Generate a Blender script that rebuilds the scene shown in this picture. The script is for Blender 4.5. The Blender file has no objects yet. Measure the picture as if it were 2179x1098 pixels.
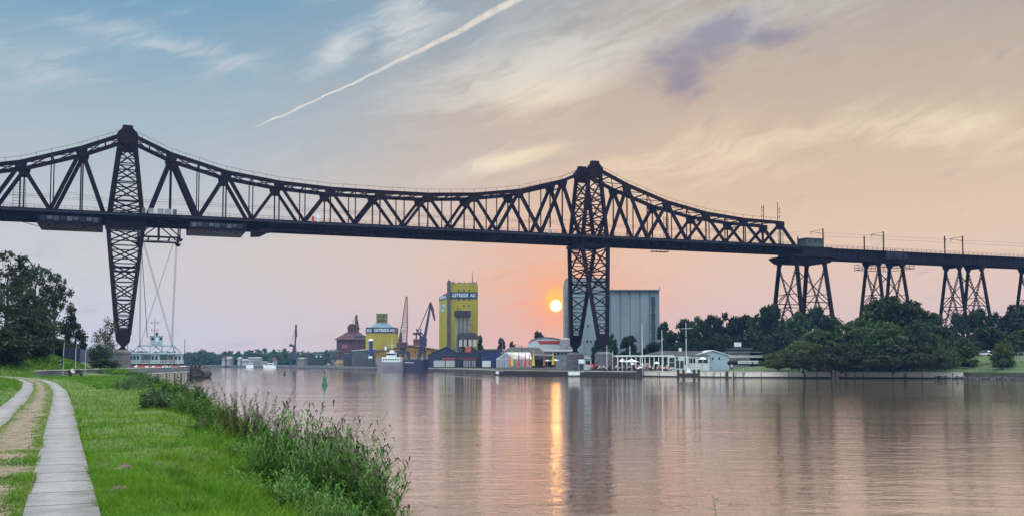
import bpy, bmesh, math, random
import numpy as np
from mathutils import Vector, Matrix

C = bpy.context.scene
COL = C.collection
R = math.radians
rng = np.random.default_rng(7)
random.seed(7)

# ------------------------------------------------------------------ camera
W, H, F, CX, HZ, EYE = 2179, 1098, 2162.0, 1089.5, 771.0, 4.0
PITCH = R(3.538)
SHIFT = HZ - H / 2 - F * math.tan(PITCH)
cam_d = bpy.data.cameras.new('camera')
cam = bpy.data.objects.new('camera', cam_d)
COL.objects.link(cam)
cam.location = (0, 0, EYE)
cam.rotation_euler = (R(90) + PITCH, 0, 0)
cam_d.sensor_width = 36
cam_d.lens = 36 * F / W
cam_d.shift_y = SHIFT / W
cam_d.clip_start = 0.1
cam_d.clip_end = 8000
C.camera = cam
C.cycles.use_denoising = True
C.cycles.denoising_prefilter = 'ACCURATE'


def ray(px, py):
    a = (px - CX) / F
    v = -(py - H / 2 - SHIFT) / F
    c, s = math.cos(PITCH), math.sin(PITCH)
    return Vector((a, c - v * s, s + v * c))


def at(px, py, Y):
    """the point of the place seen at a pixel of the photograph at distance Y"""
    d = ray(px, py)
    k = Y / d.y
    return Vector((d.x * k, Y, EYE + d.z * k))


def gnd(px, py, z=0.0):
    d = ray(px, py)
    k = (z - EYE) / d.z
    return Vector((d.x * k, d.y * k, z))


# ------------------------------------------------------------------ light
SUN_AZ, SUN_EL = math.atan2(1183 - CX, F), R(3.2)
SUN = Vector((math.sin(SUN_AZ) * math.cos(SUN_EL), math.cos(SUN_AZ) * math.cos(SUN_EL), math.sin(SUN_EL)))
sl = bpy.data.lights.new('sun', 'SUN')
sl.energy = 0.0012
sl.angle = R(0.5)
sl.color = (1.0, 0.42, 0.10)
so = bpy.data.objects.new('sun', sl)
COL.objects.link(so)
so.rotation_euler = SUN.to_track_quat('Z', 'Y').to_euler()

vs = C.view_settings
C.display_settings.display_device = 'sRGB'
vs.view_transform = 'Standard'
vs.look = 'None'
vs.exposure = 0.10
vs.gamma = 1.0
vs.use_curve_mapping = False


def lin(r, g, b):
    f = lambda c: (c / 255 / 12.92) if c / 255 <= .04045 else ((c / 255 + .055) / 1.055) ** 2.4
    return (f(r), f(g), f(b), 1.0)


class NT:
    """small helper for node graphs"""
    def __init__(s, tree):
        s.t = tree
        s.n = tree.nodes
        s.l = tree.links

    def node(s, typ, **kw):
        n = s.n.new(typ)
        for k, v in kw.items():
            setattr(n, k, v)
        return n

    def put(s, sock, v):
        if hasattr(v, 'is_output'):
            s.l.new(v, sock)
        else:
            if hasattr(sock.default_value, '__len__') and hasattr(v, '__len__'):
                n = len(sock.default_value)
                v = list(v)[:n] + [1.0] * (n - len(v))
            sock.default_value = v

    def m(s, op, *a):
        n = s.node('ShaderNodeMath', operation=op)
        for i, v in enumerate(a):
            s.put(n.inputs[i], v)
        return n.outputs[0]

    def v(s, op, *a):
        n = s.node('ShaderNodeVectorMath', operation=op)
        for i, x in enumerate(a):
            s.put(n.inputs[i], x)
        return n.outputs['Value'] if op in ('DOT_PRODUCT', 'LENGTH', 'DISTANCE') else n.outputs[0]

    def sm(s, x, a, b, lo=0.0, hi=1.0):
        n = s.node('ShaderNodeMapRange', interpolation_type='SMOOTHSTEP')
        s.put(n.inputs[0], x)
        for i, q in enumerate((a, b, lo, hi)):
            s.put(n.inputs[i + 1], q)
        return n.outputs[0]

    def mix(s, f, a, b, mode='MIX'):
        n = s.node('ShaderNodeMix', data_type='RGBA', blend_type=mode)
        n.clamp_factor = True
        s.put(n.inputs[0], f)
        s.put(n.inputs[6], a)
        s.put(n.inputs[7], b)
        return n.outputs[2]

    def xyz(s, x, y, z):
        n = s.node('ShaderNodeCombineXYZ')
        for i, q in enumerate((x, y, z)):
            s.put(n.inputs[i], q)
        return n.outputs[0]

    def noise(s, vec, scale, detail=4, rough=.55, dist=0.0, col=False):
        n = s.node('ShaderNodeTexNoise')
        if vec is not None:
            s.put(n.inputs['Vector'], vec)
        n.inputs['Scale'].default_value = scale
        n.inputs['Detail'].default_value = detail
        n.inputs['Roughness'].default_value = rough
        n.inputs['Distortion'].default_value = dist
        return n.outputs[1 if col else 0]

    def ramp(s, f, stops):
        n = s.node('ShaderNodeValToRGB')
        s.put(n.inputs[0], f)
        e = n.color_ramp.elements
        while len(e) < len(stops):
            e.new(.5)
        for el, (p, c) in zip(e, stops):
            el.position = p
            el.color = c
        return n.outputs[0]


world = bpy.data.worlds.new('World')
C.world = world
world.use_nodes = True


def build_world():
    g = NT(world.node_tree)
    g.n.clear()
    out = g.node('ShaderNodeOutputWorld')
    bg = g.node('ShaderNodeBackground')
    g.l.new(bg.outputs[0], out.inputs[0])
    tc = g.node('ShaderNodeTexCoord')
    d = g.v('NORMALIZE', tc.outputs['Generated'])
    sep = g.node('ShaderNodeSeparateXYZ')
    g.put(sep.inputs[0], d)
    x, y, z = sep.outputs
    el = g.m('MULTIPLY', g.m('ARCSINE', z), 57.2958)
    az = g.m('MULTIPLY', g.m('ARCTAN2', x, y), 57.2958)
    sky = g.node('ShaderNodeTexSky', sky_type='NISHITA')
    sky.sun_disc = False
    sky.sun_elevation = SUN_EL
    sky.sun_rotation = SUN_AZ
    sky.air_density = 1.4
    sky.dust_density = 3.0
    # vertical colour of the clear evening air: cool away from the sun, warm towards it
    f = g.m('DIVIDE', el, 30.0)
    P = lambda e: e / 30.0
    cool = g.ramp(f, [(0, lin(201, 204, 214)), (P(2.5), lin(206, 205, 208)), (P(6), lin(200, 200, 202)), (P(10), lin(178, 188, 194)),
                      (P(14), lin(156, 178, 191)), (P(19), lin(116, 158, 185)), (P(24), lin(120, 160, 186)), (1.0, lin(205, 205, 200))])
    warm = g.ramp(f, [(0, lin(220, 190, 186)), (P(3), lin(226, 195, 180)), (P(7), lin(224, 196, 170)), (P(10), lin(214, 189, 163)),
                      (P(14), lin(200, 178, 158)), (P(19), lin(174, 165, 156)), (P(24), lin(168, 170, 172)), (1.0, lin(208, 204, 196))])
    edge = g.noise(g.xyz(g.m('MULTIPLY', az, .05), g.m('MULTIPLY', el, .12), 3.1), 1.0, 3)
    azw = g.m('ADD', az, g.m('MAXIMUM', g.m('MULTIPLY', g.m('SUBTRACT', 10.0, el), .9), 0.0))
    w = g.sm(g.m('ADD', azw, g.m('MULTIPLY', g.m('SUBTRACT', edge, .5), 22.0)), -20, 12)
    w = g.m('MULTIPLY', w, g.sm(g.m('ABSOLUTE', az), 130, 60))
    base = g.mix(w, cool, warm)
    base = g.mix(g.m('MULTIPLY', .05, g.sm(el, 15, 45)), base, sky.outputs[0], 'ADD')
    # high thin cloud: streaks drawn out along a slanting wind
    A = R(17)
    al = g.m('ADD', g.m('MULTIPLY', az, math.cos(A)), g.m('MULTIPLY', el, math.sin(A)))
    ac = g.m('ADD', g.m('MULTIPLY', az, -math.sin(A)), g.m('MULTIPLY', el, math.cos(A)))
    warp = g.noise(g.xyz(g.m('MULTIPLY', al, .16), g.m('MULTIPLY', ac, .3), 1.7), 1.0, 3)
    acw = g.m('ADD', ac, g.m('MULTIPLY', g.m('SUBTRACT', warp, .5), 3.2))
    fib = g.noise(g.xyz(g.m('MULTIPLY', al, .16), g.m('MULTIPLY', acw, .95), 5.0), 1.0, 9, .57, .12)
    fine = g.noise(g.xyz(g.m('MULTIPLY', al, .45), g.m('MULTIPLY', acw, 3.0), 8.0), 1.0, 8, .66, .1)
    big = g.noise(g.xyz(g.m('MULTIPLY', al, .075), g.m('MULTIPLY', acw, .17), 9.0), 1.0, 3, .5)
    mot = g.noise(g.xyz(g.m('MULTIPLY', al, .5), g.m('MULTIPLY', acw, .9), 2.0), 1.0, 6, .6)

    def blob(a0, e0, ra, re, rot=0.0, soft=1.0):
        ca, sa = math.cos(R(rot)), math.sin(R(rot))
        da, de = g.m('SUBTRACT', az, a0), g.m('SUBTRACT', el, e0)
        p = g.m('DIVIDE', g.m('ADD', g.m('MULTIPLY', da, ca), g.m('MULTIPLY', de, sa)), ra)
        q = g.m('DIVIDE', g.m('ADD', g.m('MULTIPLY', da, -sa), g.m('MULTIPLY', de, ca)), re)
        r = g.m('SQRT', g.m('ADD', g.m('MULTIPLY', p, p), g.m('MULTIPLY', q, q)))
        return g.sm(r, 1.0, 1.0 - soft)

    def px2(px, py):
        v = ray(px, py).normalized()
        return math.degrees(math.atan2(v.x, v.y)), math.degrees(math.asin(v.z))

    def B(px, py, rx, ry, rot=0, soft=1.0):
        a, e = px2(px, py)
        return blob(a, e, rx / F * 57.3, ry / F * 57.3, rot, soft)

    reg = B(1180, 130, 560, 150, 15)
    for b in (B(870, 50, 190, 100, 32), B(1560, 60, 420, 110, 10), B(1180, 190, 330, 60, 17), B(1060, 345, 260, 40, 12), g.m('MULTIPLY', B(1930, 275, 460, 90, -5), .75),
              g.m('MULTIPLY', B(360, 95, 300, 50, -8), .7), g.m('MULTIPLY', B(60, 140, 220, 70, 0), .55), B(740, 100, 160, 60, 30), g.m('MULTIPLY', B(1560, 330, 600, 100, 6), .7), B(1150, 180, 300, 85, 20)):
        reg = g.m('MAXIMUM', reg, b)
    amt = g.m('ADD', g.m('MULTIPLY', fib, .80), g.m('MULTIPLY', big, .38))
    amt = g.m('ADD', amt, g.m('MULTIPLY', fine, .20))
    cl = g.sm(g.m('ADD', amt, g.m('MULTIPLY', reg, .22)), .66, 1.0)
    cl = g.m('MULTIPLY', cl, g.m('ADD', .28, g.m('MULTIPLY', reg, .66)))
    cl = g.m('MULTIPLY', cl, g.sm(el, 1.0, 6.0))
    ccol = g.mix(g.sm(az, -10, 4), lin(212, 216, 216), g.mix(g.sm(el, 18.5, 12), lin(206, 205, 198), lin(246, 226, 190)))
    base = g.mix(cl, base, ccol)
    # one grey violet cloud
    dk = g.m('MAXIMUM', B(1500, 100, 250, 95, 22), g.m('MULTIPLY', B(1640, 75, 190, 60, 5), .8))
    dk = g.m('MAXIMUM', dk, g.m('MULTIPLY', B(1450, 165, 110, 90, 60), .8))
    dk = g.m('MULTIPLY', dk, 1.25)
    dk = g.m('MULTIPLY', g.sm(g.m('ADD', dk, g.m('MULTIPLY', g.m('SUBTRACT', g.m('ADD', g.m('MULTIPLY', fib, 1.2), g.m('MULTIPLY', mot, .8)), 1.0), 1.5)), .08, 1.25), .74)
    base = g.mix(dk, base, lin(126, 124, 148))
    # vapour trail: a ribbon along the arc between two bearings
    a1, a2 = ray(536, 273).normalized(), ray(1120, -12).normalized()
    nn = a1.cross(a2).normalized()
    tt = (a2 - a1).normalized()
    t1, t2 = a1.dot(tt), a2.dot(tt)
    u = g.m('DIVIDE', g.m('SUBTRACT', g.v('DOT_PRODUCT', d, tt), t1), t2 - t1)
    wob = g.noise(g.xyz(g.m('MULTIPLY', u, 5.0), 0.0, 4.0), 1.0, 4, .6)
    dist = g.m('ADD', g.v('DOT_PRODUCT', d, nn), g.m('MULTIPLY', g.m('SUBTRACT', wob, .5), .010))
    bow = g.m('MULTIPLY', g.m('MULTIPLY', u, g.m('SUBTRACT', 1.0, u)), -.016)
    dist = g.m('ABSOLUTE', g.m('ADD', dist, bow))
    wid = g.m('ADD', .0014, g.m('MULTIPLY', g.sm(u, .25, 1.0), .0034))
    tr = g.sm(g.m('DIVIDE', dist, wid), 1.0, .25)
    puff = g.noise(g.xyz(g.m('MULTIPLY', az, 1.6), g.m('MULTIPLY', el, 1.6), 0.0), 1.0, 5, .65)
    tr = g.m('MULTIPLY', tr, g.sm(puff, .25, .6, .45, .95))
    tr = g.m('MULTIPLY', tr, g.m('MULTIPLY', g.sm(u, -.01, .08), g.sm(u, 1.6, 1.2)))
    tr = g.m('MULTIPLY', tr, g.sm(y, 0, .3))
    base = g.mix(g.m('MULTIPLY', tr, .8), base, lin(236, 226, 214))
    # the low sun, its aureole and the warm air round it
    ang = g.m('MULTIPLY', g.m('ARCCOSINE', g.m('MINIMUM', g.v('DOT_PRODUCT', d, tuple(SUN)), 1.0)), 57.2958)
    sx, sy = math.degrees(SUN_AZ), math.degrees(SUN_EL)
    de = g.m('SUBTRACT', el, sy)
    da = g.m('MULTIPLY', g.m('SUBTRACT', az, sx), .75)
    ell = g.m('SQRT', g.m('ADD', g.m('MULTIPLY', da, da), g.m('MULTIPLY', de, de)))
    bars = g.noise(g.xyz(g.m('MULTIPLY', az, .18), g.m('MULTIPLY', g.m('SUBTRACT', el, g.m('MULTIPLY', az, .12)), 1.5), 0.0), 1.0, 4, .5)
    wide = g.m('MULTIPLY', g.m('EXPONENT', g.m('MULTIPLY', ell, -.30)), g.sm(bars, .2, .8, .62, 1.0))
    base = g.mix(g.m('MULTIPLY', wide, .95), base, lin(255, 158, 92))
    near = g.m('MULTIPLY', g.m('EXPONENT', g.m('MULTIPLY', ang, -1.15)), g.sm(bars, .3, .7, .55, 1.0))
    base = g.mix(g.m('MULTIPLY', near, 1.2), base, (1.15, .42, .07, 1))
    base = g.mix(g.sm(g.m('ADD', ang, g.m('MULTIPLY', de, -.45)), .72, .28), base, (1.15, .58, .07, 1))
    base = g.mix(g.sm(ang, .36, .27), base, (2.6, 2.1, .95, 1))
    # sky overhead and behind, out of view, brightened to light the ground
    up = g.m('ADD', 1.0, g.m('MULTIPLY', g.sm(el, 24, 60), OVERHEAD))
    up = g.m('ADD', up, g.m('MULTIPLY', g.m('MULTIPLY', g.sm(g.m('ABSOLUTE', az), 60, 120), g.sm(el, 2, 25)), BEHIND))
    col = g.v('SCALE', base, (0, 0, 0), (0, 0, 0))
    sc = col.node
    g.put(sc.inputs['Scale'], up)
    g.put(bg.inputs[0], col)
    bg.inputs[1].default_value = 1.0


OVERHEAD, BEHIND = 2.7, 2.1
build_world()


# ------------------------------------------------------------------ materials
MATS = {}


def mat(name, base, rough=.6, var=0.0, scale=1.0, metal=0.0, base2=None, bump=0.0, detail=5, spec=.5, stretch=None, coords='Object', lo=.35, hi=.65, emit=None):
    if name in MATS:
        return MATS[name]
    m = bpy.data.materials.new(name)
    m.use_nodes = True
    g = NT(m.node_tree)
    b = g.n['Principled BSDF']
    b.inputs['Roughness'].default_value = rough
    b.inputs['Metallic'].default_value = metal
    b.inputs['Specular IOR Level'].default_value = spec
    if base2 is None and var > 0:
        base2 = tuple(max(0, c * (1 - var)) for c in base)
    if base2 is not None:
        tc = g.node('ShaderNodeTexCoord')
        v = tc.outputs[coords]
        if stretch:
            v = g.v('MULTIPLY', v, stretch)
        n = g.noise(v, scale, detail)
        c = g.mix(g.sm(n, lo, hi), base, base2)
        g.put(b.inputs['Base Color'], c)
        if bump:
            bn = g.node('ShaderNodeBump')
            bn.inputs['Strength'].default_value = 1
            bn.inputs['Distance'].default_value = bump
            g.put(bn.inputs['Height'], n)
            g.l.new(bn.outputs[0], b.inputs['Normal'])
    else:
        b.inputs['Base Color'].default_value = (*base[:3], 1)
    if emit:
        b.inputs['Emission Color'].default_value = (*emit[:3], 1)
        b.inputs['Emission Strength'].default_value = emit[3]
    MATS[name] = m
    return m


def leafmat(name, a, b_, trans=.35, scale=.35, rough=.6, dark=None, dry=None):
    if name in MATS:
        return MATS[name]
    m = bpy.data.materials.new(name)
    m.use_nodes = True
    g = NT(m.node_tree)
    b = g.n['Principled BSDF']
    b.inputs['Roughness'].default_value = rough
    b.inputs['Specular IOR Level'].default_value = .25
    tc = g.node('ShaderNodeTexCoord')
    geo = g.node('ShaderNodeNewGeometry')
    n = g.noise(tc.outputs['Object'], scale, 3)
    f = g.m('ADD', g.m('MULTIPLY', geo.outputs['Random Per Island'], .45), g.m('MULTIPLY', g.sm(n, .3, .7), .55))
    c = g.mix(f, a, b_)
    if dark:
        n2 = g.noise(tc.outputs['Object'], 1.5, 4, .6)
        c = g.mix(g.sm(n2, .52, .68, 0, .8), c, dark)
        n3 = g.noise(g.v('ADD', tc.outputs['Object'], (31, 7, 3)), .45, 5, .65)
        c = g.mix(g.m('MULTIPLY', g.sm(n3, .55, .72, 0, .6), geo.outputs['Random Per Island']), c, dry)
    g.put(b.inputs['Base Color'], c)
    t = g.node('ShaderNodeBsdfTranslucent')
    g.put(t.inputs[0], c)
    mx = g.node('ShaderNodeMixShader')
    mx.inputs[0].default_value = trans
    out = g.n['Material Output']
    g.l.new(b.outputs[0], mx.inputs[1])
    g.l.new(t.outputs[0], mx.inputs[2])
    g.l.new(mx.outputs[0], out.inputs[0])
    MATS[name] = m
    return m


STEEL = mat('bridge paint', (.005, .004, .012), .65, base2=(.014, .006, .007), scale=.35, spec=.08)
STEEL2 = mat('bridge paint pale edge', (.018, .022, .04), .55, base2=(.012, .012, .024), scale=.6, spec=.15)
CONC = mat('weathered concrete', (.30, .28, .26), .85, base2=(.14, .13, .13), scale=.5, stretch=(1, 1, .35), detail=8)
CONCL = mat('pale concrete', (.42, .42, .40), .85, base2=(.28, .28, .28), scale=.35, stretch=(1, 1, .3), detail=8)
DARKW = mat('tarred timber', (.018, .016, .018), .75, var=.5, scale=3)
WHITE = mat('white paint', (.58, .66, .70), .5, var=.15, scale=1.5)
PALEB = mat('pale blue paint', (.30, .42, .50), .45, var=.15, scale=1.2)
NAVY = mat('navy cladding', (.018, .024, .075), .5, var=.4, scale=.6)
GLASS = mat('dark window glass', (.02, .025, .03), .12)
REDP = mat('red paint', (.45, .04, .03), .5, var=.2, scale=1)
GREY = mat('grey paint', (.20, .22, .25), .55, var=.3, scale=.8)
DGREY = mat('dark grey paint', (.05, .055, .065), .55, var=.4, scale=.8)
ROOF = mat('dark roof felt', (.05, .055, .06), .85, var=.35, scale=1)


def brickmat(name, c1, c2, mortar, scale, bw=.5, rh=.25, rough=.85, ms=.02):
    m = bpy.data.materials.new(name)
    m.use_nodes = True
    g = NT(m.node_tree)
    b = g.n['Principled BSDF']
    b.inputs['Roughness'].default_value = rough
    tc = g.node('ShaderNodeTexCoord')
    sp = g.node('ShaderNodeSeparateXYZ')
    g.put(sp.inputs[0], tc.outputs['Object'])
    v = g.xyz(g.m('ADD', sp.outputs[0], sp.outputs[1]), sp.outputs[2], 0.0)
    br = g.node('ShaderNodeTexBrick')
    g.put(br.inputs['Vector'], v)
    br.inputs['Color1'].default_value = (*c1, 1)
    br.inputs['Color2'].default_value = (*c2, 1)
    br.inputs['Mortar'].default_value = (*mortar, 1)
    br.inputs['Scale'].default_value = scale
    br.inputs['Brick Width'].default_value = bw
    br.inputs['Row Height'].default_value = rh
    br.inputs['Mortar Size'].default_value = ms
    n = g.noise(tc.outputs['Object'], .8, 5)
    c = g.mix(g.sm(n, .3, .75, 0, .5), br.outputs[0], (.04, .04, .045, 1))
    g.put(b.inputs['Base Color'], c)
    MATS[name] = m
    return m


MASON = brickmat('granite blocks', (.17, .17, .19), (.11, .11, .125), (.05, .05, .055), .8, .9, .5)
BRICK = brickmat('dark red brick', (.085, .026, .030), (.06, .02, .025), (.06, .045, .05), 2.0)


# ------------------------------------------------------------------ mesh helpers
class MB:
    def __init__(s):
        s.v, s.f, s.mi = [], [], []
        s.cur = 0

    def add(s, vs, fs):
        o = len(s.v)
        s.v += [tuple(p) for p in vs]
        s.f += [tuple(i + o for i in f) for f in fs]
        s.mi += [s.cur] * len(fs)
        return s

    def hexa(s, p):
        return s.add(p, [(0, 3, 2, 1), (4, 5, 6, 7), (0, 1, 5, 4), (1, 2, 6, 5), (2, 3, 7, 6), (3, 0, 4, 7)])

    def box(s, x0, x1, y0, y1, z0, z1):
        return s.hexa([(x0, y0, z0), (x1, y0, z0), (x1, y1, z0), (x0, y1, z0), (x0, y0, z1), (x1, y0, z1), (x1, y1, z1), (x0, y1, z1)])

    def bar(s, p, q, w, h=None, up=(0, 1, 0)):
        p, q = Vector(p), Vector(q)
        h = h or w
        d = (q - p)
        if d.length < 1e-6:
            return s
        d.normalize()
        u = Vector(up)
        if abs(d.dot(u)) > .98:
            u = Vector((1, 0, 0)) if abs(d.x) < .9 else Vector((0, 0, 1))
        a = d.cross(u).normalized()
        b = a.cross(d).normalized()
        a, b = a * w / 2, b * h / 2
        return s.hexa([p - a - b, p + a - b, p + a + b, p - a + b, q - a - b, q + a - b, q + a + b, q - a + b])

    def tube(s, p, q, r0, r1=None, n=6, cap=True):
        p, q = Vector(p), Vector(q)
        r1 = r0 if r1 is None else r1
        d = (q - p).normalized()
        u = Vector((0, 0, 1)) if abs(d.z) < .9 else Vector((1, 0, 0))
        a = d.cross(u).normalized()
        b = d.cross(a)
        vs_ = []
        for c, r in ((p, r0), (q, r1)):
            for i in range(n):
                t = 2 * math.pi * i / n
                vs_.append(c + a * (math.cos(t) * r) + b * (math.sin(t) * r))
        fs = [(i, (i + 1) % n, n + (i + 1) % n, n + i) for i in range(n)]
        if cap:
            fs += [tuple(range(n - 1, -1, -1)), tuple(range(n, 2 * n))]
        return s.add(vs_, fs)

    def lathe(s, prof, n=16, c=(0, 0, 0)):
        vs_, fs = [], []
        for r, z in prof:
            for i in range(n):
                t = 2 * math.pi * i / n
                vs_.append((c[0] + r * math.cos(t), c[1] + r * math.sin(t), c[2] + z))
        for k in range(len(prof) - 1):
            for i in range(n):
                j = (i + 1) % n
                fs.append((k * n + i, k * n + j, (k + 1) * n + j, (k + 1) * n + i))
        fs.append(tuple(range(n - 1, -1, -1)))
        fs.append(tuple(range((len(prof) - 1) * n, len(prof) * n)))
        return s.add(vs_, fs)

    def prism(s, pts, y0, y1, axis='y'):
        """polygon in (x,z) extruded along y, or in (y,z) along x, or (x,y) along z"""
        n = len(pts)
        f = {'y': lambda a, b, t: (a, t, b), 'x': lambda a, b, t: (t, a, b), 'z': lambda a, b, t: (a, b, t)}[axis]
        vs_ = [f(a, b, y0) for a, b in pts] + [f(a, b, y1) for a, b in pts]
        fs = [tuple(range(n)), tuple(range(2 * n - 1, n - 1, -1))]
        fs += [(i, n + i, n + (i + 1) % n, (i + 1) % n) for i in range(n)]
        return s.add(vs_, fs)

    def build(s, name, m, parent=None, smooth=False, loc=None, rz=0.0):
        me = bpy.data.meshes.new(name)
        me.from_pydata(s.v, [], s.f)
        ms = m if isinstance(m, (list, tuple)) else [m]
        for q in ms:
            me.materials.append(q)
        if len(ms) > 1:
            me.polygons.foreach_set('material_index', s.mi)
        bm = bmesh.new()
        bm.from_mesh(me)
        bmesh.ops.recalc_face_normals(bm, faces=bm.faces)
        bm.to_mesh(me)
        bm.free()
        if smooth:
            me.polygons.foreach_set('use_smooth', [True] * len(me.polygons))
        me.update()
        o = bpy.data.objects.new(name, me)
        COL.objects.link(o)
        if parent:
            o.parent = parent
        if loc is not None:
            o.location = loc
        o.rotation_euler.z = rz
        return o


def tag(o, label=None, cat=None, group=None, kind=None):
    if label:
        o['label'] = label
    if cat:
        o['category'] = cat
    if group:
        o['group'] = group
    if kind:
        o['kind'] = kind
    return o


def thing(name, label, cat, loc=(0, 0, 0), rz=0.0, group=None):
    o = bpy.data.objects.new(name, None)
    COL.objects.link(o)
    o.location = loc
    o.rotation_euler = (0, 0, rz)
    o.empty_display_size = .5
    return tag(o, label, cat, group)


def sub(name, parent, loc=(0, 0, 0), rz=0.0):
    o = bpy.data.objects.new(name, None)
    COL.objects.link(o)
    o.parent = parent
    o.location = loc
    o.rotation_euler.z = rz
    return o


def copy_tree(o, parent=None):
    c = o.copy()
    COL.objects.link(c)
    if parent:
        c.parent = parent
    for ch in list(o.children):
        copy_tree(ch, c)
    return c


def npmesh(name, V, FQ, m, parent=None, loc=None, smooth=False):
    """V (n,3) float, FQ (k,3|4) int"""
    me = bpy.data.meshes.new(name)
    k = FQ.shape[1]
    me.vertices.add(len(V))
    me.vertices.foreach_set('co', np.ascontiguousarray(V, dtype=np.float32).ravel())
    me.loops.add(FQ.size)
    me.loops.foreach_set('vertex_index', np.ascontiguousarray(FQ, dtype=np.int32).ravel())
    me.polygons.add(len(FQ))
    me.polygons.foreach_set('loop_start', np.arange(0, FQ.size, k, dtype=np.int32))
    if smooth:
        me.polygons.foreach_set('use_smooth', np.ones(len(FQ), dtype=bool))
    me.materials.append(m)
    me.update(calc_edges=True)
    me.validate()
    o = bpy.data.objects.new(name, me)
    COL.objects.link(o)
    if parent:
        o.parent = parent
    if loc is not None:
        o.location = loc
    return o


def text(body, size, m, parent, loc, rot, name='lettering', extrude=.03, width=None):
    cu = bpy.data.curves.new(name, 'FONT')
    cu.body = body
    cu.size = size
    cu.extrude = extrude
    cu.offset = size * .012
    cu.align_x = 'CENTER'
    cu.align_y = 'CENTER'
    tmp = bpy.data.objects.new(name, cu)
    COL.objects.link(tmp)
    me = bpy.data.meshes.new_from_object(tmp.evaluated_get(bpy.context.evaluated_depsgraph_get()))
    bpy.data.objects.remove(tmp)
    me.name = name
    me.materials.clear()
    me.materials.append(m)
    o = bpy.data.objects.new(name, me)
    COL.objects.link(o)
    o.parent = parent
    o.location = loc
    o.rotation_euler = rot
    if width:
        xs = [v.co.x for v in me.vertices]
        o.scale.x = width / max(.01, max(xs) - min(xs))
    return o


def smoothstep(x, a, b):
    t = np.clip((np.asarray(x, float) - a) / (b - a), 0, 1)
    return t * t * (3 - 2 * t)


def vnoise(x, y, seed=0):
    """cheap smooth value noise on numpy arrays"""
    x, y = np.asarray(x, float), np.asarray(y, float)
    xi, yi = np.floor(x).astype(int), np.floor(y).astype(int)
    xf, yf = x - xi, y - yi
    h = lambda a, b: ((np.sin(a * 127.1 + b * 311.7 + seed * 74.7) * 43758.5453) % 1.0)
    u, v = xf * xf * (3 - 2 * xf), yf * yf * (3 - 2 * yf)
    return (h(xi, yi) * (1 - u) + h(xi + 1, yi) * u) * (1 - v) + (h(xi, yi + 1) * (1 - u) + h(xi + 1, yi + 1) * u) * v


# canal frame: AX along the bridge, VX up the canal
ANG = R(20.49)
AX = np.array([math.cos(ANG), math.sin(ANG)])
VX = np.array([-math.sin(ANG), math.cos(ANG)])
LT = np.array([-104.66, 273.45])          # near foot line of the first tower


def uv2xy(u, v):
    return u * AX[0] + v * VX[0], u * AX[1] + v * VX[1]


def xy2uv(x, y):
    return x * AX[0] + y * AX[1], x * VX[0] + y * VX[1]


# ------------------------------------------------------------------ water and ground
def water_material():
    m = bpy.data.materials.new('canal water')
    m.use_nodes = True
    g = NT(m.node_tree)
    g.n.remove(g.n['Principled BSDF'])
    murk = g.node('ShaderNodeBsdfDiffuse')
    murk.inputs['Color'].default_value = (.15, .105, .092, 1)
    gl = g.node('ShaderNodeBsdfGlossy')
    gl.inputs['Color'].default_value = (1.0, .96, .92, 1)
    gl.inputs['Roughness'].default_value = .02
    fr = g.node('ShaderNodeFresnel')
    fr.inputs['IOR'].default_value = 2.4
    mx = g.node('ShaderNodeMixShader')
    g.put(mx.inputs[0], g.m('ADD', .40, g.m('MULTIPLY', fr.outputs[0], .60)))
    g.l.new(murk.outputs[0], mx.inputs[1])
    g.l.new(gl.outputs[0], mx.inputs[2])
    g.l.new(mx.outputs[0], g.n['Material Output'].inputs['Surface'])
    tc = g.node('ShaderNodeTexCoord')
    o = tc.outputs['Object']
    n1 = g.noise(g.v('MULTIPLY', o, (.5, 1.0, 1.0)), 1.1, 5, .62, .5)
    n3 = g.noise(g.v('MULTIPLY', o, (.55, 1.0, 1.0)), 4.0, 4, .65, .3)
    n2 = g.noise(g.v('MULTIPLY', o, (.30, 1.0, 1.0)), .16, 2, .5, .3)
    calm = g.noise(g.v('MULTIPLY', o, (.25, 1.0, 1.0)), .035, 3)
    h = g.m('MULTIPLY', g.m('ADD', n1, g.m('MULTIPLY', n3, .13)), g.sm(calm, .35, .65, .55, 1.0))
    h = g.m('ADD', h, g.m('MULTIPLY', n2, 1.6))
    bn = g.node('ShaderNodeBump')
    bn.inputs['Strength'].default_value = 1.0
    bn.inputs['Distance'].default_value = .038
    g.put(bn.inputs['Height'], h)
    for q in (murk, gl, fr):
        g.l.new(bn.outputs[0], q.inputs['Normal'])
    return m


wb = MB()
wb.add([(-1500, -250, 0), (1500, -250, 0), (1500, 1600, 0), (-1500, 1600, 0)], [(0, 1, 2, 3)])
tag(wb.build('water', water_material()), kind='structure')

GRASSG = mat('meadow soil and turf', (.070, .12, .016), .9, base2=(.045, .085, .014), scale=.9, bump=.03, detail=8)
SHORE_V = [-300, 18, 55, 100, 195, 235, 300, 420]
SHORE_U = [5.3, 5.5, 6.4, 6.8, 4.3, 1.0, -12, -14]


def shore(v):
    return np.interp(v, SHORE_V, SHORE_U) + .35 * np.sin(v * .31) + .25 * np.sin(v * .83 + 1)


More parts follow.
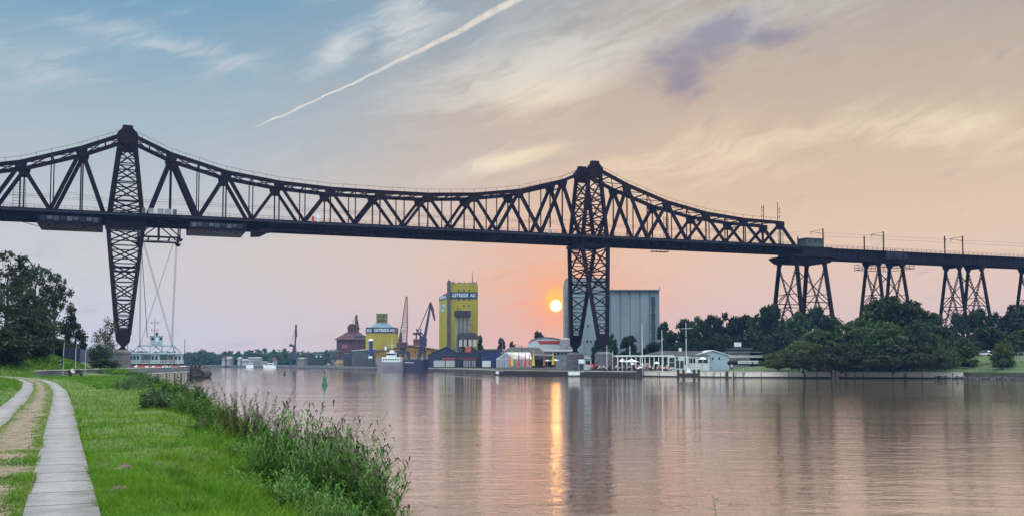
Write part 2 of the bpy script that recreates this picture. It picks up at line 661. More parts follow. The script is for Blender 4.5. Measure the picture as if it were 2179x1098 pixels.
def bank_z(u, v):
    u, v = np.asarray(u, float), np.asarray(v, float)
    e = shore(v) - u
    z = -1.2 + 1.2 * smoothstep(e, -2.0, 0.0) + 2.1 * smoothstep(e, -.6, 5.2)
    z = z - .1 * smoothstep(e, 3.5, 9)  # slight fall away from the bank edge
    z = z + .1
    hill = smoothstep(-u, 6, 26) * smoothstep(v, 153, 186)
    z = z + 5.2 * hill + 5.0 * smoothstep(-u, 28, 80) * smoothstep(v, 150, 190) + 1.2 * smoothstep(-u, 4, 10) * smoothstep(v, 162, 180)
    bump = (vnoise(u * .45, v * .45, 1) - .5) * .10 + (vnoise(u * 1.3, v * 1.3, 2) - .5) * .05
    bump = bump + (vnoise(u * .12, v * .12, 3) - .5) * 1.0 * hill
    return z + bump * smoothstep(e, -1, 2)


# ------------------------------------------------------------------ path slabs and dirt track
PATH = [(131, 1260), (131, 1160), (131, 1098), (131, 1000), (131, 930), (131.5, 880), (131, 850), (126, 830), (111, 815), (86, 808), (50, 804), (0, 801.4), (-90, 799.5), (-260, 797.5)]
pc = [gnd(a, b, 2.1) for a, b in PATH]


def resample(pts, step):
    P = np.array([[p[0], p[1]] for p in pts])
    d = np.r_[0, np.cumsum(np.hypot(*np.diff(P, axis=0).T))]
    # smooth catmull-like resample
    t = np.arange(0, d[-1], step)
    X = np.interp(t, d, P[:, 0])
    Y = np.interp(t, d, P[:, 1])
    k = np.ones(9) / 9
    Xp = np.convolve(np.pad(X, 4, mode='edge'), k, 'valid')
    Yp = np.convolve(np.pad(Y, 4, mode='edge'), k, 'valid')
    return np.stack([Xp, Yp], 1)


pl = resample(pc, .5)
tg = np.gradient(pl, axis=0)
tg /= np.linalg.norm(tg, axis=1, keepdims=True)
nl = np.stack([-tg[:, 1], tg[:, 0]], 1)      # left normal
arc = np.r_[0, np.cumsum(np.hypot(*np.diff(pl, axis=0).T))]



us = np.concatenate([np.linspace(-420, -60, 19), np.linspace(-56, -16, 41), np.linspace(-15.5, 10, 120)])
vs_ = np.concatenate([np.linspace(-240, -10, 14), np.linspace(-8, 70, 300), np.linspace(70.7, 330, 260), np.linspace(334, 470, 30)])
UU, VV = np.meshgrid(us, vs_, indexing='ij')
ZZ = bank_z(UU, VV)
XX, YY = uv2xy(UU, VV)
NEARP = np.where((np.abs(UU + 3) < 26) & (VV > -30) & (VV < 175))
px_, py_ = XX[NEARP], YY[NEARP]
best = np.full(px_.shape, 1e9)
sgn = np.zeros(px_.shape)
for k in range(0, len(pl), 2):
    dx, dy = px_ - pl[k, 0], py_ - pl[k, 1]
    d2 = dx * dx + dy * dy
    w_ = d2 < best
    best = np.where(w_, d2, best)
    sgn = np.where(w_, dx * nl[k, 0] + dy * nl[k, 1], sgn)
on = (sgn > -.55) & (sgn < 2.55) & (best < 9)
zz_ = ZZ[NEARP]
zz_[on] -= .07
ZZ[NEARP] = zz_
nv = len(vs_)
I, J = np.meshgrid(np.arange(len(us) - 1), np.arange(nv - 1), indexing='ij')
q = (I * nv + J).ravel()
FQ = np.stack([q, q + nv, q + nv + 1, q + 1], 1)
go = npmesh('ground', np.stack([XX, YY, ZZ], -1).reshape(-1, 3), FQ, GRASSG, smooth=True)
tag(go, kind='structure')

# far bank: quay edge polyline as seen in the photograph, turned into points on the water plane
FAR_PX = [(2600, 830), (2350, 815), (2180, 807.6), (2050, 805.5), (1770, 804), (1560, 803.2), (1366, 800.6), (1220, 798.3), (1062, 795.2), (1000, 791.6), (905, 788.8), (800, 786.6), (700, 784), (600, 781.8), (500, 780.4), (430, 779.7), (200, 779.4)]
FARP = [gnd(a, b, 0.0) for a, b in FAR_PX]
QZ = 2.0
m = MB()
top, bot, back = [], [], []
poly = [(p.x, p.y) for p in FARP]
outer = [(-1400, 1560), (1450, 1560), (1450, 120)]
landv = [(x, y, QZ - .35) for x, y in poly] + [(x, y, QZ - .35) for x, y in outer]
m.add(landv, [tuple(range(len(landv)))])
for i in range(len(poly) - 1):
    (x0, y0), (x1, y1) = poly[i], poly[i + 1]
    m.add([(x0, y0, -1), (x1, y1, -1), (x1, y1, QZ - .35), (x0, y0, QZ - .35)], [(0, 1, 2, 3)])
LANDM = mat('harbour ground', (.045, .045, .042), .95, base2=(.03, .04, .02), scale=.05, detail=6)
tag(m.build('far_ground', LANDM), kind='structure')


def strip(off0, off1, dz, name, m, n=1, edge=0.0):
    cols = []
    for k in range(n + 1):
        o = off0 + (off1 - off0) * k / n
        jit = 0 if 0 < k < n else edge
        oo = o + jit * (vnoise(arc * 1.7, arc * 0 + k * 7.3, 5) - .5)
        P = pl + nl * oo[:, None]
        u, v = xy2uv(P[:, 0], P[:, 1])
        zb = bank_z(u, v)
        cols.append((P, zb))
    zmax = np.max([c[1] for c in cols], axis=0)
    kk = np.ones(25) / 25
    zs = np.convolve(np.pad(zmax, 12, mode='edge'), kk, 'valid')
    V = []
    for P, zb in cols:
        z = zs + dz if n == 1 or name == 'path' else zb + dz
        V.append(np.stack([P[:, 0], P[:, 1], z], 1))
    if name == 'path':   # thickness
        V = [V[0] - [0, 0, .2]] + V + [V[-1] - [0, 0, .2]]
    V = np.stack(V, 1)
    a, b = V.shape[:2]
    I, J = np.meshgrid(np.arange(a - 1), np.arange(b - 1), indexing='ij')
    q = (I * b + J).ravel()
    o = npmesh(name, V.reshape(-1, 3), np.stack([q, q + b, q + b + 1, q + 1], 1), m)
    uvl = o.data.uv_layers.new(name='along')
    loops = np.empty(len(o.data.loops), dtype=np.int32)
    o.data.loops.foreach_get('vertex_index', loops)
    uvc = np.stack([np.repeat(arc, b), np.tile(np.linspace(0, 1, b), a)], 1)[loops]
    uvl.data.foreach_set('uv', uvc.astype(np.float32).ravel())
    tag(o, kind='structure')
    return o


def slab_material():
    m = bpy.data.materials.new('concrete path slabs')
    m.use_nodes = True
    g = NT(m.node_tree)
    b = g.n['Principled BSDF']
    b.inputs['Roughness'].default_value = .9
    uv = g.node('ShaderNodeUVMap', uv_map='along')
    sp = g.node('ShaderNodeSeparateXYZ')
    g.put(sp.inputs[0], uv.outputs[0])
    tc = g.node('ShaderNodeTexCoord')
    wob = g.noise(tc.outputs['Object'], 2.0, 3)
    t = g.m('FRACT', g.m('ADD', g.m('DIVIDE', sp.outputs[0], 1.45), g.m('MULTIPLY', wob, .015)))
    joint = g.sm(g.m('ABSOLUTE', g.m('SUBTRACT', t, .5)), .466, .49)
    idn = g.m('FLOOR', g.m('DIVIDE', sp.outputs[0], 1.45))
    wn = g.node('ShaderNodeTexWhiteNoise', noise_dimensions='1D')
    g.put(wn.inputs['W'], idn)
    n = g.noise(tc.outputs['Object'], 3.0, 8, .7)
    n2 = g.noise(tc.outputs['Object'], 26.0, 5, .8)
    c = g.mix(g.sm(n, .3, .75), (.27, .275, .30, 1), (.18, .185, .205, 1))
    c = g.mix(g.m('MULTIPLY', wn.outputs[0], .35), c, (.15, .155, .175, 1))
    c = g.mix(g.sm(n2, .52, .64, 0, .7), c, (.085, .085, .095, 1))
    c = g.mix(g.sm(n2, .42, .3, 0, .35), c, (.40, .41, .43, 1))
    st = g.noise(tc.outputs['Object'], .7, 6, .7)
    c = g.mix(g.sm(st, .48, .62, 0, .5), c, (.11, .11, .105, 1))
    c = g.mix(g.m('MULTIPLY', joint, .9), c, (.04, .045, .03, 1))
    edge = g.sm(g.m('ABSOLUTE', g.m('SUBTRACT', sp.outputs[1], .5)), .36, .5)
    c = g.mix(g.m('MULTIPLY', edge, g.sm(n, .35, .6, 0, .5)), c, (.10, .12, .06, 1))
    g.put(b.inputs['Base Color'], c)
    bn = g.node('ShaderNodeBump')
    bn.inputs['Distance'].default_value = .006
    g.put(bn.inputs['Height'], g.m('SUBTRACT', n2, g.m('MULTIPLY', joint, 2.0)))
    g.l.new(bn.outputs[0], b.inputs['Normal'])
    return m


def track_material():
    m = bpy.data.materials.new('sandy track with moss')
    m.use_nodes = True
    g = NT(m.node_tree)
    b = g.n['Principled BSDF']
    b.inputs['Roughness'].default_value = .95
    uv = g.node('ShaderNodeUVMap', uv_map='along')
    sp = g.node('ShaderNodeSeparateXYZ')
    g.put(sp.inputs[0], uv.outputs[0])
    tc = g.node('ShaderNodeTexCoord')
    o = tc.outputs['Object']
    n = g.noise(o, 1.3, 7, .65)
    n2 = g.noise(o, 22.0, 5, .7)
    mid = g.m('ABSOLUTE', g.m('SUBTRACT', sp.outputs[1], .55))
    bare = g.sm(g.m('ADD', g.m('ADD', g.m('MULTIPLY', mid, 1.5), g.m('MULTIPLY', g.m('SUBTRACT', n, .5), 1.5)), g.sm(sp.outputs[0], 8, 50, -.16, .12)), .56, .30)
    n4 = g.noise(o, 4.5, 8, .8)
    sand = g.mix(g.sm(n2, .35, .65), (.27, .225, .18, 1), (.13, .105, .08, 1))
    sand = g.mix(g.sm(n4, .50, .56, 0, .9), sand, (.055, .062, .018, 1))
    turf = g.mix(g.sm(n4, .3, .7), (.10, .12, .022, 1), (.045, .07, .014, 1))
    g.put(b.inputs['Base Color'], g.mix(bare, turf, sand))
    bn = g.node('ShaderNodeBump')
    bn.inputs['Distance'].default_value = .03
    g.put(bn.inputs['Height'], g.m('ADD', n2, n))
    g.l.new(bn.outputs[0], b.inputs['Normal'])
    return m


SLAB, TRACK = slab_material(), track_material()
HW = .42
strip(-HW, HW, .03, 'path', SLAB, 1)
strip(2.0 - HW, 2.0 + HW, .03, 'path', SLAB, 1)
strip(HW - .03, 2.0 - HW + .03, .035, 'dirt_track', TRACK, 8)


# ------------------------------------------------------------------ the bridge
bridge = thing('railway_bridge', 'long dark steel cantilever truss railway bridge crossing the canal on tall lattice towers', 'bridge', (LT[0], LT[1], 0), ANG)
TW = 10.0                                   # distance between the two trusses
PANEL = 14.655
ZTOP = {0: 66.2, 1: 61.2, 2: 57.2, 3: 55.2, 4: 54.3, 5: 54.2}
ZCANT = [61.3, 56.5, 53.6, 52.2, 51.8]
ZB = 43.9
top_nodes = [(-11.45 - PANEL * k, ZCANT[k]) for k in range(4, -1, -1)] + [(0, 66.2)]
top_nodes += [(11.45 + PANEL * k, ZTOP[min(k + 1, 9 - k)]) for k in range(9)]
top_nodes += [(140, 66.2)] + [(151.45 + PANEL * k, ZCANT[k]) for k in range(5)]
S0, S1 = top_nodes[0][0] - 7.3, 217.0


def chord_z(s):
    return float(np.interp(s, [n[0] for n in top_nodes], [n[1] for n in top_nodes]))


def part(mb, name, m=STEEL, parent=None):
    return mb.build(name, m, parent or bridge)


for v in (0.0, TW):
    c = MB()
    for (a, za), (b, zb) in zip(top_nodes[:-1], top_nodes[1:]):
        c.bar((a, v, za), (b, v, zb), 1.0, 1.05)
    part(c, 'top_chord')
    h = MB()
    pts = []
    for (a, za), (b, zb) in zip(top_nodes[:-1], top_nodes[1:]):
        n = max(2, round((b - a) / 3.6))
        for k in range(n):
            t = k / n
            pts.append((a + (b - a) * t, v, za + (zb - za) * t + .5))
    pts.append((top_nodes[-1][0], v, top_nodes[-1][1] + .5))
    for p, q in zip(pts[:-1], pts[1:]):
        for dz in (1.1,):
            h.bar((p[0], p[1], p[2] + dz), (q[0], q[1], q[2] + dz), .07)
        h.bar(p, (p[0], p[1], p[2] + 1.1), .07)
    part(h, 'chord_handrail')
    c = MB()
    c.box(S0, S1, v - .5, v + .5, 43.0, 44.5)
    part(c, 'bottom_chord')
    bot = [S0]
    # diagonals down to the points midway between the upper nodes, posts under and between the nodes
    for i, (s, z) in enumerate(top_nodes):
        tower = s in (0, 140)
        lo = (top_nodes[i - 1][0] + s) / 2 if i else S0
        hi = (top_nodes[i + 1][0] + s) / 2 if i + 1 < len(top_nodes) else S1 - 1.0
        if tower:
            continue
        if abs(s - 11.45) < .1 or abs(s - 151.45) < .1:
            lo = s - 11.45 + 5.6
        if abs(s - 128.55) < 1 or abs(s + 11.45) < .1:
            hi = s + 11.45 - 5.6
        wd = 1.05 if abs(s) < 27 or abs(s - 140) < 27 else .85
        for e in (lo, hi):
            last = e == hi and i + 1 == len(top_nodes)
            d = MB()
            d.bar((s, v, z - .3), (e, v, 44.2), wd * (1.1 if last else .95), .75)
            part(d, 'diagonal')
        d = MB()
        d.bar((s, v, z), (s, v, 44.2), .36, .36)
        part(d, 'vertical_post')
        if i + 1 < len(top_nodes) and top_nodes[i + 1][0] not in (0, 140):
            d = MB()
            d.bar((hi, v, chord_z(hi)), (hi, v, 44.2), .28, .28)
            part(d, 'vertical_post')
        gp = MB()
        sl = (chord_z(s + 2) - chord_z(s - 2)) / 4
        gp.prism([(s - 1.35, z + .45 - sl * 1.35), (s + 1.35, z + .45 + sl * 1.35), (s + 1.5, z - .7 + sl), (s + .95, z - 2.3), (s - .95, z - 2.3), (s - 1.5, z - .7 - sl)], v - .58, v + .58)
        part(gp, 'gusset_plate')
    for s in (0, 140):
        g_ = MB()
        g_.prism([(s - 1.25, 68.3), (s + 1.25, 68.3), (s + 1.45, 67.4), (s + 2.7, 66.0), (s + 2.7, 64.5), (s + 1.9, 63.2), (s - 1.9, 63.2), (s - 2.7, 64.5), (s - 2.7, 66.0), (s - 1.45, 67.4)], v - .75, v + .75)
        part(g_, 'tower_cap')

# bracing between the trusses
b1 = MB()
for (a, za), (b, zb) in zip(top_nodes[:-1], top_nodes[1:]):
    n = 2
    for k in range(n):
        s0, s1 = a + (b - a) * k / n, a + (b - a) * (k + 1) / n
        z0, z1 = chord_z(s0), chord_z(s1)
        b1.bar((s0, 0, z0), (s1, TW, z1), .22, .22, (0, 0, 1))
        b1.bar((s0, TW, z0), (s1, 0, z1), .22, .22, (0, 0, 1))
        b1.bar((s0, 0, z0), (s0, TW, z0), .35, .35, (0, 0, 1))
        if k == 0 and a not in (0, 140):
            b1.bar((s0, 0, z0 - 1.9), (s0, TW, z0 - 1.9), .3, .3, (0, 0, 1))
part(b1, 'upper_bracing')
dk = MB()
dk.box(S0, S1, .5, TW - .5, 43.75, 44.05)
part(dk, 'deck_slab')
fb = MB()
s = S0
while s < S1:
    fb.box(s - .25, s + .25, .5, TW - .5, 42.2, 43.74)
    s += PANEL / 4
part(fb, 'floor_beam')
for v in (1.6, TW - 1.6):
    st = MB()
    st.box(S0, S1, v - .3, v + .3, 41.7, 43.2)
    s = S0
    while s < S1:
        st.box(s - .06, s + .06, v - .45, v + .45, 41.75, 43.15)
        s += PANEL / 8
    part(st, 'stringer_girder')
for v, sg in ((-.5, -1), (TW + .5, 1)):
    wk = MB()
    wk.box(S0, S1, min(v, v + sg * 1.3), max(v, v + sg * 1.3), 43.85, 44.0)
    e = v + sg * 1.3
    wk.box(S0, S1, e - .05, e + .05, 43.45, 44.05)
    part(wk, 'side_walkway', STEEL2)
    hr = MB()
    for z in (44.65, 45.2):
        hr.bar((S0, e, z), (S1, e, z), .06)
    s = S0
    while s < S1:
        hr.bar((s, e, 44.0), (s, e, 45.2), .06)
        s += PANEL / 8
    part(hr, 'deck_handrail')
tr = MB()
for v in (2.6, 4.1, 5.9, 7.4):
    tr.box(S0, 335, v - .06, v + .06, 44.06, 44.3)
part(tr, 'running_rails')


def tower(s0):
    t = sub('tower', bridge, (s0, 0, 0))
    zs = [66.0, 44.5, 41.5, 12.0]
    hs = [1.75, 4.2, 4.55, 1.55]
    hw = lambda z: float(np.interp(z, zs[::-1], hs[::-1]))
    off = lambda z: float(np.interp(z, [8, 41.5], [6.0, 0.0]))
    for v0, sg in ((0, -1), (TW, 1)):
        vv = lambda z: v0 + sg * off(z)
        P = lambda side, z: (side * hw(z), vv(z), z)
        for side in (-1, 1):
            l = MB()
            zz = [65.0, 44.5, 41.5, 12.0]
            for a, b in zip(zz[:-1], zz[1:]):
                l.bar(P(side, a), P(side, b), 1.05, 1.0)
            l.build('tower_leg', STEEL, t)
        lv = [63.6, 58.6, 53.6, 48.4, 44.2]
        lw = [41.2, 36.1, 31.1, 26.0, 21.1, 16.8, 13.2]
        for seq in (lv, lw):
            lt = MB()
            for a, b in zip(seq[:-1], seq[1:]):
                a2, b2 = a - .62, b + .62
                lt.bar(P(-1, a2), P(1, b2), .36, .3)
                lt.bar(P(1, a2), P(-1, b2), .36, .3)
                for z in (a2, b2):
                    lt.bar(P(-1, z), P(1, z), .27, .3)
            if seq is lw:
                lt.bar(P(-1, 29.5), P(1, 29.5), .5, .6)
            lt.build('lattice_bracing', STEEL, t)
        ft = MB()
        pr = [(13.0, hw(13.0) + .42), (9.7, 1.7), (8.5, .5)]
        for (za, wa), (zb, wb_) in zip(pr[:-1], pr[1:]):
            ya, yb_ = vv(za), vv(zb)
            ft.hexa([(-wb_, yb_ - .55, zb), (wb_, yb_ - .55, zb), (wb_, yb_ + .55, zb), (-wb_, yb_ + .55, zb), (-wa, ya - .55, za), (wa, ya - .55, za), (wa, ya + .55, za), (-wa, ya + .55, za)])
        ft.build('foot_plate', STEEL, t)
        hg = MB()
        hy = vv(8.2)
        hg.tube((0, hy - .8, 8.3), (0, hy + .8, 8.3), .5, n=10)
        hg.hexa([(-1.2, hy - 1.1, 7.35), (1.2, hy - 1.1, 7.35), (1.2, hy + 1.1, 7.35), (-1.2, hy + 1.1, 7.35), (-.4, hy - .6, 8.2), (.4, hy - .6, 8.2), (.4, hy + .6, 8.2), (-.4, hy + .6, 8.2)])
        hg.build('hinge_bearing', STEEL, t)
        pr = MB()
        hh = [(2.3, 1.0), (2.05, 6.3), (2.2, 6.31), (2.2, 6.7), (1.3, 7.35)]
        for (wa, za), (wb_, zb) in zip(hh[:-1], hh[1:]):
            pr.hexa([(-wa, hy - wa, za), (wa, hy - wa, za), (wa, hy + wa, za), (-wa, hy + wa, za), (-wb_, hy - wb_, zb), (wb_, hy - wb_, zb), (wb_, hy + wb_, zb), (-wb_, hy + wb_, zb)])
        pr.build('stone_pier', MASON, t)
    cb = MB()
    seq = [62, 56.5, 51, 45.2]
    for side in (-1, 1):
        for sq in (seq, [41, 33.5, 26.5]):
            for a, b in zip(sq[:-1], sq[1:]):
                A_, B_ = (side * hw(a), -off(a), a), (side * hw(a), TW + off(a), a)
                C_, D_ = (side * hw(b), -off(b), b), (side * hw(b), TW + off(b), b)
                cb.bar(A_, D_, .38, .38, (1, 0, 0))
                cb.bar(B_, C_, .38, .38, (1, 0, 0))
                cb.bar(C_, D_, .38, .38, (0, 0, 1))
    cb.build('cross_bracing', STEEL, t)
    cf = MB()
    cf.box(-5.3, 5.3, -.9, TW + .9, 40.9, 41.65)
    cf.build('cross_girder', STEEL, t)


tower(0.0)
tower(140.0)

# approach viaduct on the far bank
AW = 6.5
AV = 1.75
ap = MB()
for v in (AV, AV + AW):
    ap.box(229.6, 420, v - .3, v + .3, 40.3, 43.6)
    s = 230.5
    while s < 420:
        ap.box(s - .07, s + .07, v - .42, v + .42, 40.35, 43.5)
        s += 2.2
    ap.box(229.6, 420, v - .5, v + .5, 43.6, 43.85)
part(ap, 'approach_girder')
ad = MB()
ad.box(229.6, 420, AV + .5, AV + AW - .5, 43.3, 43.7)
part(ad, 'approach_deck')
for e in (AV - .9, AV + AW + .9):
    hr = MB()
    hr.box(229.6, 420, e - .45, e + .45, 43.86, 43.95)
    for z in (44.5, 45.05):
        hr.bar((229.6, e, z), (420, e, z), .07)
    s = 230
    while s < 420:
        hr.bar((s, e, 43.9), (s, e, 45.05), .07)
        s += 2.2
    part(hr, 'approach_handrail')


def trestle(sa, sb, v0, w, zt, zb, batter, box=.95):
    t = sub('trestle_pier', bridge)
    vb = lambda z: batter * (zt - z) / (zt - zb)
    ss = lambda s, z: s + (-1 if s == sa else 1) * .9 * (zt - z) / (zt - zb)
    P = lambda s, side, z: (ss(s, z), (v0 - vb(z)) if side < 0 else (v0 + w + vb(z)), z)
    for s in (sa, sb):
        for side in (-1, 1):
            l = MB()
            l.bar(P(s, side, zt), P(s, side, zb), box, box * .85)
            l.build('trestle_leg', STEEL, t)
        x = MB()
        zm = zb + (zt - zb) * .40

        def lat(p, q, wd=.62):       # laced bar: two rails and rungs
            p, q = Vector(p), Vector(q)
            d = (q - p).normalized()
            n = d.cross(Vector((1, 0, 0))).normalized() * wd / 2
            x.bar(p - n, q - n, .2, .2, (1, 0, 0))
            x.bar(p + n, q + n, .2, .2, (1, 0, 0))
            k = int((q - p).length / 1.1)
            for i in range(k):
                a, b = p.lerp(q, i / k), p.lerp(q, (i + 1) / k)
                sg = 1 if i % 2 else -1
                x.bar(a - n * sg, b + n * sg, .13, .13, (1, 0, 0))
        lat(P(s, -1, zt - 1), P(s, 1, zb))
        lat(P(s, 1, zt - 1), P(s, -1, zb))
        x.bar(P(s, -1, zm - 2), P(s, 1, zm - 2), .45, .45, (0, 0, 1))
        for side in (-1, 1):        # sub-lacing from the legs to the cross
            for z, fz in ((zt - 11, .33), (zt - 16, .52)):
                c_ = Vector(P(s, side, zt - 1)).lerp(Vector(P(s, -side, zb)), (zt - z) / (zt - zb) * .92)
                x.bar(P(s, side, z), c_, .22, .22, (1, 0, 0))
                x.bar(P(s, side, z - 4.5), c_, .22, .22, (1, 0, 0))
        x.build('transverse_bracing', STEEL, t)
    for side in (-1, 1):
        y = MB()
        zz = np.linspace(zt - 3, zb, 4)
        for a, b in zip(zz[:-1], zz[1:]):
            y.bar(P(sa, side, a), P(sb, side, b), .24, .24)
            y.bar(P(sb, side, a), P(sa, side, b), .24, .24)
            y.bar(P(sa, side, b), P(sb, side, b), .3, .3)
        y.build('longitudinal_bracing', STEEL, t)
    for s in (sa, sb):
        c = MB()
        c.box(s - .6, s + .6, v0 - .7, v0 + w + .7, zt, 40.28)
        for side, v in ((-1, v0), (1, v0 + w)):
            c.prism([(s - 1.8, 40.25), (s + 1.8, 40.25), (s + .6, zt - .9), (s - .6, zt - .9)], v - .35, v + .35)
        c.build('trestle_cap', STEEL, t)
    return t


t1 = trestle(216.6, 228.2, 0, TW, 38.6, 3, 6.0, 1.15)
trestle(253, 263.5, AV, AW, 39.2, 3, 6.0)
trestle(290, 300.7, AV, AW, 39.2, 3, 6.0)
trestle(327.5, 338, AV, AW, 39.2, 3, 6.0)
# platform and hut on the pier where the truss ends
pf = MB()
pf.box(214.5, 230.5, -2.4, TW + 2.4, 40.4, 41.0)
pf.box(217.5, 230.0, -2.1, TW + 2.1, 41.0, 43.9)
pf.prism([(212.5, 40.4), (233, 40.4), (229.6, 38.6), (215.2, 38.6)], -1.0, TW + 1)
part(pf, 'pier_platform')
hut = MB()
hut.box(219.3, 226.4, -1.9, 2.4, 43.95, 46.6)
hut.box(219.0, 226.7, -2.2, 2.7, 46.61, 46.85)
hu = part(hut, 'signal_hut', mat('dull green paint', (.035, .06, .06), .6, var=.3, scale=1))
hw_ = MB()
for a in (220.2, 222.4, 224.6):
    hw_.box(a, a + 1.2, -1.94, -1.86, 45.1, 46.1)
hw_.build('window', GLASS, hu)
# overhead line masts and wire
for s, z, arm, two in ((218.2, 47.5, 0, 0), (228.8, 50.8, -1, 1), (246.5, 49.0, 0, 0), (255, 51.0, -1, 1), (283, 50.5, 1, 1), (291.5, 51.0, -1, 1), (330, 50.8, 1, 1)):
    o = MB()
    o.bar((s, AV - .5, 43.8), (s, AV - .5, z), .32, .32)
    if arm:
        o.bar((s, AV - .5, z - .3), (s + arm * 3.2, AV + 2.2, z - .9), .12)
        o.bar((s, AV - .5, z - 1.9), (s + arm * 3.2, AV + 2.2, z - .9), .12)
        o.bar((s + arm * 3.2, AV + 2.2, z - .9), (s + arm * 2.6, AV + 2.4, z - 2.0), .1)
    part(o, 'catenary_mast')
ow = MB()
for s in np.arange(S0 + 5, 212, PANEL * 2):
    z0, z1 = 49.6, 49.6
    for v in (3.3, 6.7):
        for k in range(4):
            f0, f1 = k / 4, (k + 1) / 4
            sag = lambda t: 1.0 * 4 * t * (1 - t)
            ow.bar((s + PANEL * 2 * f0, v, z0 - sag(f0)), (s + PANEL * 2 * f1, v, z0 - sag(f1)), .045)
        ow.bar((s, v, 48.3), (s + PANEL * 2, v, 48.3), .045)
for a, b in ((228.8, 255), (255, 283), (283, 291.5), (291.5, 330), (330, 380)):
    ow.bar((a, AV + 2.2, 49.7), (b, AV + 2.2, 49.9), .05)
    ow.bar((a, AV + 2.4, 48.6), (b, AV + 2.4, 48.7), .05)
part(ow, 'overhead_wire')
# aerials on the truss end
for s in (203.5, 209.2):
    o = MB()
    zc = chord_z(s)
    o.bar((s, 0, zc), (s, 0, zc + (7.0 if s > 205 else 5.6)), .16)
    for dz in (2.0, 3.6, 4.6):
        o.bar((s - (.9 if s < 205 else -.2), 0, zc + dz), (s + (.2 if s < 205 else .9), 0, zc + dz), .1)
        o.bar((s + (-.8 if s < 205 else .8), 0, zc + dz - .5), (s + (-.8 if s < 205 else .8), 0, zc + dz + .6), .12)
    part(o, 'aerial_mast')
# ladders
for s in (-26.1, 166.1, 210.5):
    o = MB()
    for dx in (-1.55, 1.4) if s < 0 else (-1.5, -.6, .4):
        o.bar((s + dx, -.4, 44.0), (s + dx, -.4, 51.6), .1)
    for z in np.arange(44.6, 51.6, .75):
        o.bar((s - 1.55, -.4, z), (s + (1.4 if s < 0 else .4), -.4, z), .09)
    part(o, 'access_ladder', STEEL2)
# small hoardings on the walkway
for s, w_, z0, z1, mm in ((51.2, .9, 44.3, 46.2, WHITE), (49.9, .7, 44.2, 45.8, REDP), (123.5, .8, 44.2, 46.0, PALEB)):
    o = MB()
    o.box(s, s + w_, -1.3, -1.1, z0, z1)
    part(o, 'walkway_board', mm)
# inspection travellers slung under the deck
for (a, b, dz) in ((-21.6, -6.0, 0), (16.2, 31.4, .15)):
    t = sub('inspection_platform', bridge)
    o = MB()
    o.box(a, b, -2.2, TW + 2.2, 40.2 + dz, 40.5 + dz)
    o.box(a, b, -2.2, -1.6, 40.5 + dz, 42.6)
    o.box(a, b, TW + 1.6, TW + 2.2, 40.5 + dz, 42.6)
    for s in np.arange(a + .8, b, 1.7):
        o.box(s, s + .3, -1.4, -1.1, 39.8 + dz, 40.2 + dz)
    o.build('platform_frame', STEEL, t)
    n = 9
    for k in range(n):
        p = MB()
        s = a + .7 + (b - a - 1.2) * k / n
        p.box(s, s + 1.3, -2.28, -2.2, 41.2 + .25 * (k % 2), 42.35)
        p.build('side_panel', [STEEL2, mat('blue grey panel', (.045, .065, .10), .5, var=.3, scale=1), mat('dark slate panel', (.025, .03, .05), .5, var=.3, scale=1)][(k * 7 + int(a)) % 3], t)
o = MB()
for k in range(14):
    f0, f1 = k / 14, (k + 1) / 14
    sg = lambda t: 41.4 - 2.3 * math.sin(math.pi * t)
    o.bar((-28 + 24 * f0, -1.0, sg(f0)), (-28 + 24 * f1, -1.0, sg(f1)), .14)
part(o, 'slack_cable')
o = MB()
o.box(35.5, 38.2, -1.6, 1.2, 40.6, 41.6)
o.prism([(33.0, 40.9), (38.2, 40.9), (35.5, 39.4), (33.0, 39.2)], -1.2, .8)
part(o, 'under_deck_trolley')
for s, z, L in ((133.2, 38.6, 2.6), (133.8, 35.6, 2.4), (163.0, 40.1, 6.0)):
    o = MB()
    o.box(s - L / 2, s + L / 2, -1.2, .8, z - .15, z)
    for dx in np.linspace(-L / 2, L / 2, 5):
        o.bar((s + dx, -1.2, z), (s + dx, -1.2, z + 1.2), .09)
    o.bar((s - L / 2, -1.2, z + 1.2), (s + L / 2, -1.2, z + 1.2), .09)
    o.bar((s - L / 2, -1.2, z + .6), (s + L / 2, -1.2, z + .6), .07)
    o.bar((s + L / 2, -.2, z), (s + L / 2, -.2, 41.7), .12)
    o.bar((s - L / 2, -.2, z + 1), (s - L / 2, -.2, 41.7) if L > 3 else (s + L / 2, -.2, z + 2.5), .12)
    part(o, 'service_balcony')
# railings on the catwalks of the second viaduct pier
o = MB()
for va in (-1.8, TW + 1.8):
    for z in (38.6, 39.6):
        o.bar((250.5, va, z), (266, va, z), .1)
    for s in np.arange(250.5, 266.2, 1.9):
        o.bar((s, va, 37.9), (s, va, 39.7), .1)
    o.box(250.5, 266, va - .4, va + .4, 37.7, 37.85)
for s in (250.5, 266):
    for z in (38.6, 39.6):
        o.bar((s, -1.8, z), (s, TW + 1.8, z), .1, up=(0, 0, 1))
    o.box(s - .4, s + .4, -1.4, TW + 1.4, 37.72, 37.83)
part(o, 'catwalk')
o = MB()
o.box(254.5, 262.3, -.4, .2, 41.2, 43.9)
o.box(262.6, 264.3, -.5, -.2, 41.3, 43.2)
for s in (254.5, 256.5, 258.5, 262.3):
    o.bar((s, -.5, 40.4), (s, -.5, 44.6), .14)
part(o, 'scaffold_cage', STEEL2)


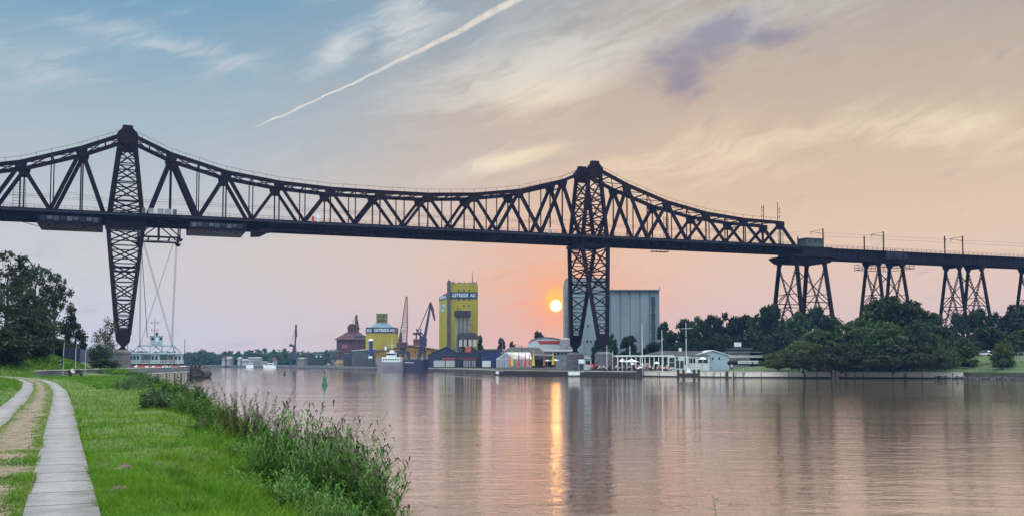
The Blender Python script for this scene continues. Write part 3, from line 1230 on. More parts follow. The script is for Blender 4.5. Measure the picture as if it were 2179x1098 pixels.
# ------------------------------------------------------------------ people (one continuous skinned figure, reused)
def person_mesh(name, joints, edges, mats, bands):
    """joints: (x,y,z,r); bands: list of (zmax, material index)"""
    me = bpy.data.meshes.new(name)
    me.from_pydata([j[:3] for j in joints], edges, [])
    o = bpy.data.objects.new(name, me)
    COL.objects.link(o)
    sk = o.modifiers.new('skin', 'SKIN')
    sk.use_smooth_shade = True
    for i, j in enumerate(joints):
        me.skin_vertices[0].data[i].radius = (j[3], j[3] * (j[4] if len(j) > 4 else 1))
    me.skin_vertices[0].data[0].use_root = True
    o.modifiers.new('sub', 'SUBSURF').levels = 1
    dg = bpy.context.evaluated_depsgraph_get()
    em = bpy.data.meshes.new_from_object(o.evaluated_get(dg))
    bpy.data.objects.remove(o)
    em.materials.clear()
    for q in mats:
        em.materials.append(q)
    for p in em.polygons:
        z = p.center.z
        for zm, k in bands:
            if z < zm:
                p.material_index = k
                break
    em.name = name
    return em


SKIN = mat('skin', (.42, .25, .18), .6, var=.1, scale=4)
HAIR = mat('hair', (.05, .035, .025), .7, var=.3, scale=20)
CLOTH = [mat('dark trousers', (.02, .022, .035), .8, var=.3, scale=8), mat('white shirt', (.6, .58, .56), .8, var=.1, scale=8), mat('navy jacket', (.02, .025, .06), .8, var=.3, scale=8),
         mat('red top', (.35, .04, .035), .8, var=.2, scale=8), mat('grey coat', (.12, .12, .13), .8, var=.2, scale=8)]
ST = [(0, 0, .95, .13), (0, 0, 1.2, .15, .8), (0, 0, 1.42, .14, .7), (0, 0, 1.52, .055), (0, -.01, 1.66, .095), (0, 0, 1.76, .06),
      (.19, 0, 1.4, .055), (.25, .03, 1.12, .045), (.27, -.06, .86, .035), (.275, -.08, .76, .03),
      (-.19, 0, 1.4, .055), (-.25, .03, 1.12, .045), (-.27, -.06, .86, .035), (-.275, -.08, .76, .03),
      (.1, 0, .85, .095), (.11, -.02, .48, .065), (.11, .03, .08, .045), (.12, -.14, .035, .035),
      (-.1, 0, .85, .095), (-.11, -.02, .48, .065), (-.11, .03, .08, .045), (-.12, -.14, .035, .035)]
SE = [(0, 1), (1, 2), (2, 3), (3, 4), (4, 5), (2, 6), (6, 7), (7, 8), (8, 9), (2, 10), (10, 11), (11, 12), (12, 13), (0, 14), (14, 15), (15, 16), (16, 17), (0, 18), (18, 19), (19, 20), (20, 21)]
# seated: hips at .45, thighs forward (-y)
SI = [(0, .05, .5, .14), (0, .1, .76, .15, .8), (0, .08, .98, .14, .7), (0, .05, 1.08, .055), (0, 0, 1.22, .095), (0, 0, 1.32, .06),
      (.19, .07, .96, .055), (.25, 0, .72, .045), (.18, -.2, .62, .035), (.13, -.28, .6, .03),
      (-.19, .07, .96, .055), (-.25, 0, .72, .045), (-.18, -.2, .62, .035), (-.13, -.28, .6, .03),
      (.1, -.05, .5, .1), (.13, -.45, .5, .07), (.13, -.5, .09, .045), (.13, -.64, .04, .035),
      (-.1, -.05, .5, .1), (-.13, -.45, .5, .07), (-.13, -.5, .09, .045), (-.13, -.64, .04, .035)]


def standing(top):
    return person_mesh('person', ST, SE, [CLOTH[0], CLOTH[top], SKIN, HAIR], [(.9, 0), (1.48, 1), (1.7, 2), (3, 3)])


def seated(top):
    return person_mesh('person', SI, SE, [CLOTH[0], CLOTH[top], SKIN, HAIR], [(.56, 0), (1.05, 1), (1.25, 2), (3, 3)])


STAND = {k: standing(k) for k in (1, 2, 3, 4)}
SEAT = {k: seated(k) for k in (1, 2, 3, 4)}


def person(me, loc, rz, label=None, group=None, parent=None):
    o = bpy.data.objects.new('person', me)
    COL.objects.link(o)
    o.location = loc
    o.rotation_euler.z = rz
    if label:
        tag(o, label, 'person', group)
    return o


# ------------------------------------------------------------------ the suspended ferry
FS = 8.6
fx, fy = LT[0] + AX[0] * FS + VX[0] * 5, LT[1] + AX[1] * FS + VX[1] * 5
ferry = thing('suspended_ferry', 'pale blue ferry gondola hanging on long cables from the bridge deck beside the first tower', 'ferry', (fx, fy, 3.3), ANG)


def fpart(mb, name, m, par=None):
    return mb.build(name, m, par or ferry)


o = MB().box(-7.2, 7.2, -4.2, 4.2, 0, .45)
fpart(o, 'deck', DARKW)
o = MB()
for sg in (-1, 1):
    y = sg * 4.1
    for z in (1.0, 1.4):
        o.bar((-7.1, y, z), (7.1, y, z), .09)
    o.bar((-7.1, y, .55), (7.1, y, .55), .16)
    for x in np.linspace(-7.1, 7.1, 21):
        o.bar((x, y, .45), (x, y, 1.4), .08)
fpart(o, 'railing', WHITE)
for sg in (-1, 1):
    y0, y1 = sorted((sg * 4.0, sg * 2.6))
    for a, b in ((-6.9, -3.9), (-1.4, .9), (4.6, 6.9)):
        o = MB().box(a, b, y0, y1, .45, 3.0)
        w_ = fpart(o, 'side_cabin', PALEB)
        g_ = MB()
        n = max(1, int((b - a) / .8))
        for k in range(n):
            xa = a + .2 + (b - a - .4) * k / n
            g_.box(xa, xa + .55, sg * 4.03 - .04, sg * 4.03 + .04, 1.5, 2.5)
        fpart(g_, 'window', GLASS, w_)
    o = MB()
    o.prism([(sg * 4.4, 3.02), (sg * 2.2, 3.3), (sg * 2.2, 3.42), (sg * 4.4, 3.16)] if sg > 0 else [(-2.2, 3.3), (-4.4, 3.02), (-4.4, 3.16), (-2.2, 3.42)], -7.0, 7.0, 'x')
    fpart(o, 'canopy_roof', PALEB)
o = MB()
for sg in (-1, 1):
    y = sg * 2.4
    for x in (-6.8, -3.2, 0, 3.2, 6.8):
        o.bar((x, y, .45), (x, y, 3.3), .2)
    for x0, x1 in ((-6.8, -4.6), (6.8, 4.6)):
        o.bar((x0, y, 3.2), (x1, y, 5.3), .22)
    for x0, x1 in ((-4.6, -1.6), (4.6, 1.6), (-.4, 2.4), (.4, -2.4)):
        o.bar((x0, y, 5.3), (x1, y, 3.2), .16)
    for x in (-4.6, -1.6, 1.6, 4.6):
        o.bar((x, y, 3.2), (x, y, 5.3), .16)
    o.bar((-6.8, y, 3.3), (6.8, y, 3.3), .2)
fpart(o, 'truss_frame', PALEB)
o = MB().box(-4.8, 4.8, -2.9, 2.9, 5.2, 5.45)
fpart(o, 'upper_platform', PALEB)
o = MB()
for sg in (-1, 1):
    for z in (5.95, 6.45):
        o.bar((-4.8, sg * 2.85, z), (4.8, sg * 2.85, z), .07)
    for x in np.linspace(-4.8, 4.8, 9):
        o.bar((x, sg * 2.85, 5.45), (x, sg * 2.85, 6.45), .07)
fpart(o, 'platform_railing', WHITE)
o = MB()
o.hexa([(-1.5, -2.0, 5.45), (1.5, -2.0, 5.45), (1.5, .6, 5.45), (-1.5, .6, 5.45), (-1.7, -2.2, 7.9), (1.7, -2.2, 7.9), (1.7, .8, 7.9), (-1.7, .8, 7.9)])
o.box(-1.85, 1.85, -2.35, .95, 7.9, 8.1)
cab = fpart(o, 'wheelhouse', PALEB)
for a, b, z0 in ((-1.35, -.65, 6.9), (-.25, .45, 6.4), (.85, 1.4, 6.9)):
    fpart(MB().box(a, b, -2.24, -2.05, z0, 7.6), 'window', GLASS if a != -.25 else WHITE, cab)
o = MB()
o.tube((-.5, -.5, 8.1), (-.5, -.5, 12.9), .1, .05)
for z, w_ in ((9.6, .8), (11.4, .8), (11.9, 1.3)):
    o.bar((-.5 - w_, -.5, z), (-.5 + w_, -.5, z), .08)
for z in (9.6, 11.4):
    for dx in (-.8, .8):
        o.tube((-.5 + dx, -.5, z), (-.5 + dx, -.5, z + .35), .13)
fpart(o, 'mast', DGREY)
o = MB().lathe([(.05, 0), (.35, .15), (.38, .6), (.2, .9), (.05, 1.0)], 10, (.1, -.7, 8.1))
fpart(o, 'radar_dome', DGREY)
o = MB()
for x, y in ((-7.4, -4.0), (4.6, -4.35), (7.35, -4.0)):
    o.tube((x, y, 0), (x, y, {-7.4: 7.0, 4.6: 3.2, 7.35: 7.2}[x]), .12, .09)
fpart(o, 'guide_post', DGREY)
TOPZ = 34.6
o = MB()
for y in (-3, 3):
    for x0, x1 in ((-4.4, -4.7), (-4.2, -4.45), (4.2, 4.9), (3.9, 4.7), (4.4, -4.0), (4.2, -4.2), (-4.4, 4.0), (-4.2, 4.2)):
        fpart(MB().tube((x0, y, 5.3), (x1, y, TOPZ), .03, n=4), 'cable', GREY if abs(x0 - x1) > 2 else DGREY)
fpart(MB().tube((-2.4, -2.0, 7.6), (-4.6, -3.4, TOPZ), .09, n=5), 'power_cable', DARKW)
o = MB()
for sg in (-1, 1):
    y = sg * 6.3
    o.box(-5.6, 5.6, y - .2, y + .2, 34.5, 35.0)
    o.box(-5.6, 5.6, y - .2, y + .2, 39.6, 40.0)
    for x in (-5.4, 0, 5.4):
        o.bar((x, y, 34.8), (x, y, 40.2), .35)
    o.bar((-5.4, y, 35), (0, y, 39.6), .3)
    o.bar((5.4, y, 35), (0, y, 39.6), .3)
    for x in (-5.4, 5.4):
        o.prism([(x - .9, 34.5), (x + .9, 34.5), (x + .4, 33.7), (x - .4, 33.7)], y - .4, y + .4)
for x in (-5.4, -2.7, 0, 2.7, 5.4):
    o.box(x - .2, x + .2, -6.1, 6.1, 34.5, 34.9)
for k in range(10):
    xa = -5 + k
    o.bar((xa, -6.0, 34.2 - .5 * math.sin((k + .5) / 10 * math.pi)), (xa + 1, -6.0, 34.2 - .5 * math.sin((k + 1.5) / 10 * math.pi)), .12)
fpart(o, 'carriage', STEEL)
for x0, w_, mm in ((-2.9, 1.3, GREY), (-.5, 1.5, GREY), (1.3, 1.6, GREY), (3.4, 1.0, DGREY), (-4.6, .9, DGREY)):
    fpart(MB().box(x0, x0 + w_, -7.1, -6.4, 40.9, 42.4), 'machine_cabinet', mm)
fpart(MB().box(-5.6, 5.6, -7.2, -6.2, 40.6, 40.88), 'machine_walkway', STEEL)
rot = lambda x, y: (fx + AX[0] * x + VX[0] * y, fy + AX[1] * x + VX[1] * y)
for k, (x, lab) in enumerate(((-3.2, 'person in dark clothes at the ferry railing left of the side cabin'), (2.2, 'passenger in navy standing at the middle of the ferry railing'), (2.9, 'passenger in grey coat standing next to the one in navy on the ferry'), (3.7, 'passenger in red top standing by the ferry end cabin'))):
    a, b = rot(x, -3.7)
    person(STAND[(4, 2, 4, 3)[k]], (a, b, 3.75), ANG, lab, 'passengers along the ferry railing')

# ------------------------------------------------------------------ landing jetty on the near bank
JA, JB = Vector((-63.8, 137.0, 0)), Vector((-84.8, 278.0, 0))
jd = (JB - JA).normalized()
jn = Vector((-jd.y, jd.x, 0))               # towards the dock side (left)
jl = (JB - JA).length
jz = lambda t: 1.95 - .2 * t / jl
jetty = thing('landing_jetty', 'grey concrete ferry jetty with long blue grey parapet wall reaching into the canal', 'jetty', (JA.x, JA.y, 0), math.atan2(jd.y, jd.x))
o = MB()
o.hexa([(-.2, -.28, 1.5), (jl, -.28, 1.0), (jl, .28, 1.0), (-.2, .28, 1.5), (-.2, -.28, 2.85), (jl, -.28, 3.0), (jl, .28, 3.0), (-.2, .28, 2.85)])
o.build('parapet_wall', mat('blue grey painted concrete', (.105, .12, .175), .7, base2=(.07, .08, .13), scale=.5, stretch=(.3, 1, 1)), jetty)
o = MB()
o.hexa([(-.3, -.4, 2.852), (jl + .1, -.4, 3.002), (jl + .1, .4, 3.002), (-.3, .4, 2.852), (-.3, -.4, 2.95), (jl + .1, -.4, 3.1), (jl + .1, .4, 3.1), (-.3, .4, 2.95)])
o.build('wall_coping', CONCL, jetty)
o = MB()
o.box(20, jl + .4, -.9, 5.0, -1.5, 1.72)
o.build('quay_block', CONC, jetty)
o = MB()
o.box(20, jl + .5, -1.0, -.3, 1.724, 1.86)
o.build('quay_edge', CONCL, jetty)
o = MB()
for t in range(24, int(jl), 9):
    o.box(t, t + .2, -1.08, -.9, -1, 1.7)
o.build('fender_timber', DARKW, jetty)
o = MB()
for k in range(7):
    a = jl - 26 + k * 2.1
    o.tube((a, -1.5, -1), (a, -1.5, 3.3 if k % 3 == 0 else 2.6), .38, n=8)
o.box(jl - 27, jl - 12.5, -1.95, -1.1, .7, 1.2)
o.build('fender_piles', DARKW, jetty)
o = MB().tube((jl - 12, -1.6, .9), (jl + 1.5, -1.6, .9), 1.05, n=12)
o.build('floating_fender', DARKW, jetty)
o = MB()
for a in (jl + 1.7, jl + 3.1):
    for y in (-2.2, -1.0):
        o.bar((a, y, 0), (a, y, 2.0), .12)
    o.bar((a, -2.2, 1.95), (a, -1.0, 1.95), .1, up=(0, 0, 1))
for z in (.5, 1.25, 1.95):
    for y in (-2.2, -1.0):
        o.bar((jl + 1.4, y, z), (jl + 3.2, y, z), .1)
o.build('end_railing', GREY, jetty)
o = MB()
for t in (jl - .2, jl - .9, jl - 1.6):
    o.bar((t, 0, 3.1), (t, 0, 4.4), .09)
o.bar((jl - .2, 0, 4.4), (jl - 1.6, 0, 4.4), .09)
o.build('wall_railing', DGREY, jetty)


def jat(t, n, z=0.0):
    p = JA + jd * t + jn * n
    return Vector((p.x, p.y, z))


# dock apron behind the wall
o = MB()
pts = [jat(60, 1), jat(jl, 3), jat(jl, 16), jat(60, 24)]
o.add([(p.x, p.y, 1.9) for p in pts] + [(p.x, p.y, -1) for p in pts], [(0, 1, 2, 3), (0, 1, 5, 4), (1, 2, 6, 5), (2, 3, 7, 6), (3, 0, 4, 7)])
tag(o.build('dock_pavement', CONC), kind='structure')
# red and white barriers behind the wall
bars_ = ['red and white striped barrier standing left end behind the jetty wall', 'red and white striped barrier standing mid row behind the jetty wall', 'red and white striped barrier standing right end behind the jetty wall']
REDW = mat('red white stripes', (.5, .05, .04), .5, base2=(.7, .7, .68), scale=1.6, stretch=(1, .2, .2), lo=.48, hi=.52, detail=0)
for k, px in enumerate((303, 340, 378)):
    p = at(px, 779, 262)
    t = thing('striped_barrier', bars_[k], 'barrier', (p.x, p.y, 1.9), ANG, 'barriers behind the jetty wall')
    o = MB()
    o.box(-2, 2, -.06, .06, .95, 1.3)
    o.box(-2, 2, -.06, .06, .45, .7)
    o.build('board', REDW, t)
    o = MB()
    for x in (-1.7, 0, 1.7):
        o.bar((x, 0, 0), (x, 0, 1.35), .1)
        o.box(x - .3, x + .3, -.3, .3, 0, .1)
    o.build('post', WHITE, t)
labs = ['person in white shirt among the waiting people left of the ferry landing', 'person in red top waiting behind the jetty wall under the ferry', 'person in navy jacket waiting behind the jetty wall below the wheelhouse', 'person in grey coat waiting behind the jetty wall near its right end']
for k, px in enumerate((290, 318, 350, 366)):
    p = at(px, 779, 258)
    person(STAND[(1, 3, 2, 4)[k]], (p.x, p.y, 1.9), k, labs[k], 'people waiting at the ferry landing')

# ------------------------------------------------------------------ left bank furniture
STEELP = mat('galvanised steel', (.32, .33, .35), .45, var=.2, scale=2, metal=.3)


def gz(x, y):
    u, v = xy2uv(x, y)
    return float(bank_z(u, v))


for px, ptop, Y, lab in ((134, 726, 141.5, 'thin bent grey pole carrying the small signal box'), (160, 727, 150, 'thin bent grey pole behind the seated couple'), (181, 738, 138, 'thin grey pole standing right of the seated couple'), (176, 720, 190, 'short grey pole rising behind the navy billboard')):
    p = at(px, 800, Y)
    z0 = gz(p.x, p.y)
    zt = at(px, ptop, Y).z
    t = thing('lamp_pole', lab, 'pole', (p.x, p.y, z0 - .1), 0, 'thin grey poles by the jetty wall')
    o = MB()
    h = zt - z0
    o.tube((0, 0, 0), (0, 0, h * .8), .075, .055)
    o.tube((0, 0, h * .8), (.12, 0, h), .055, .045)
    o.build('pole', STEELP, t)
    MB().lathe([(.13, 0), (.13, .18), (.08, .22)], 8).build('pole_base', STEELP, t)
    if px == 134:
        o = MB()
        o.box(-.42, -.06, -.2, .2, 1.55, 2.6)
        o.box(-.3, .3, -.12, .12, 2.7, 2.85)
        sb = o.build('signal_box', DARKW, t)
        for z in (2.3, 1.8):
            MB().tube((-.24, -.21, z), (-.24, -.24, z), .1, n=10).build('signal_lens', STEELP, sb)
bb = at(154, 768, 182)
zb = gz(bb.x, bb.y)
t = thing('billboard', 'large dark navy two winged billboard on the slope left of the tower pier', 'billboard', (bb.x, bb.y, zb))
lx, rx = at(138, 760, 182).x - bb.x, at(170, 760, 182).x - bb.x
zt = at(154, 740.5, 182).z - zb
zl = at(154, 768, 182).z - zb
o = MB().box(lx, rx, -.1, .1, zl, zt)
o.build('front_board', mat('navy board', (.022, .026, .085), .55, var=.3, scale=.5), t)
o = MB()
r2 = at(186, 760, 184).x - bb.x
o.hexa([(rx + .03, -.1, zl - .2), (r2, 2.4, zl - .2), (r2, 2.6, zl - .2), (rx + .03, .1, zl - .2), (rx + .03, -.1, zt - .1), (r2, 2.4, zt - .5), (r2, 2.6, zt - .5), (rx + .03, .1, zt - .1)])
o.build('side_board', mat('slate board', (.045, .06, .12), .55, var=.3, scale=.5), t)
o = MB()
for x in (lx + .3, 0, rx - .2):
    o.bar((x, .25, -.6), (x, .25, zt), .15)
o.build('support_post', DGREY, t)
# bench with the seated couple
bp = gnd(161, 803.5, 2.0)
bz = gz(bp.x, bp.y)
t = thing('park_bench', 'dark bench in the grass before the jetty wall with two people on it', 'bench', (bp.x, bp.y, bz), R(55))
MB().box(-.95, .95, -.3, .16, .4, .46).build('seat', DARKW, t)
MB().box(-.95, .95, .2, .26, .5, .95).build('backrest', DARKW, t)
for x in (-.8, .8):
    MB().box(x - .05, x + .05, -.28, .25, 0, .4).build('leg', DARKW, t)
for k, (dx, lab) in enumerate(((-.42, 'person in white top seated on the bench by the wall'), (.42, 'person in navy jacket seated on the bench by the wall'))):
    c_, s_ = math.cos(R(55)), math.sin(R(55))
    person(SEAT[(1, 2)[k]], (bp.x + dx * c_, bp.y + dx * s_, bz), R(55), lab, 'couple on the bench')


# ------------------------------------------------------------------ vegetation builders
def leaves(P, size, r, asp=(1.0, .6), up=0.0):
    """diamond leaves at points P"""
    n = len(P)
    a = r.normal(size=(n, 3))
    a[:, 2] += up
    a /= np.linalg.norm(a, axis=1, keepdims=True)
    b = r.normal(size=(n, 3))
    b -= a * np.sum(a * b, 1, keepdims=True)
    b /= np.linalg.norm(b, axis=1, keepdims=True)
    s = size * r.uniform(.55, 1.35, (n, 1))
    a, b = a * s * asp[0], b * s * asp[1]
    V = np.stack([P - a, P - b * .9 + a * .1, P + a, P + b * .9 + a * .1], 1).reshape(-1, 3)
    return V, np.arange(4 * n).reshape(n, 4)


def crown_points(r, h, w, n, base=.25, nb=26, lump=.34, sharp=0.0, open_=.0):
    """points on many lumps set through a crown of height h, width w"""
    out = []
    k = 0
    C_ = []
    while len(C_) < nb:
        t = r.uniform(0, 1)
        prof = (1 - t) ** (.5 + sharp) * (.55 + .45 * min(1, t / .25)) if sharp else math.sqrt(max(.02, 1 - (2 * t - .85) ** 2 / 1.35))
        ang = r.uniform(0, 2 * math.pi)
        rad = w / 2 * prof * math.sqrt(r.uniform(.08, 1)) * .86
        C_.append((rad * math.cos(ang), rad * math.sin(ang), h * (base + (1 - base) * (.05 + .9 * t)), w * lump * r.uniform(.45, 1.0) * (.5 + .5 * prof)))
    C_ = np.array(C_)
    wt = C_[:, 3] ** 2
    idx = r.choice(nb, n, p=wt / wt.sum())
    d = r.normal(size=(n, 3))
    d /= np.linalg.norm(d, axis=1, keepdims=True)
    rr = r.uniform(0, 1, (n, 1)) ** .45 * (1 + .25 * r.normal(size=(n, 1)))
    P = C_[idx, :3] + d * C_[idx, 3:4] * rr * np.array([1, 1, .8])
    return P, C_


def limb_mesh(r, h, base, C_, tr):
    o = MB()
    top = Vector((0, 0, h * .8))
    segs = 4
    pr, prr = Vector((0, 0, -.8)), tr * 1.25
    for k in range(segs):
        q = Vector((r.normal() * .02 * h * (k > 0), r.normal() * .02 * h * (k > 0), h * .82 * (k + 1) / segs))
        rr = tr * (1 - .8 * (k + 1) / segs)
        o.tube(pr, q, prr, rr, n=7)
        pr, prr = q, rr
    for c in C_:
        z = c[2] * r.uniform(.55, .8)
        k = max(.15, 1 - z / h)
        o.tube((0, 0, z), (c[0], c[1], c[2]), tr * .38 * k, tr * .06, n=5, cap=False)
    return o


TREEM = {'dark': leafmat('dark foliage', (.013, .028, .011, 1), (.028, .048, .015, 1), .25), 'mid': leafmat('mid foliage', (.024, .055, .014, 1), (.052, .095, .022, 1), .3),
         'olive': leafmat('olive foliage', (.038, .068, .016, 1), (.066, .098, .024, 1), .3), 'pine': leafmat('conifer foliage', (.008, .018, .012, 1), (.015, .028, .014, 1), .15),
         'fresh': leafmat('fresh foliage', (.05, .11, .02, 1), (.085, .15, .03, 1), .35), 'light': leafmat('thin foliage', (.05, .07, .03, 1), (.07, .09, .04, 1), .4)}
BARK = mat('bark', (.06, .05, .042), .9, var=.5, scale=6, bump=.02)
TREE_PROTO = {}


def tree_proto(kind, seed, n, leaf, h=10.0, w=8.0, **kw):
    key = (kind, seed)
    if key in TREE_PROTO:
        return TREE_PROTO[key]
    r = np.random.default_rng(seed)
    P, C_ = crown_points(r, h, w, n, **kw)
    V, Fq = leaves(P, leaf, r)
    cr = npmesh('crown', V, Fq, TREEM[kind])
    tk = limb_mesh(r, h, kw.get('base', .25), C_[:16], .028 * h).build('trunk', BARK)
    for o in (cr, tk):
        COL.objects.unlink(o)
    TREE_PROTO[key] = (cr, tk, h, w)
    return TREE_PROTO[key]


farb_wide = {}


def tree(name, proto, loc, h, w, label, cat='tree', group=None, rz=0.0):
    if w / h > 1.2 and proto in farb_wide:
        proto = farb_wide[proto]
    cr, tk, ph, pw = proto
    t = thing(name, label, cat, loc, rz, group)
    t.scale = (w / pw, w / pw, h / ph)
    for q in (cr, tk):
        c = q.copy()
        COL.objects.link(c)
        c.parent = t
    return t


def tree_px(name, proto, px, ytop, Y, wpx, label, z0, group, rz=0.0, cat='tree'):
    p = at(px, ytop, Y)
    if z0 is None:
        z0 = gz(p.x, p.y)
    return tree(name, proto, (p.x, p.y, z0 - .1), max(.8, p.z - z0 + .1), wpx * Y / F, label, cat, group, rz)


big = [tree_proto('dark', 11, 4300, .17, base=.26, nb=90, lump=.105), tree_proto('dark', 12, 4600, .17, base=.24, nb=84, lump=.11), tree_proto('mid', 13, 5500, .2, base=.12, nb=70, lump=.13),
       tree_proto('pine', 14, 5500, .22, base=.06, nb=60, lump=.16, sharp=.3), tree_proto('light', 15, 1500, .22, base=.3, nb=30, lump=.2)]
low = [tree_proto('dark', 21, 5000, .34, base=.06, nb=30, lump=.3), tree_proto('mid', 22, 5000, .34, base=.05, nb=30, lump=.3), tree_proto('olive', 23, 5000, .34, base=.02, nb=28, lump=.32)]

G1 = 'trees on the slope of the near bank'
for px, yt, Y, wp, k, nm, lab in (
        (18, 531, 168, 150, 0, 'broadleaf_tree', 'tallest dark broadleaf tree on the near slope, cut by the left picture edge'),
        (78, 556, 176, 110, 1, 'broadleaf_tree', 'tall dark tree with loose crown, second in the row on the near slope'),
        (118, 578, 182, 96, 0, 'broadleaf_tree', 'open crowned tree with bare lower trunk, outermost of the tall row'),
        (48, 600, 160, 120, 1, 'broadleaf_tree', 'dark dense tree before the tall row on the near slope'),
        (92, 648, 166, 90, 1, 'broadleaf_tree', 'shorter dark tree filling the gap under the tall row'),
        (158, 652, 190, 76, 3, 'conifer_tree', 'dark pointed conifer beside the navy billboard'),
        (226, 672, 262, 62, 4, 'birch_tree', 'thin sparse birch standing left of the first bridge tower'),
        (-60, 560, 160, 150, 2, 'broadleaf_tree', 'broadleaf tree partly outside the left picture edge')):
    tree_px(nm, big[k], px, yt, Y, wp, lab, None, G1, rz=px * .37)
for px, yt, Y, wp, k, lab in (
        (14, 704, 150, 96, 0, 'dark rounded bush at the left picture edge below the tall trees'),
        (60, 672, 158, 110, 0, 'wide dark shrub under the tall trees on the slope'),
        (-40, 690, 150, 120, 1, 'green shrub half outside the left picture edge'),
        (128, 722, 188, 80, 0, 'dark shrub at the foot of the conifer by the billboard'),
        (210, 735, 250, 44, 0, 'small dark bush left of the tower pier'),
        (100, 716, 184, 90, 1, 'mid green shrub up the slope behind the billboard')):
    tree_px('shrub', low[k], px, yt, Y, wp, lab, None, 'shrubs on the near slope', rz=px * .21, cat='shrub')
tree_px('shrub', low[0], 222, 764, 176, 62, 'dark bush growing over the jetty wall before the tower pier', None, 'shrubs on the near slope', cat='shrub')


# ------------------------------------------------------------------ far bank: helpers
LZ = QZ - .35


class Site:
    """a building site on the far bank: local x along the view's breadth, y away, z up"""
    def __init__(s, name, label, cat, pxc, Y, z0=LZ, group=None, rz=0.0):
        s.Y, s.k, s.z0 = Y, Y / F, z0
        p = at(pxc, 740, Y)
        s.x0 = p.x
        s.t = thing(name, label, cat, (p.x, Y, z0), rz, group)

    def x(s, px):
        return at(px, 740, s.Y).x - s.x0

    def z(s, py):
        return at(CX, py, s.Y).z - s.z0

    def box(s, mb, p0, p1, y0, y1, d0, d1):
        return mb.box(s.x(p0), s.x(p1), d0, d1, s.z(y0) if y0 is not None else -.5, s.z(y1))

    def part(s, mb, name, m, parent=None, smooth=False):
        return mb.build(name, m, parent or s.t, smooth)

    def windows(s, parent, rows, wpx, hpx, d, m=GLASS, name='window'):
        """rows: list of (py, [px...]) centres; each window a mesh of its own, on the face at depth d"""
        for py, pxs in rows:
            for px in pxs:
                o = MB().box(s.x(px - wpx / 2), s.x(px + wpx / 2), d - .04, d + .1, s.z(py + hpx / 2), s.z(py - hpx / 2))
                o.build(name, m, parent)


def far_edge(px):
    """point of the far water's edge straight under a picture column"""
    xs = [a for a, b in FAR_PX][::-1]
    ys = [b for a, b in FAR_PX][::-1]
    return gnd(px, float(np.interp(px, xs, ys)), 0)


def quay(px0, px1, z1, label, m, cap=CONCL, group='quay walls along the far bank', z0=-1.0, front=.45, step=1.0):
    knots = sorted({px0, px1} | {a for a, b in FAR_PX if px0 < a < px1})
    P = [far_edge(k) for k in knots]
    t = thing('quay_wall', label, 'wall', (P[0].x, P[0].y, 0), 0, group)
    a, c, j, wl = MB(), MB(), MB(), MB()
    for p, q in zip(P[:-1], P[1:]):
        d = (q - p)
        L = d.length
        d.normalize()
        n = Vector((d.y, -d.x, 0))
        if n.y > 0:
            n = -n
        o = P[0]
        f0, f1, r0, r1 = p + n * front - o, q + n * front - o, p - n * .6 - o, q - n * .6 - o
        zz = lambda v, z: (v.x, v.y, z)
        a.hexa([zz(f0, z0), zz(f1, z0), zz(r1, z0), zz(r0, z0), zz(f0, z1 - .22), zz(f1, z1 - .22), zz(r1, z1 - .22), zz(r0, z1 - .22)])
        w0, w1 = f0 + n * .02, f1 + n * .02
        wl.hexa([zz(w0, z0), zz(w1, z0), zz(f1, z0), zz(f0, z0), zz(w0, .34), zz(w1, .34), zz(f1, .34), zz(f0, .34)])
        g0, g1 = f0 + n * .08, f1 + n * .08
        c.hexa([zz(g0, z1 - .219), zz(g1, z1 - .219), zz(r1, z1 - .219), zz(r0, z1 - .219), zz(g0, z1), zz(g1, z1), zz(r1, z1), zz(r0, z1)])
        k = 0.0
        while k < L:
            v = f0 + d * k
            j.bar((v.x + n.x * .03, v.y + n.y * .03, z0), (v.x + n.x * .03, v.y + n.y * .03, z1 - .25), .16, .1)
            k += 7.0
    wl.build('waterline_stain', DARKW, t)
    a.build('wall_face', m, t)
    c.build('coping', cap, t)
    j.build('joint_strip', DARKW, t)
    return t


STAINED = mat('stained quay concrete', (.46, .45, .42), .85, base2=(.10, .10, .10), scale=.55, stretch=(1, 1, .25), detail=9, lo=.56, hi=.68)
SHEET = mat('rusty sheet piling', (.05, .045, .05), .8, base2=(.025, .022, .028), scale=1.5, stretch=(1, 1, .1))
quay(1366, 1560, 1.66, 'stained pale concrete quay wall below the white restaurant lawn', STAINED)
quay(1562, 1768, 1.66, 'stained pale concrete quay wall before the big bushes, ending at the dark post', STAINED)
quay(1776, 2050, 1.66, 'stained pale concrete quay wall running out into the riprap bank', STAINED)
quay(910, 1364, 1.5, 'low dark quay wall between the cargo ships and the restaurant terrace', SHEET)
quay(440, 905, 1.62, 'long grey harbour quay wall under the cranes and the distant village', mat('harbour quay grey', (.11, .12, .14), .8, var=.4, scale=.3), GREY)

# rising lawn and embankment behind the right part of the quay
GR2 = mat('far bank turf', (.05, .10, .022), .95, base2=(.03, .062, .018), scale=.35, detail=6, bump=.1)
nu, nt = 90, 26
V = []
for i in range(nu):
    px = 1478 + (2620 - 1478) * i / (nu - 1)
    e = far_edge(px)
    d = Vector((-VX[1] * 0 + .62, .78, 0))
    for k in range(nt):
        t = .9 + 85 * (k / (nt - 1)) ** 1.7
        rise = np.interp(px, [1478, 1520, 1640, 1720, 2000, 2620], [.15, 1.5, 1.9, 3.4, 4.2, 4.6])
        z = LZ - .05 + .06 * 0 + rise * float(smoothstep(t, 1.2, 30)) + .25 * (float(vnoise(px * .05, t * .4, 3)) - .5) * min(1, t / 6)
        if px > 2050:
            z -= 1.3 * max(0, 1 - t / 6) * min(1, (px - 2050) / 60)
        V.append((e.x + d.x * t, e.y + d.y * t, z))
V = np.array(V)
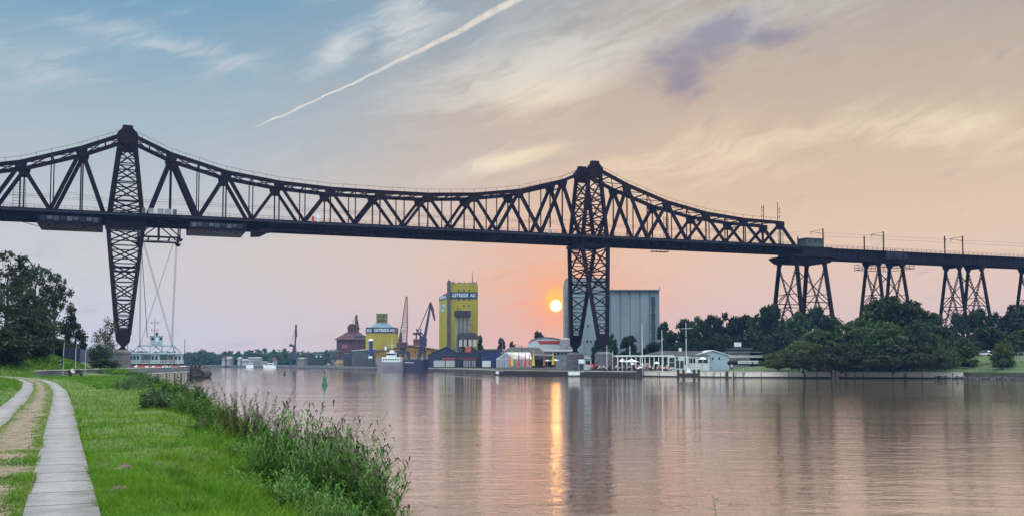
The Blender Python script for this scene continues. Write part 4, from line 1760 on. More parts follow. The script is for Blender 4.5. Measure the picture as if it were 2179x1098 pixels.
I, J = np.meshgrid(np.arange(nu - 1), np.arange(nt - 1), indexing='ij')
q = (I * nt + J).ravel()
tag(npmesh('lawn', V, np.stack([q, q + nt, q + nt + 1, q + 1], 1), GR2, smooth=True), kind='structure')
LAWN = V.reshape(nu, nt, 3)


def lawn_z(x, y):
    d = (LAWN[..., 0] - x) ** 2 + (LAWN[..., 1] - y) ** 2
    i = np.unravel_index(np.argmin(d), d.shape)
    return float(LAWN[i][2]) if d[i] < 60 else LZ


# riprap stones
r = np.random.default_rng(5)
o = MB()
for k in range(330):
    px = r.uniform(1985, 2330)
    e = far_edge(px)
    s_ = r.uniform(.22, .6)
    c = Vector((e.x + r.uniform(-.3, .8), e.y + r.uniform(-.9, 1.6), r.uniform(.0, .55)))
    vv = []
    for q in range(6):
        t = q * math.pi / 3 + r.uniform(-.3, .3)
        vv.append((c.x + math.cos(t) * s_ * r.uniform(.7, 1.2), c.y + math.sin(t) * s_ * r.uniform(.7, 1.2), c.z - s_ * .4))
    for q in range(6):
        t = q * math.pi / 3 + r.uniform(-.3, .3)
        vv.append((c.x + math.cos(t) * s_ * .65, c.y + math.sin(t) * s_ * .65, c.z + s_ * r.uniform(.3, .6)))
    o.add(vv, [(q, (q + 1) % 6, 6 + (q + 1) % 6, 6 + q) for q in range(6)] + [(6, 7, 8, 9, 10, 11)])
tag(o.build('riprap', mat('riprap stone', (.10, .10, .11), .9, var=.6, scale=1.2)), 'loose dark stones along the waterline of the right bank', 'stones', kind='stuff')


# quayside railings
def rail(px0, px1, dist, label, h=1.05, gap=3.0):
    pts = []
    n = max(2, int((px1 - px0) / 30))
    for i in range(n + 1):
        e = far_edge(px0 + (px1 - px0) * i / n)
        x, y = e.x + .62 * dist, e.y + .78 * dist
        pts.append(Vector((x, y, max(LZ, lawn_z(x, y)))))
    a = MB()
    for p, q in zip(pts[:-1], pts[1:]):
        p, q = p - pts[0], q - pts[0]
        for z in (h, h * .5):
            a.bar((p.x, p.y, p.z + z), (q.x, q.y, q.z + z), .07)
        k = int((q - p).length / gap) + 1
        for i in range(k):
            c = p.lerp(q, i / k)
            a.bar((c.x, c.y, c.z - .2), (c.x, c.y, c.z + h), .06)
    tag(a.build('railing', STEELP, loc=pts[0]), label, 'railing', 'railings on the far bank')


rail(1500, 1768, 4.2, 'thin grey railing along the lawn edge left of the dark post')
rail(1782, 2260, 4.2, 'thin grey railing before the big trees and the green bank at right')

# ------------------------------------------------------------------ mooring dolphins
for px, yb, yt, k, lab in ((1357, 803, 781, 1, 'dark timber mooring post with white cap, left of a pair before the terrace'), (1363, 803.5, 779.5, 1, 'dark timber mooring post with white cap, right of a pair before the terrace'),
                           (1546, 804, 789, 0, 'short dark mooring post against the quay below the lawn'), (1772, 806, 787, 0, 'dark post between two stretches of concrete quay'), (1779, 806, 789, 0, 'stubby dark post right of the wall end')):
    p = gnd(px, yb, 0)
    t = thing('mooring_post', lab, 'post', (p.x, p.y - .8, 0), 0, 'mooring posts at the far quay')
    zt = at(px, yt, p.y).z
    MB().tube((0, 0, -1), (0, 0, zt - .35), .42, .36, n=9).build('pile', DARKW, t)
    MB().lathe([(.40, zt - .35), (.40, zt - .1), (.2, zt)], 9).build('pile_cap', WHITE if k else DARKW, t)
p = gnd(1464, 804, 0)
t = thing('mooring_dolphin', 'dark landing stage of four white capped piles before the restaurant', 'mooring stage', (p.x, p.y - 1.0, 0), 0)
o = MB().box(-2.8, 2.8, -.5, .9, .5, 1.3)
o.build('stage', DARKW, t)
for k, x in enumerate((-2.75, -1.35, 1.4, 2.6)):
    MB().tube((x, -.3, -1), (x, -.3, 2.25), .36, .32, n=9).build('pile', DARKW, t)
    MB().lathe([(.37, 2.25), (.37, 2.5), (.15, 2.65)], 9).build('pile_cap', WHITE, t)
MB().box(-.5, .4, -.62, -.54, 1.5, 2.3).build('notice_board', WHITE, t)
MB().bar((0, -.5, .9), (0, -.5, 1.6), .1).build('board_post', DARKW, t)

# floating fenders before the second tower
e0, e1 = gnd(1058, 797.5, 0), gnd(1352, 802, 0)
t = thing('floating_fender', 'long dark floating timber fender with white end blocks before the second tower', 'fender', ((e0.x + e1.x) / 2, (e0.y + e1.y) / 2 - 1.2, 0), math.atan2(e1.y - e0.y, e1.x - e0.x))
L = (e1 - e0).length
o = MB().box(-L / 2, L / 2, -.8, .8, -.4, 1.25)
for k in range(int(L / 2.4)):
    o.box(-L / 2 + k * 2.4, -L / 2 + k * 2.4 + .3, -.9, -.8, -.2, 1.3)
o.build('fender_beam', DARKW, t)
for a, b in ((-L / 2 + .6, -L / 2 + 2.0), (L * .07, L * .07 + 4.8)):
    MB().box(a, b, -1.02, .85, .35, 1.33).build('end_block', WHITE, t)

# ------------------------------------------------------------------ silos and sheds of the harbour
YEL = mat('yellow painted concrete', (.30, .255, .008), .75, base2=(.22, .195, .010), scale=.12, stretch=(1, 1, .4), detail=7)
YELD = mat('ochre cladding', (.24, .135, .010), .7, base2=(.17, .09, .012), scale=.2)
BAND = mat('dark blue sign band', (.012, .028, .06), .5, var=.2, scale=.5)
SIGNW = mat('pale sign letters', (.55, .66, .75), .5)
SILOG = mat('light grey silo concrete', (.175, .23, .28), .8, base2=(.125, .17, .215), scale=.10, stretch=(1, 1, .25), detail=7)
SILOD = mat('grey silo concrete', (.20, .20, .17), .85, base2=(.12, .12, .11), scale=.2, stretch=(1, 1, .3), detail=7)

# yellow grain tower
s = Site('grain_silo', 'tall yellow grain silo tower with dark blue lettered band and roof aerials', 'silo', 985, 530)
main = s.part(s.box(MB(), 958, 1015, None, 603.5, 0, 14), 'tower_block', YEL)
wing = MB()
xa, xb = s.x(930), s.x(951.5)
za, zb_ = s.z(628), s.z(622.5)
wing.hexa([(xa, 15, -.5), (xb, 1.2, -.5), (xb, 14, -.5), (xa, 22, -.5), (xa, 15, za), (xb, 1.2, zb_), (xb, 14, zb_), (xa, 22, za)])
wing = s.part(wing, 'side_block', YEL)
shaft = s.part(s.box(MB(), 951, 957.9, None, 599.5, -.8, 5), 'stair_shaft', mat('grey shaft cladding', (.07, .075, .085), .7, var=.4, scale=.3))
bnd = s.part(s.box(MB(), 957.95, 1015.3, 636, 621, -.12, -.002), 'sign_band', BAND, main)
text('GETREIDE  AG', 2.5, SIGNW, main, (s.x(986.5), -.16, s.z(628.3)), (R(90), 0, 0), width=s.x(1011.5) - s.x(962))
bw = MB()
yv = Vector((xb - xa, 1.2 - 15, 0)).normalized()
nv_ = Vector((yv.y, -yv.x, 0))
off = nv_ * .12
bw.hexa([(xa + off.x, 15 + off.y, s.z(636.5)), (xb + off.x, 1.2 + off.y, s.z(634.5)), (xb, 1.2, s.z(634.5)), (xa, 15, s.z(636.5)), (xa + off.x, 15 + off.y, s.z(627.5)), (xb + off.x, 1.2 + off.y, s.z(622)), (xb, 1.2, s.z(622)), (xa, 15, s.z(627.5))])
s.part(bw, 'sign_band', BAND, wing)
mid = Vector(((xa + xb) / 2, 8.1, s.z(630.4))) + nv_ * .2
text('GETREIDE AG', 2.2, SIGNW, wing, mid, (R(90), 0, math.atan2(yv.y, yv.x)), width=11.5)
pn = MB()
pa, pb = Vector((xa, 15, 0)).lerp(Vector((xb, 1.2, 0)), .28), Vector((xa, 15, 0)).lerp(Vector((xb, 1.2, 0)), .66)
f_ = nv_ * .15
pn.hexa([(pa.x + f_.x, pa.y + f_.y, s.z(661)), (pb.x + f_.x, pb.y + f_.y, s.z(661)), (pb.x, pb.y, s.z(661)), (pa.x, pa.y, s.z(661)), (pa.x + f_.x, pa.y + f_.y, s.z(645)), (pb.x + f_.x, pb.y + f_.y, s.z(645)), (pb.x, pb.y, s.z(645)), (pa.x, pa.y, s.z(645))])
s.part(pn, 'emblem_panel', mat('pale blue panel', (.34, .48, .55), .6, base2=(.08, .18, .30), scale=1.4, stretch=(.2, .2, 1), lo=.47, hi=.53), wing)
s.windows(main, [(618, [975.5, 987, 998]), (634.2 + 3.5, [975.5, 987, 998]), (650, [987, 998])], 3, 3.4, -.06)
o = MB()
rr = np.random.default_rng(3)
for px in np.linspace(953, 1013, 15):
    x, h = s.x(px), rr.uniform(.4, 1.3)
    o.box(x - .35, x + .35, 1, 2, s.z(603.5 if px > 957 else 599.5), s.z(603.5 if px > 957 else 599.5) + h)
o.box(s.x(952), s.x(958), 0, 4, s.z(599.5), s.z(596.5))
s.part(o, 'roof_equipment', DGREY)
for px, yt in ((953, 591), (964, 592), (976, 595), (1004.5, 575), (1006, 591), (1013.5, 597)):
    s.part(MB().tube((s.x(px), 2, s.z(603.5)), (s.x(px), 2, s.z(yt)), .14 if px != 1004.5 else .2, .06, n=5), 'roof_aerial', DGREY)
o = MB()
for dz in (583, 588, 593):
    o.bar((s.x(1003), 2, s.z(dz)), (s.x(1006), 2, s.z(dz)), .12)
s.part(o, 'aerial_crossbars', DGREY)

s = Site('silo_battery', 'grey battery of silo cells with a dark top house before the yellow grain tower', 'silo', 984, 515)
for a, b in ((967, 976), (976.2, 985), (985.2, 993), (993.2, 1000)):
    x0, x1 = s.x(a), s.x(b)
    s.part(MB().lathe([((x1 - x0) / 2, -.5), ((x1 - x0) / 2, s.z(672))], 14, ((x0 + x1) / 2, 3, 0)), 'silo_cell', SILOD, smooth=False)
s.part(s.box(MB(), 966, 1001, 672, 660.5, .6, 6), 'top_house', mat('black cladding', (.02, .022, .03), .7, var=.3, scale=.5))
s.part(s.box(MB(), 974, 1020, 722, 716, -1, 5), 'conveyor_house', DGREY)
o = MB()
o.prism([(s.x(972), s.z(716)), (s.x(1021), s.z(716)), (s.x(1010), s.z(708)), (s.x(978), s.z(708))], -1.2, 5)
s.part(o, 'roof', ROOF)
for a in (977, 987, 997, 1007):
    s.part(s.box(MB(), a, a + 6.5, 737, 722.2, -.9, 3), 'hopper', CONCL)
for px, y0, y1 in ((972, 660, 648), (976, 660, 653), (980, 660, 655)):
    s.part(MB().tube((s.x(px), 2, s.z(y0)), (s.x(px), 2, s.z(y1)), .25, .15, n=6), 'vent_pipe', DGREY)
o = MB()
for z in (690, 706):
    o.bar((s.x(994), -.3, s.z(z)), (s.x(1006), -.3, s.z(z)), .2)
    o.bar((s.x(1003), -.3, s.z(z - 2)), (s.x(1003), -.3, s.z(z + 2)), .2)
s.part(o, 'catwalk', DGREY)

# low dark blue warehouses at the quay
s = Site('warehouse', 'dark navy double gabled warehouse with white doors and a red sign on its roof', 'warehouse', 970, 492)
xs = [911, 921, 951, 975, 1000, 1024]
for (a, pk, b) in ((911, 951, 976), (976.3, 1001, 1024)):
    o = MB()
    o.prism([(s.x(a), -.5), (s.x(b), -.5), (s.x(b), s.z(752)), (s.x(pk), s.z(737)), (s.x(a), s.z(752 if a != 911 else 757))], 0, 28)
    w_ = s.part(o, 'gable_hall', NAVY)
    o = MB()
    z1, z2 = s.z(752 if a != 911 else 757), s.z(737)
    xa, xp, xb = s.x(a) - .5, s.x(pk), s.x(b) + (.5 if b == 1024 else -.1)
    for (x0, h0, x1, h1) in ((xa, z1, xp, z2), (xp, z2, xb, s.z(752))):
        o.hexa([(x0, -.5, h0 + .02), (x1, -.5, h1 + .02), (x1, 28.5, h1 + .02), (x0, 28.5, h0 + .02), (x0, -.5, h0 + .3), (x1, -.5, h1 + .3), (x1, 28.5, h1 + .3), (x0, 28.5, h0 + .3)])
    s.part(o, 'roof', ROOF, w_)
for a, b in ((923, 947), (949, 968), (986, 1002), (1004, 1013)):
    s.part(s.box(MB(), a, b, 780, 766.5, -.15, 0), 'sliding_door', mat('grey white door', (.42, .44, .47), .6, base2=(.3, .32, .36), scale=1.2, stretch=(3, 1, .1)))
for a, b in ((942, 968), (978, 986), (988, 996), (999, 1006), (1008, 1014)):
    s.part(s.box(MB(), a, b, 764, 761, -.16, 0), 'red_stripe', REDP)
sg = s.part(s.box(MB(), 990, 1002, 749, 737, -.5, -.1), 'roof_sign', mat('red sign panel', (.45, .05, .05), .5, base2=(.55, .25, .22), scale=1.0, stretch=(.3, 1, 1)))
for px in np.linspace(970, 1018, 10):
    s.part(MB().bar((s.x(px), -.6, -.5), (s.x(px), -.6, s.z(756)), .3), 'downpipe_column', DGREY)
s = Site('warehouse', 'flat roofed deep blue hall with a white gate right of the gabled warehouse', 'warehouse', 1042, 470)
b_ = s.part(s.box(MB(), 1024.5, 1064, None, 746, 2, 30), 'hall', mat('deep blue cladding', (.014, .025, .12), .5, var=.3, scale=.4))
s.part(s.box(MB(), 1024, 1064.5, 745.98, 742, 1.7, 30.3), 'roof', DGREY, b_)
s.part(s.box(MB(), 1026, 1044, 780, 767, 1.85, 2), 'gate', WHITE, b_)
s.windows(b_, [(753, [1030, 1038, 1046, 1054])], 3, 3.5, 1.95)
s = Site('warehouse', 'long low dark shed with a hipped roof between the blue hall and the tent', 'warehouse', 1115, 452)
b_ = s.part(s.box(MB(), 1064.5, 1160, None, 752, 4, 24), 'hall', DGREY)
o = MB()
o.hexa([(s.x(1062), 3, s.z(752) + .01), (s.x(1163), 3, s.z(752) + .01), (s.x(1163), 25, s.z(752) + .01), (s.x(1062), 25, s.z(752) + .01), (s.x(1085), 12, s.z(737)), (s.x(1148), 12, s.z(738)), (s.x(1148), 16, s.z(738)), (s.x(1085), 16, s.z(737))])
s.part(o, 'roof', ROOF, b_)

# white and red sports hall with curved roof
s = Site('sports_hall', 'white curved roof hall with a broad red slanted panel left of the grey silo', 'hall', 1165, 480)
pts = [(s.x(1126), -.5), (s.x(1207), -.5), (s.x(1207), s.z(738)), (s.x(1200), s.z(727)), (s.x(1190), s.z(722.5)), (s.x(1176), s.z(719.5)), (s.x(1160), s.z(718.5)), (s.x(1145), s.z(720)), (s.x(1131), s.z(724)), (s.x(1126), s.z(729))]
s.part(MB().prism(pts, 0, 30), 'hall', WHITE)
o = MB()
for p, q in zip(pts[2:-1], pts[3:]):
    o.hexa([(p[0], -.4, p[1] + .02), (q[0], -.4, q[1] + .02), (q[0], 30.2, q[1] + .02), (p[0], 30.2, p[1] + .02), (p[0], -.4, p[1] + .45), (q[0], -.4, q[1] + .45), (q[0], 30.2, q[1] + .45), (p[0], 30.2, p[1] + .45)])
s.part(o, 'roof', GREY)
s.part(MB().prism([(s.x(1143), s.z(724.5)), (s.x(1191), s.z(724.5)), (s.x(1191), s.z(731.5)), (s.x(1149), s.z(731.5))], -.15, -.01), 'red_panel', REDP)
s = Site('storage_tank', 'round grey storage tank beside the red and white hall', 'tank', 1203, 425)
s.part(MB().lathe([(2.3, s.z(741)), (2.3, s.z(721.5)), (1.4, s.z(719)), (.2, s.z(718.4))], 18), 'tank_shell', mat('galvanised tank', (.28, .29, .31), .45, base2=(.16, .17, .19), scale=1.5, stretch=(1, 1, 3)))
s.part(MB().box(-2.6, 2.6, -2.6, 2.6, -.5, s.z(741)), 'tank_base', CONC)
s = Site('low_office', 'low flat grey blue office row under the round tank beside the second tower', 'building', 1190, 400)
b_ = s.part(s.box(MB(), 1160, 1216, None, 747, 0, 10), 'block', GREY)
s.part(s.box(MB(), 1158, 1218, 746.98, 743.5, -.5, 10.5), 'roof', WHITE, b_)
s.part(s.box(MB(), 1160, 1262, None, 757, 8, 14), 'rear_block', mat('slate cladding', (.06, .07, .10), .6, var=.3, scale=.5))
s.windows(b_, [(752, list(range(1164, 1214, 8)))], 5, 4, -.05)

# big pale grey concrete silo
s = Site('concrete_silo', 'huge pale grey ribbed concrete silo behind the second bridge tower', 'silo', 1310, 450)
N = 5
for i in range(N):
    a, b = 1300 + 21.0 * i, 1300 + 21.0 * (i + 1)
    x0, x1 = s.x(a), s.x(b)
    c, hw2 = (x0 + x1) / 2, (x1 - x0) / 2
    pts = []
    for k in range(9):
        t = math.pi * k / 8
        pts.append((c - hw2 * .985 * math.cos(t), 1.2 - .55 * math.sin(t)))
    pts += [(x1 - .03, 22), (x0 + .03, 22)]
    s.part(MB().prism(pts, -.5, s.z(617.5), 'z'), 'silo_cell', SILOG)
s.part(s.box(MB(), 1213, 1299.5, None, 617.5, 1.0, 24), 'rear_cell_block', SILOG)
s.part(s.box(MB(), 1206.5, 1292, None, 589.5, 4, 24), 'head_house', mat('grey head house', (.19, .20, .225), .8, base2=(.14, .15, .18), scale=.1, stretch=(1, 1, .3)))
s.part(s.box(MB(), 1203.5, 1209, None, 600, 3.2, 20), 'stair_tower', GREY)
s.part(s.box(MB(), 1299, 1405.5, 617.48, 616, -.9, 22.2), 'roof_edge', GREY)
o = MB()
rr = np.random.default_rng(9)
for k in range(34):
    y = 631 + k * 2.7
    w_ = rr.uniform(.5, 1.0)
    o.box(s.x(1391) - w_, s.x(1391) + w_, .4, .8, s.z(y + 2.65), s.z(y))
s.part(o, 'stain_strip', mat('dark silo stain', (.035, .05, .07), .9, var=.3, scale=1))
for px, yt in ((1405, 609.5), (1303, 612)):
    s.part(MB().bar((s.x(px), 0, s.z(617)), (s.x(px), 0, s.z(yt)), .2), 'roof_pole', DGREY)
s.part(s.box(MB(), 1316, 1327, 697, 695.6, -.82, -.5), 'balcony', GREY)
s.windows(s.t, [(693, [1252]), (726, [1250, 1258]), (640, [1285])], 4, 5, .95)

# brick granary with hipped roof
s = Site('brick_granary', 'old dark red brick granary with steep hipped roof and square roof turret', 'granary', 746, 690)
b_ = s.part(s.box(MB(), 716, 778, None, 722, 0, 16), 'brick_wall', BRICK)
RED_ROOF = mat('red roof tiles', (.085, .030, .038), .85, var=.4, scale=.5)
o = MB()
o.hexa([(s.x(711), -1, s.z(722)), (s.x(781), -1, s.z(722)), (s.x(781), 17, s.z(722)), (s.x(711), 17, s.z(722)), (s.x(735), 5, s.z(706)), (s.x(761), 5, s.z(706)), (s.x(761), 11, s.z(706)), (s.x(735), 11, s.z(706))])
s.part(o, 'roof', RED_ROOF)
o = MB()
s.box(o, 737, 758, 707, 697.5, 4.5, 11.5)
s.box(o, 735.5, 759.5, 697.4, 696, 4.2, 11.8)
s.part(o, 'roof_turret', BRICK)
o = MB()
pts = [(s.x(737), s.z(696)), (s.x(758), s.z(696)), (s.x(757), s.z(692)), (s.x(753), s.z(688.5)), (s.x(742), s.z(688.5)), (s.x(738), s.z(692))]
s.part(MB().prism(pts, 4.5, 11.5), 'turret_roof', RED_ROOF)
s.part(s.box(MB(), 728, 740, 740.5, 733, -.2, 0), 'wall_sign', mat('faded red sign', (.22, .07, .09), .7, var=.2, scale=1))
s.windows(b_, [(728, [722, 746, 756, 766]), (748, [722, 746, 756, 766])], 3, 5, -.05)

# yellow domed silo
s = Site('round_silo', 'squat yellow silo with blue sloping roof, lettered band and window turret', 'silo', 809, 620)
s.part(s.box(MB(), 778, 840, None, 708.5, 0, 18), 'silo_body', YEL)
bd = s.part(s.box(MB(), 777.8, 840.3, 708.48, 696, -.15, 18.1), 'sign_band', BAND)
text('GETREIDE AG', 2.6, SIGNW, bd, (s.x(818), -.25, s.z(702.5)), (R(90), 0, 0), width=s.x(839) - s.x(796))
text('EG', 2.4, SIGNW, bd, (s.x(785.5), -.25, s.z(703)), (R(90), 0, 0), width=s.x(790) - s.x(780.5))
o = MB()
zb_, zt_ = s.z(696), s.z(686)
o.hexa([(s.x(786), 1, zb_), (s.x(832), 1, zb_), (s.x(832), 17, zb_), (s.x(786), 17, zb_), (s.x(797), 5, zt_), (s.x(820), 5, zt_), (s.x(820), 13, zt_), (s.x(797), 13, zt_)])
s.part(o, 'sloping_roof', mat('blue grey roof', (.12, .20, .28), .6, var=.3, scale=.3))
tu = s.part(s.box(MB(), 798, 818.5, 686, 667.5, 5, 13), 'roof_turret', mat('olive turret', (.10, .11, .03), .7, base2=(.16, .14, .03), scale=.4))
s.part(s.box(MB(), 797.2, 819.3, 667.48, 666.3, 4.8, 13.2), 'turret_roof', DGREY)
s.windows(tu, [(681, [802, 806.5, 811, 815]), (673, [803, 808.5, 814])], 2.6, 4.5, 4.95)

# long yellow and grey sheds
s = Site('long_shed', 'long ochre yellow harbour shed with low pitched grey roof behind the cranes', 'shed', 880, 600)
o = MB().prism([(s.x(796), -.5), (s.x(940), -.5), (s.x(940), s.z(745)), (s.x(873), s.z(734.5)), (s.x(796), s.z(748))], 0, 40)
b_ = s.part(o, 'hall', YELD)
o = MB()
for (x0, h0, x1, h1) in ((s.x(794), s.z(748), s.x(873), s.z(734.5)), (s.x(873), s.z(734.5), s.x(942), s.z(745))):
    o.hexa([(x0, -.8, h0 + .02), (x1, -.8, h1 + .02), (x1, 40, h1 + .02), (x0, 40, h0 + .02), (x0, -.8, h0 + .4), (x1, -.8, h1 + .4), (x1, 40, h1 + .4), (x0, 40, h0 + .4)])
s.part(o, 'roof', GREY)
s.windows(b_, [(749, [884, 906, 920])], 3, 4, -.05)
s.part(s.box(MB(), 796, 940, 775, 760, -.3, -.01), 'wall_base', CONC)
s = Site('long_shed', 'grey shed with slanting pale roof edge below the brick granary', 'shed', 775, 604)
o = MB().prism([(s.x(750), -.5), (s.x(794), -.5), (s.x(794), s.z(743)), (s.x(750), s.z(747))], 0, 20)
s.part(o, 'hall', mat('blue grey shed', (.06, .08, .10), .7, var=.4, scale=.3))
o = MB().hexa([(s.x(748), -.6, s.z(747) + .02), (s.x(796), -.6, s.z(743) + .02), (s.x(796), 21, s.z(743) + .02), (s.x(748), 21, s.z(747) + .02), (s.x(748), -.6, s.z(745)), (s.x(796), -.6, s.z(741)), (s.x(796), 21, s.z(741)), (s.x(748), 21, s.z(745))])
s.part(o, 'roof', CONCL)
s.part(s.box(MB(), 756, 774, 775, 755, -.1, 0), 'gate', DGREY)
s = Site('loading_silo', 'blue cylinder loading silo with white cap on a tall steel frame', 'silo', 789, 575)
s.part(MB().lathe([(1.15, s.z(755)), (1.15, s.z(725))], 16), 'silo_shell', mat('royal blue paint', (.02, .03, .20), .45, var=.2, scale=.5))
s.part(MB().lathe([(1.7, s.z(724.9)), (1.6, s.z(723)), (.3, s.z(720.5))], 16), 'silo_cap', WHITE)
o = MB()
for a in (-2.4, 2.4):
    for b in (-2, 2):
        o.bar((a, b, -.5), (a, b, s.z(755)), .35)
for z in (755, 764, 772):
    o.box(-2.6, 2.6, -2.2, 2.2, s.z(z) - .3, s.z(z))
o.bar((-2.4, -2, 0), (2.4, -2, s.z(755)), .2)
o.bar((2.4, -2, 0), (-2.4, -2, s.z(755)), .2)
s.part(o, 'steel_frame', DGREY)
s.part(MB().box(-.9, 1.2, -2.4, -2.25, s.z(762), s.z(757)), 'white_panel', WHITE)

BLUEC = mat('dark blue crane paint', (.022, .03, .075), .5, var=.3, scale=.4)
MAUVE = mat('rust violet crane paint', (.06, .025, .05), .55, var=.3, scale=.4)


def lattice(o, p, q, w0, w1, n, t, up=(0, 1, 0)):
    p, q = Vector(p), Vector(q)
    d = (q - p).normalized()
    a = d.cross(Vector(up)).normalized()
    b = a.cross(d).normalized()
    C4 = lambda k: [p.lerp(q, k) + (a * i + b * j) * (w0 + (w1 - w0) * k) / 2 for i, j in ((-1, -1), (1, -1), (1, 1), (-1, 1))]
    for i in range(4):
        o.bar(C4(0)[i], C4(1)[i], t)
    for k in range(n):
        A_, B_ = C4(k / n), C4((k + 1) / n)
        for i in range(4):
            j = (i + 1) % 4
            o.bar(A_[i], B_[j], t * .6)
            o.bar(B_[i], B_[j], t * .6)


# harbour cranes
s = Site('harbour_crane', 'distant dark blue slewing crane with steep jib over the far quay', 'crane', 626, 765, group='harbour cranes')
o = MB()
for a in (-2.6, 2.6):
    for b in (-2.5, 2.5):
        o.bar((a, b, -.5), (a * .75, b * .75, s.z(757)), .55)
o.box(-2.6, 2.6, -2.6, 2.6, s.z(758), s.z(755))
s.part(o, 'portal', BLUEC)
s.part(MB().prism([(-1.8, s.z(755)), (1.9, s.z(755)), (.9, s.z(735)), (-.2, s.z(733))], -1.5, 1.5), 'tower', BLUEC)
s.part(s.box(MB(), 616, 623, 737, 732, -1.3, 1.3), 'counterweight', BLUEC)
s.part(MB().bar((.6, 0, s.z(742)), (s.x(629.5), 0, s.z(690)), 1.1, 1.2), 'jib', BLUEC)
s.part(MB().bar((s.x(629.5), 0, s.z(692)), (s.x(631), 0, s.z(716)), .8, .9), 'fly_jib', BLUEC)
s.part(MB().bar((s.x(619), 0, s.z(733)), (s.x(629), 0, s.z(694)), .25), 'tie_rod', BLUEC)

s = Site('harbour_crane', 'violet crane jib with drooping tip rising behind the brick granary', 'crane', 756, 715, group='harbour cranes')
o = MB()
for a in (-2.6, 2.6):
    for b in (-2.5, 2.5):
        o.bar((a, b, -.5), (a * .7, b * .7, s.z(750)), .55)
o.box(-2.4, 2.4, -2.4, 2.4, s.z(750), s.z(742))
s.part(o, 'portal', BLUEC)
s.part(MB().prism([(-2.0, s.z(742)), (2.0, s.z(742)), (.8, s.z(716)), (-.8, s.z(716))], -1.6, 1.6), 'tower', MAUVE)
s.part(MB().bar((s.x(754), 0, s.z(722)), (s.x(758.3), 0, s.z(670)), 1.3, 1.3), 'jib', MAUVE)
s.part(MB().bar((s.x(757.5), 0, s.z(671)), (s.x(763), 0, s.z(702)), 1.1, 1.1), 'fly_jib', MAUVE)
s.part(MB().bar((s.x(745), 0, s.z(697)), (s.x(757), 0, s.z(671)), .35), 'tie_rod', MAUVE)

s = Site('lattice_crane', 'tall tapering lattice crane with reddish machine house on a blue portal', 'crane', 858, 520, group='harbour cranes')
o = MB()
for a in (845.5, 870):
    for b in (-2.8, 2.8):
        o.bar((s.x(a), b, -.5), (s.x(a), b, s.z(753)), 1.0)
o.box(s.x(844), s.x(871.5), -3.3, 3.3, s.z(753), s.z(747))
o.bar((s.x(846), -2.8, s.z(775)), (s.x(860), -2.8, s.z(753)), .5)
o.bar((s.x(870), -2.8, s.z(775)), (s.x(857), -2.8, s.z(753)), .5)
s.part(o, 'portal', BLUEC)
s.part(MB().box(s.x(851), s.x(862), -1.5, 1.5, s.z(747), s.z(739)), 'slew_ring', DGREY)
mh = s.part(s.box(MB(), 846, 866.5, 739, 727.5, -2.6, 2.6), 'machine_house', MAUVE)
s.windows(mh, [(732, [858, 863])], 3, 3, -2.65)
o = MB()
lattice(o, (s.x(856.5), 0, s.z(727)), (s.x(861), 0, s.z(690)), 4.2, 2.8, 6, .22)
lattice(o, (s.x(861), 0, s.z(690)), (s.x(864.5), 0, s.z(632)), 2.8, .8, 12, .2)
s.part(o, 'lattice_jib', mat('faded red jib', (.11, .045, .05), .6, var=.3, scale=.5))
o = MB()
o.prism([(s.x(849), s.z(727)), (s.x(857), s.z(727)), (s.x(855), s.z(707)), (s.x(852.5), s.z(707))], -1.3, -1.0)
o.bar((s.x(853), -1.2, s.z(707.5)), (s.x(863), -1.2, s.z(704.5)), .35)
o.bar((s.x(853), -1.2, s.z(707)), (s.x(849), -1.2, s.z(727)), .3)
s.part(o, 'back_frame', DGREY)
s.part(MB().box(s.x(863.2), s.x(865.8), -.8, .8, s.z(634.5), s.z(630.5)), 'jib_head', DGREY)

s = Site('level_luffing_crane', 'dark blue luffing crane with slanted box jib and hanging fly jib, red cabin', 'crane', 900, 500, group='harbour cranes')
o = MB()
for a, b in ((889, 895), (905, 901)):
    for d_ in (-2.6, 2.6):
        o.bar((s.x(a), d_, -.5), (s.x(b), d_ * .8, s.z(737)), 1.1)
o.box(s.x(890), s.x(904), -2.4, 2.4, s.z(752), s.z(749))
s.part(o, 'portal', BLUEC)
s.part(MB().prism([(s.x(893), s.z(737)), (s.x(907), s.z(737)), (s.x(908), s.z(719)), (s.x(903), s.z(714)), (s.x(893), s.z(716))], -2, 2), 'tower_house', BLUEC)
cb_ = s.part(s.box(MB(), 880, 893, 735, 721, -1.6, 1.6), 'machine_house', mat('brick red cabin', (.17, .035, .05), .55, var=.2, scale=.5))
s.windows(cb_, [(726, [883, 888])], 3, 3.5, -1.65)
s.part(MB().prism([(s.x(878), s.z(708)), (s.x(896), s.z(707)), (s.x(896), s.z(712)), (s.x(880), s.z(712))], -1.4, 1.4), 'counterweight', BLUEC)
o = MB()
for q in ((885, 721, 888, 700), (895, 720, 889, 700), (896, 707, 905, 718), (886, 712, 886, 721), (894, 712, 900, 718), (896, 699, 894, 708), (886, 699, 888, 708)):
    o.bar((s.x(q[0]), 0, s.z(q[1])), (s.x(q[2]), 0, s.z(q[3])), .5)
s.part(o, 'a_frame', BLUEC)
o = MB()
o.prism([(s.x(901), s.z(716)), (s.x(907), s.z(716)), (s.x(917.5), s.z(646)), (s.x(914.5), s.z(645))], -.9, .9)
s.part(o, 'jib', BLUEC)
o = MB()
o.prism([(s.x(913), s.z(645)), (s.x(917), s.z(642)), (s.x(921), s.z(652)), (s.x(926.5), s.z(681)), (s.x(923.5), s.z(682))], -.8, .8)
s.part(o, 'fly_jib', MAUVE)
o = MB()
o.bar((s.x(891), 0, s.z(701)), (s.x(914), 0, s.z(646)), .4)
o.bar((s.x(917), 0, s.z(644)), (s.x(924), 0, s.z(660)), .2)
s.part(o, 'tie_rod', MAUVE)

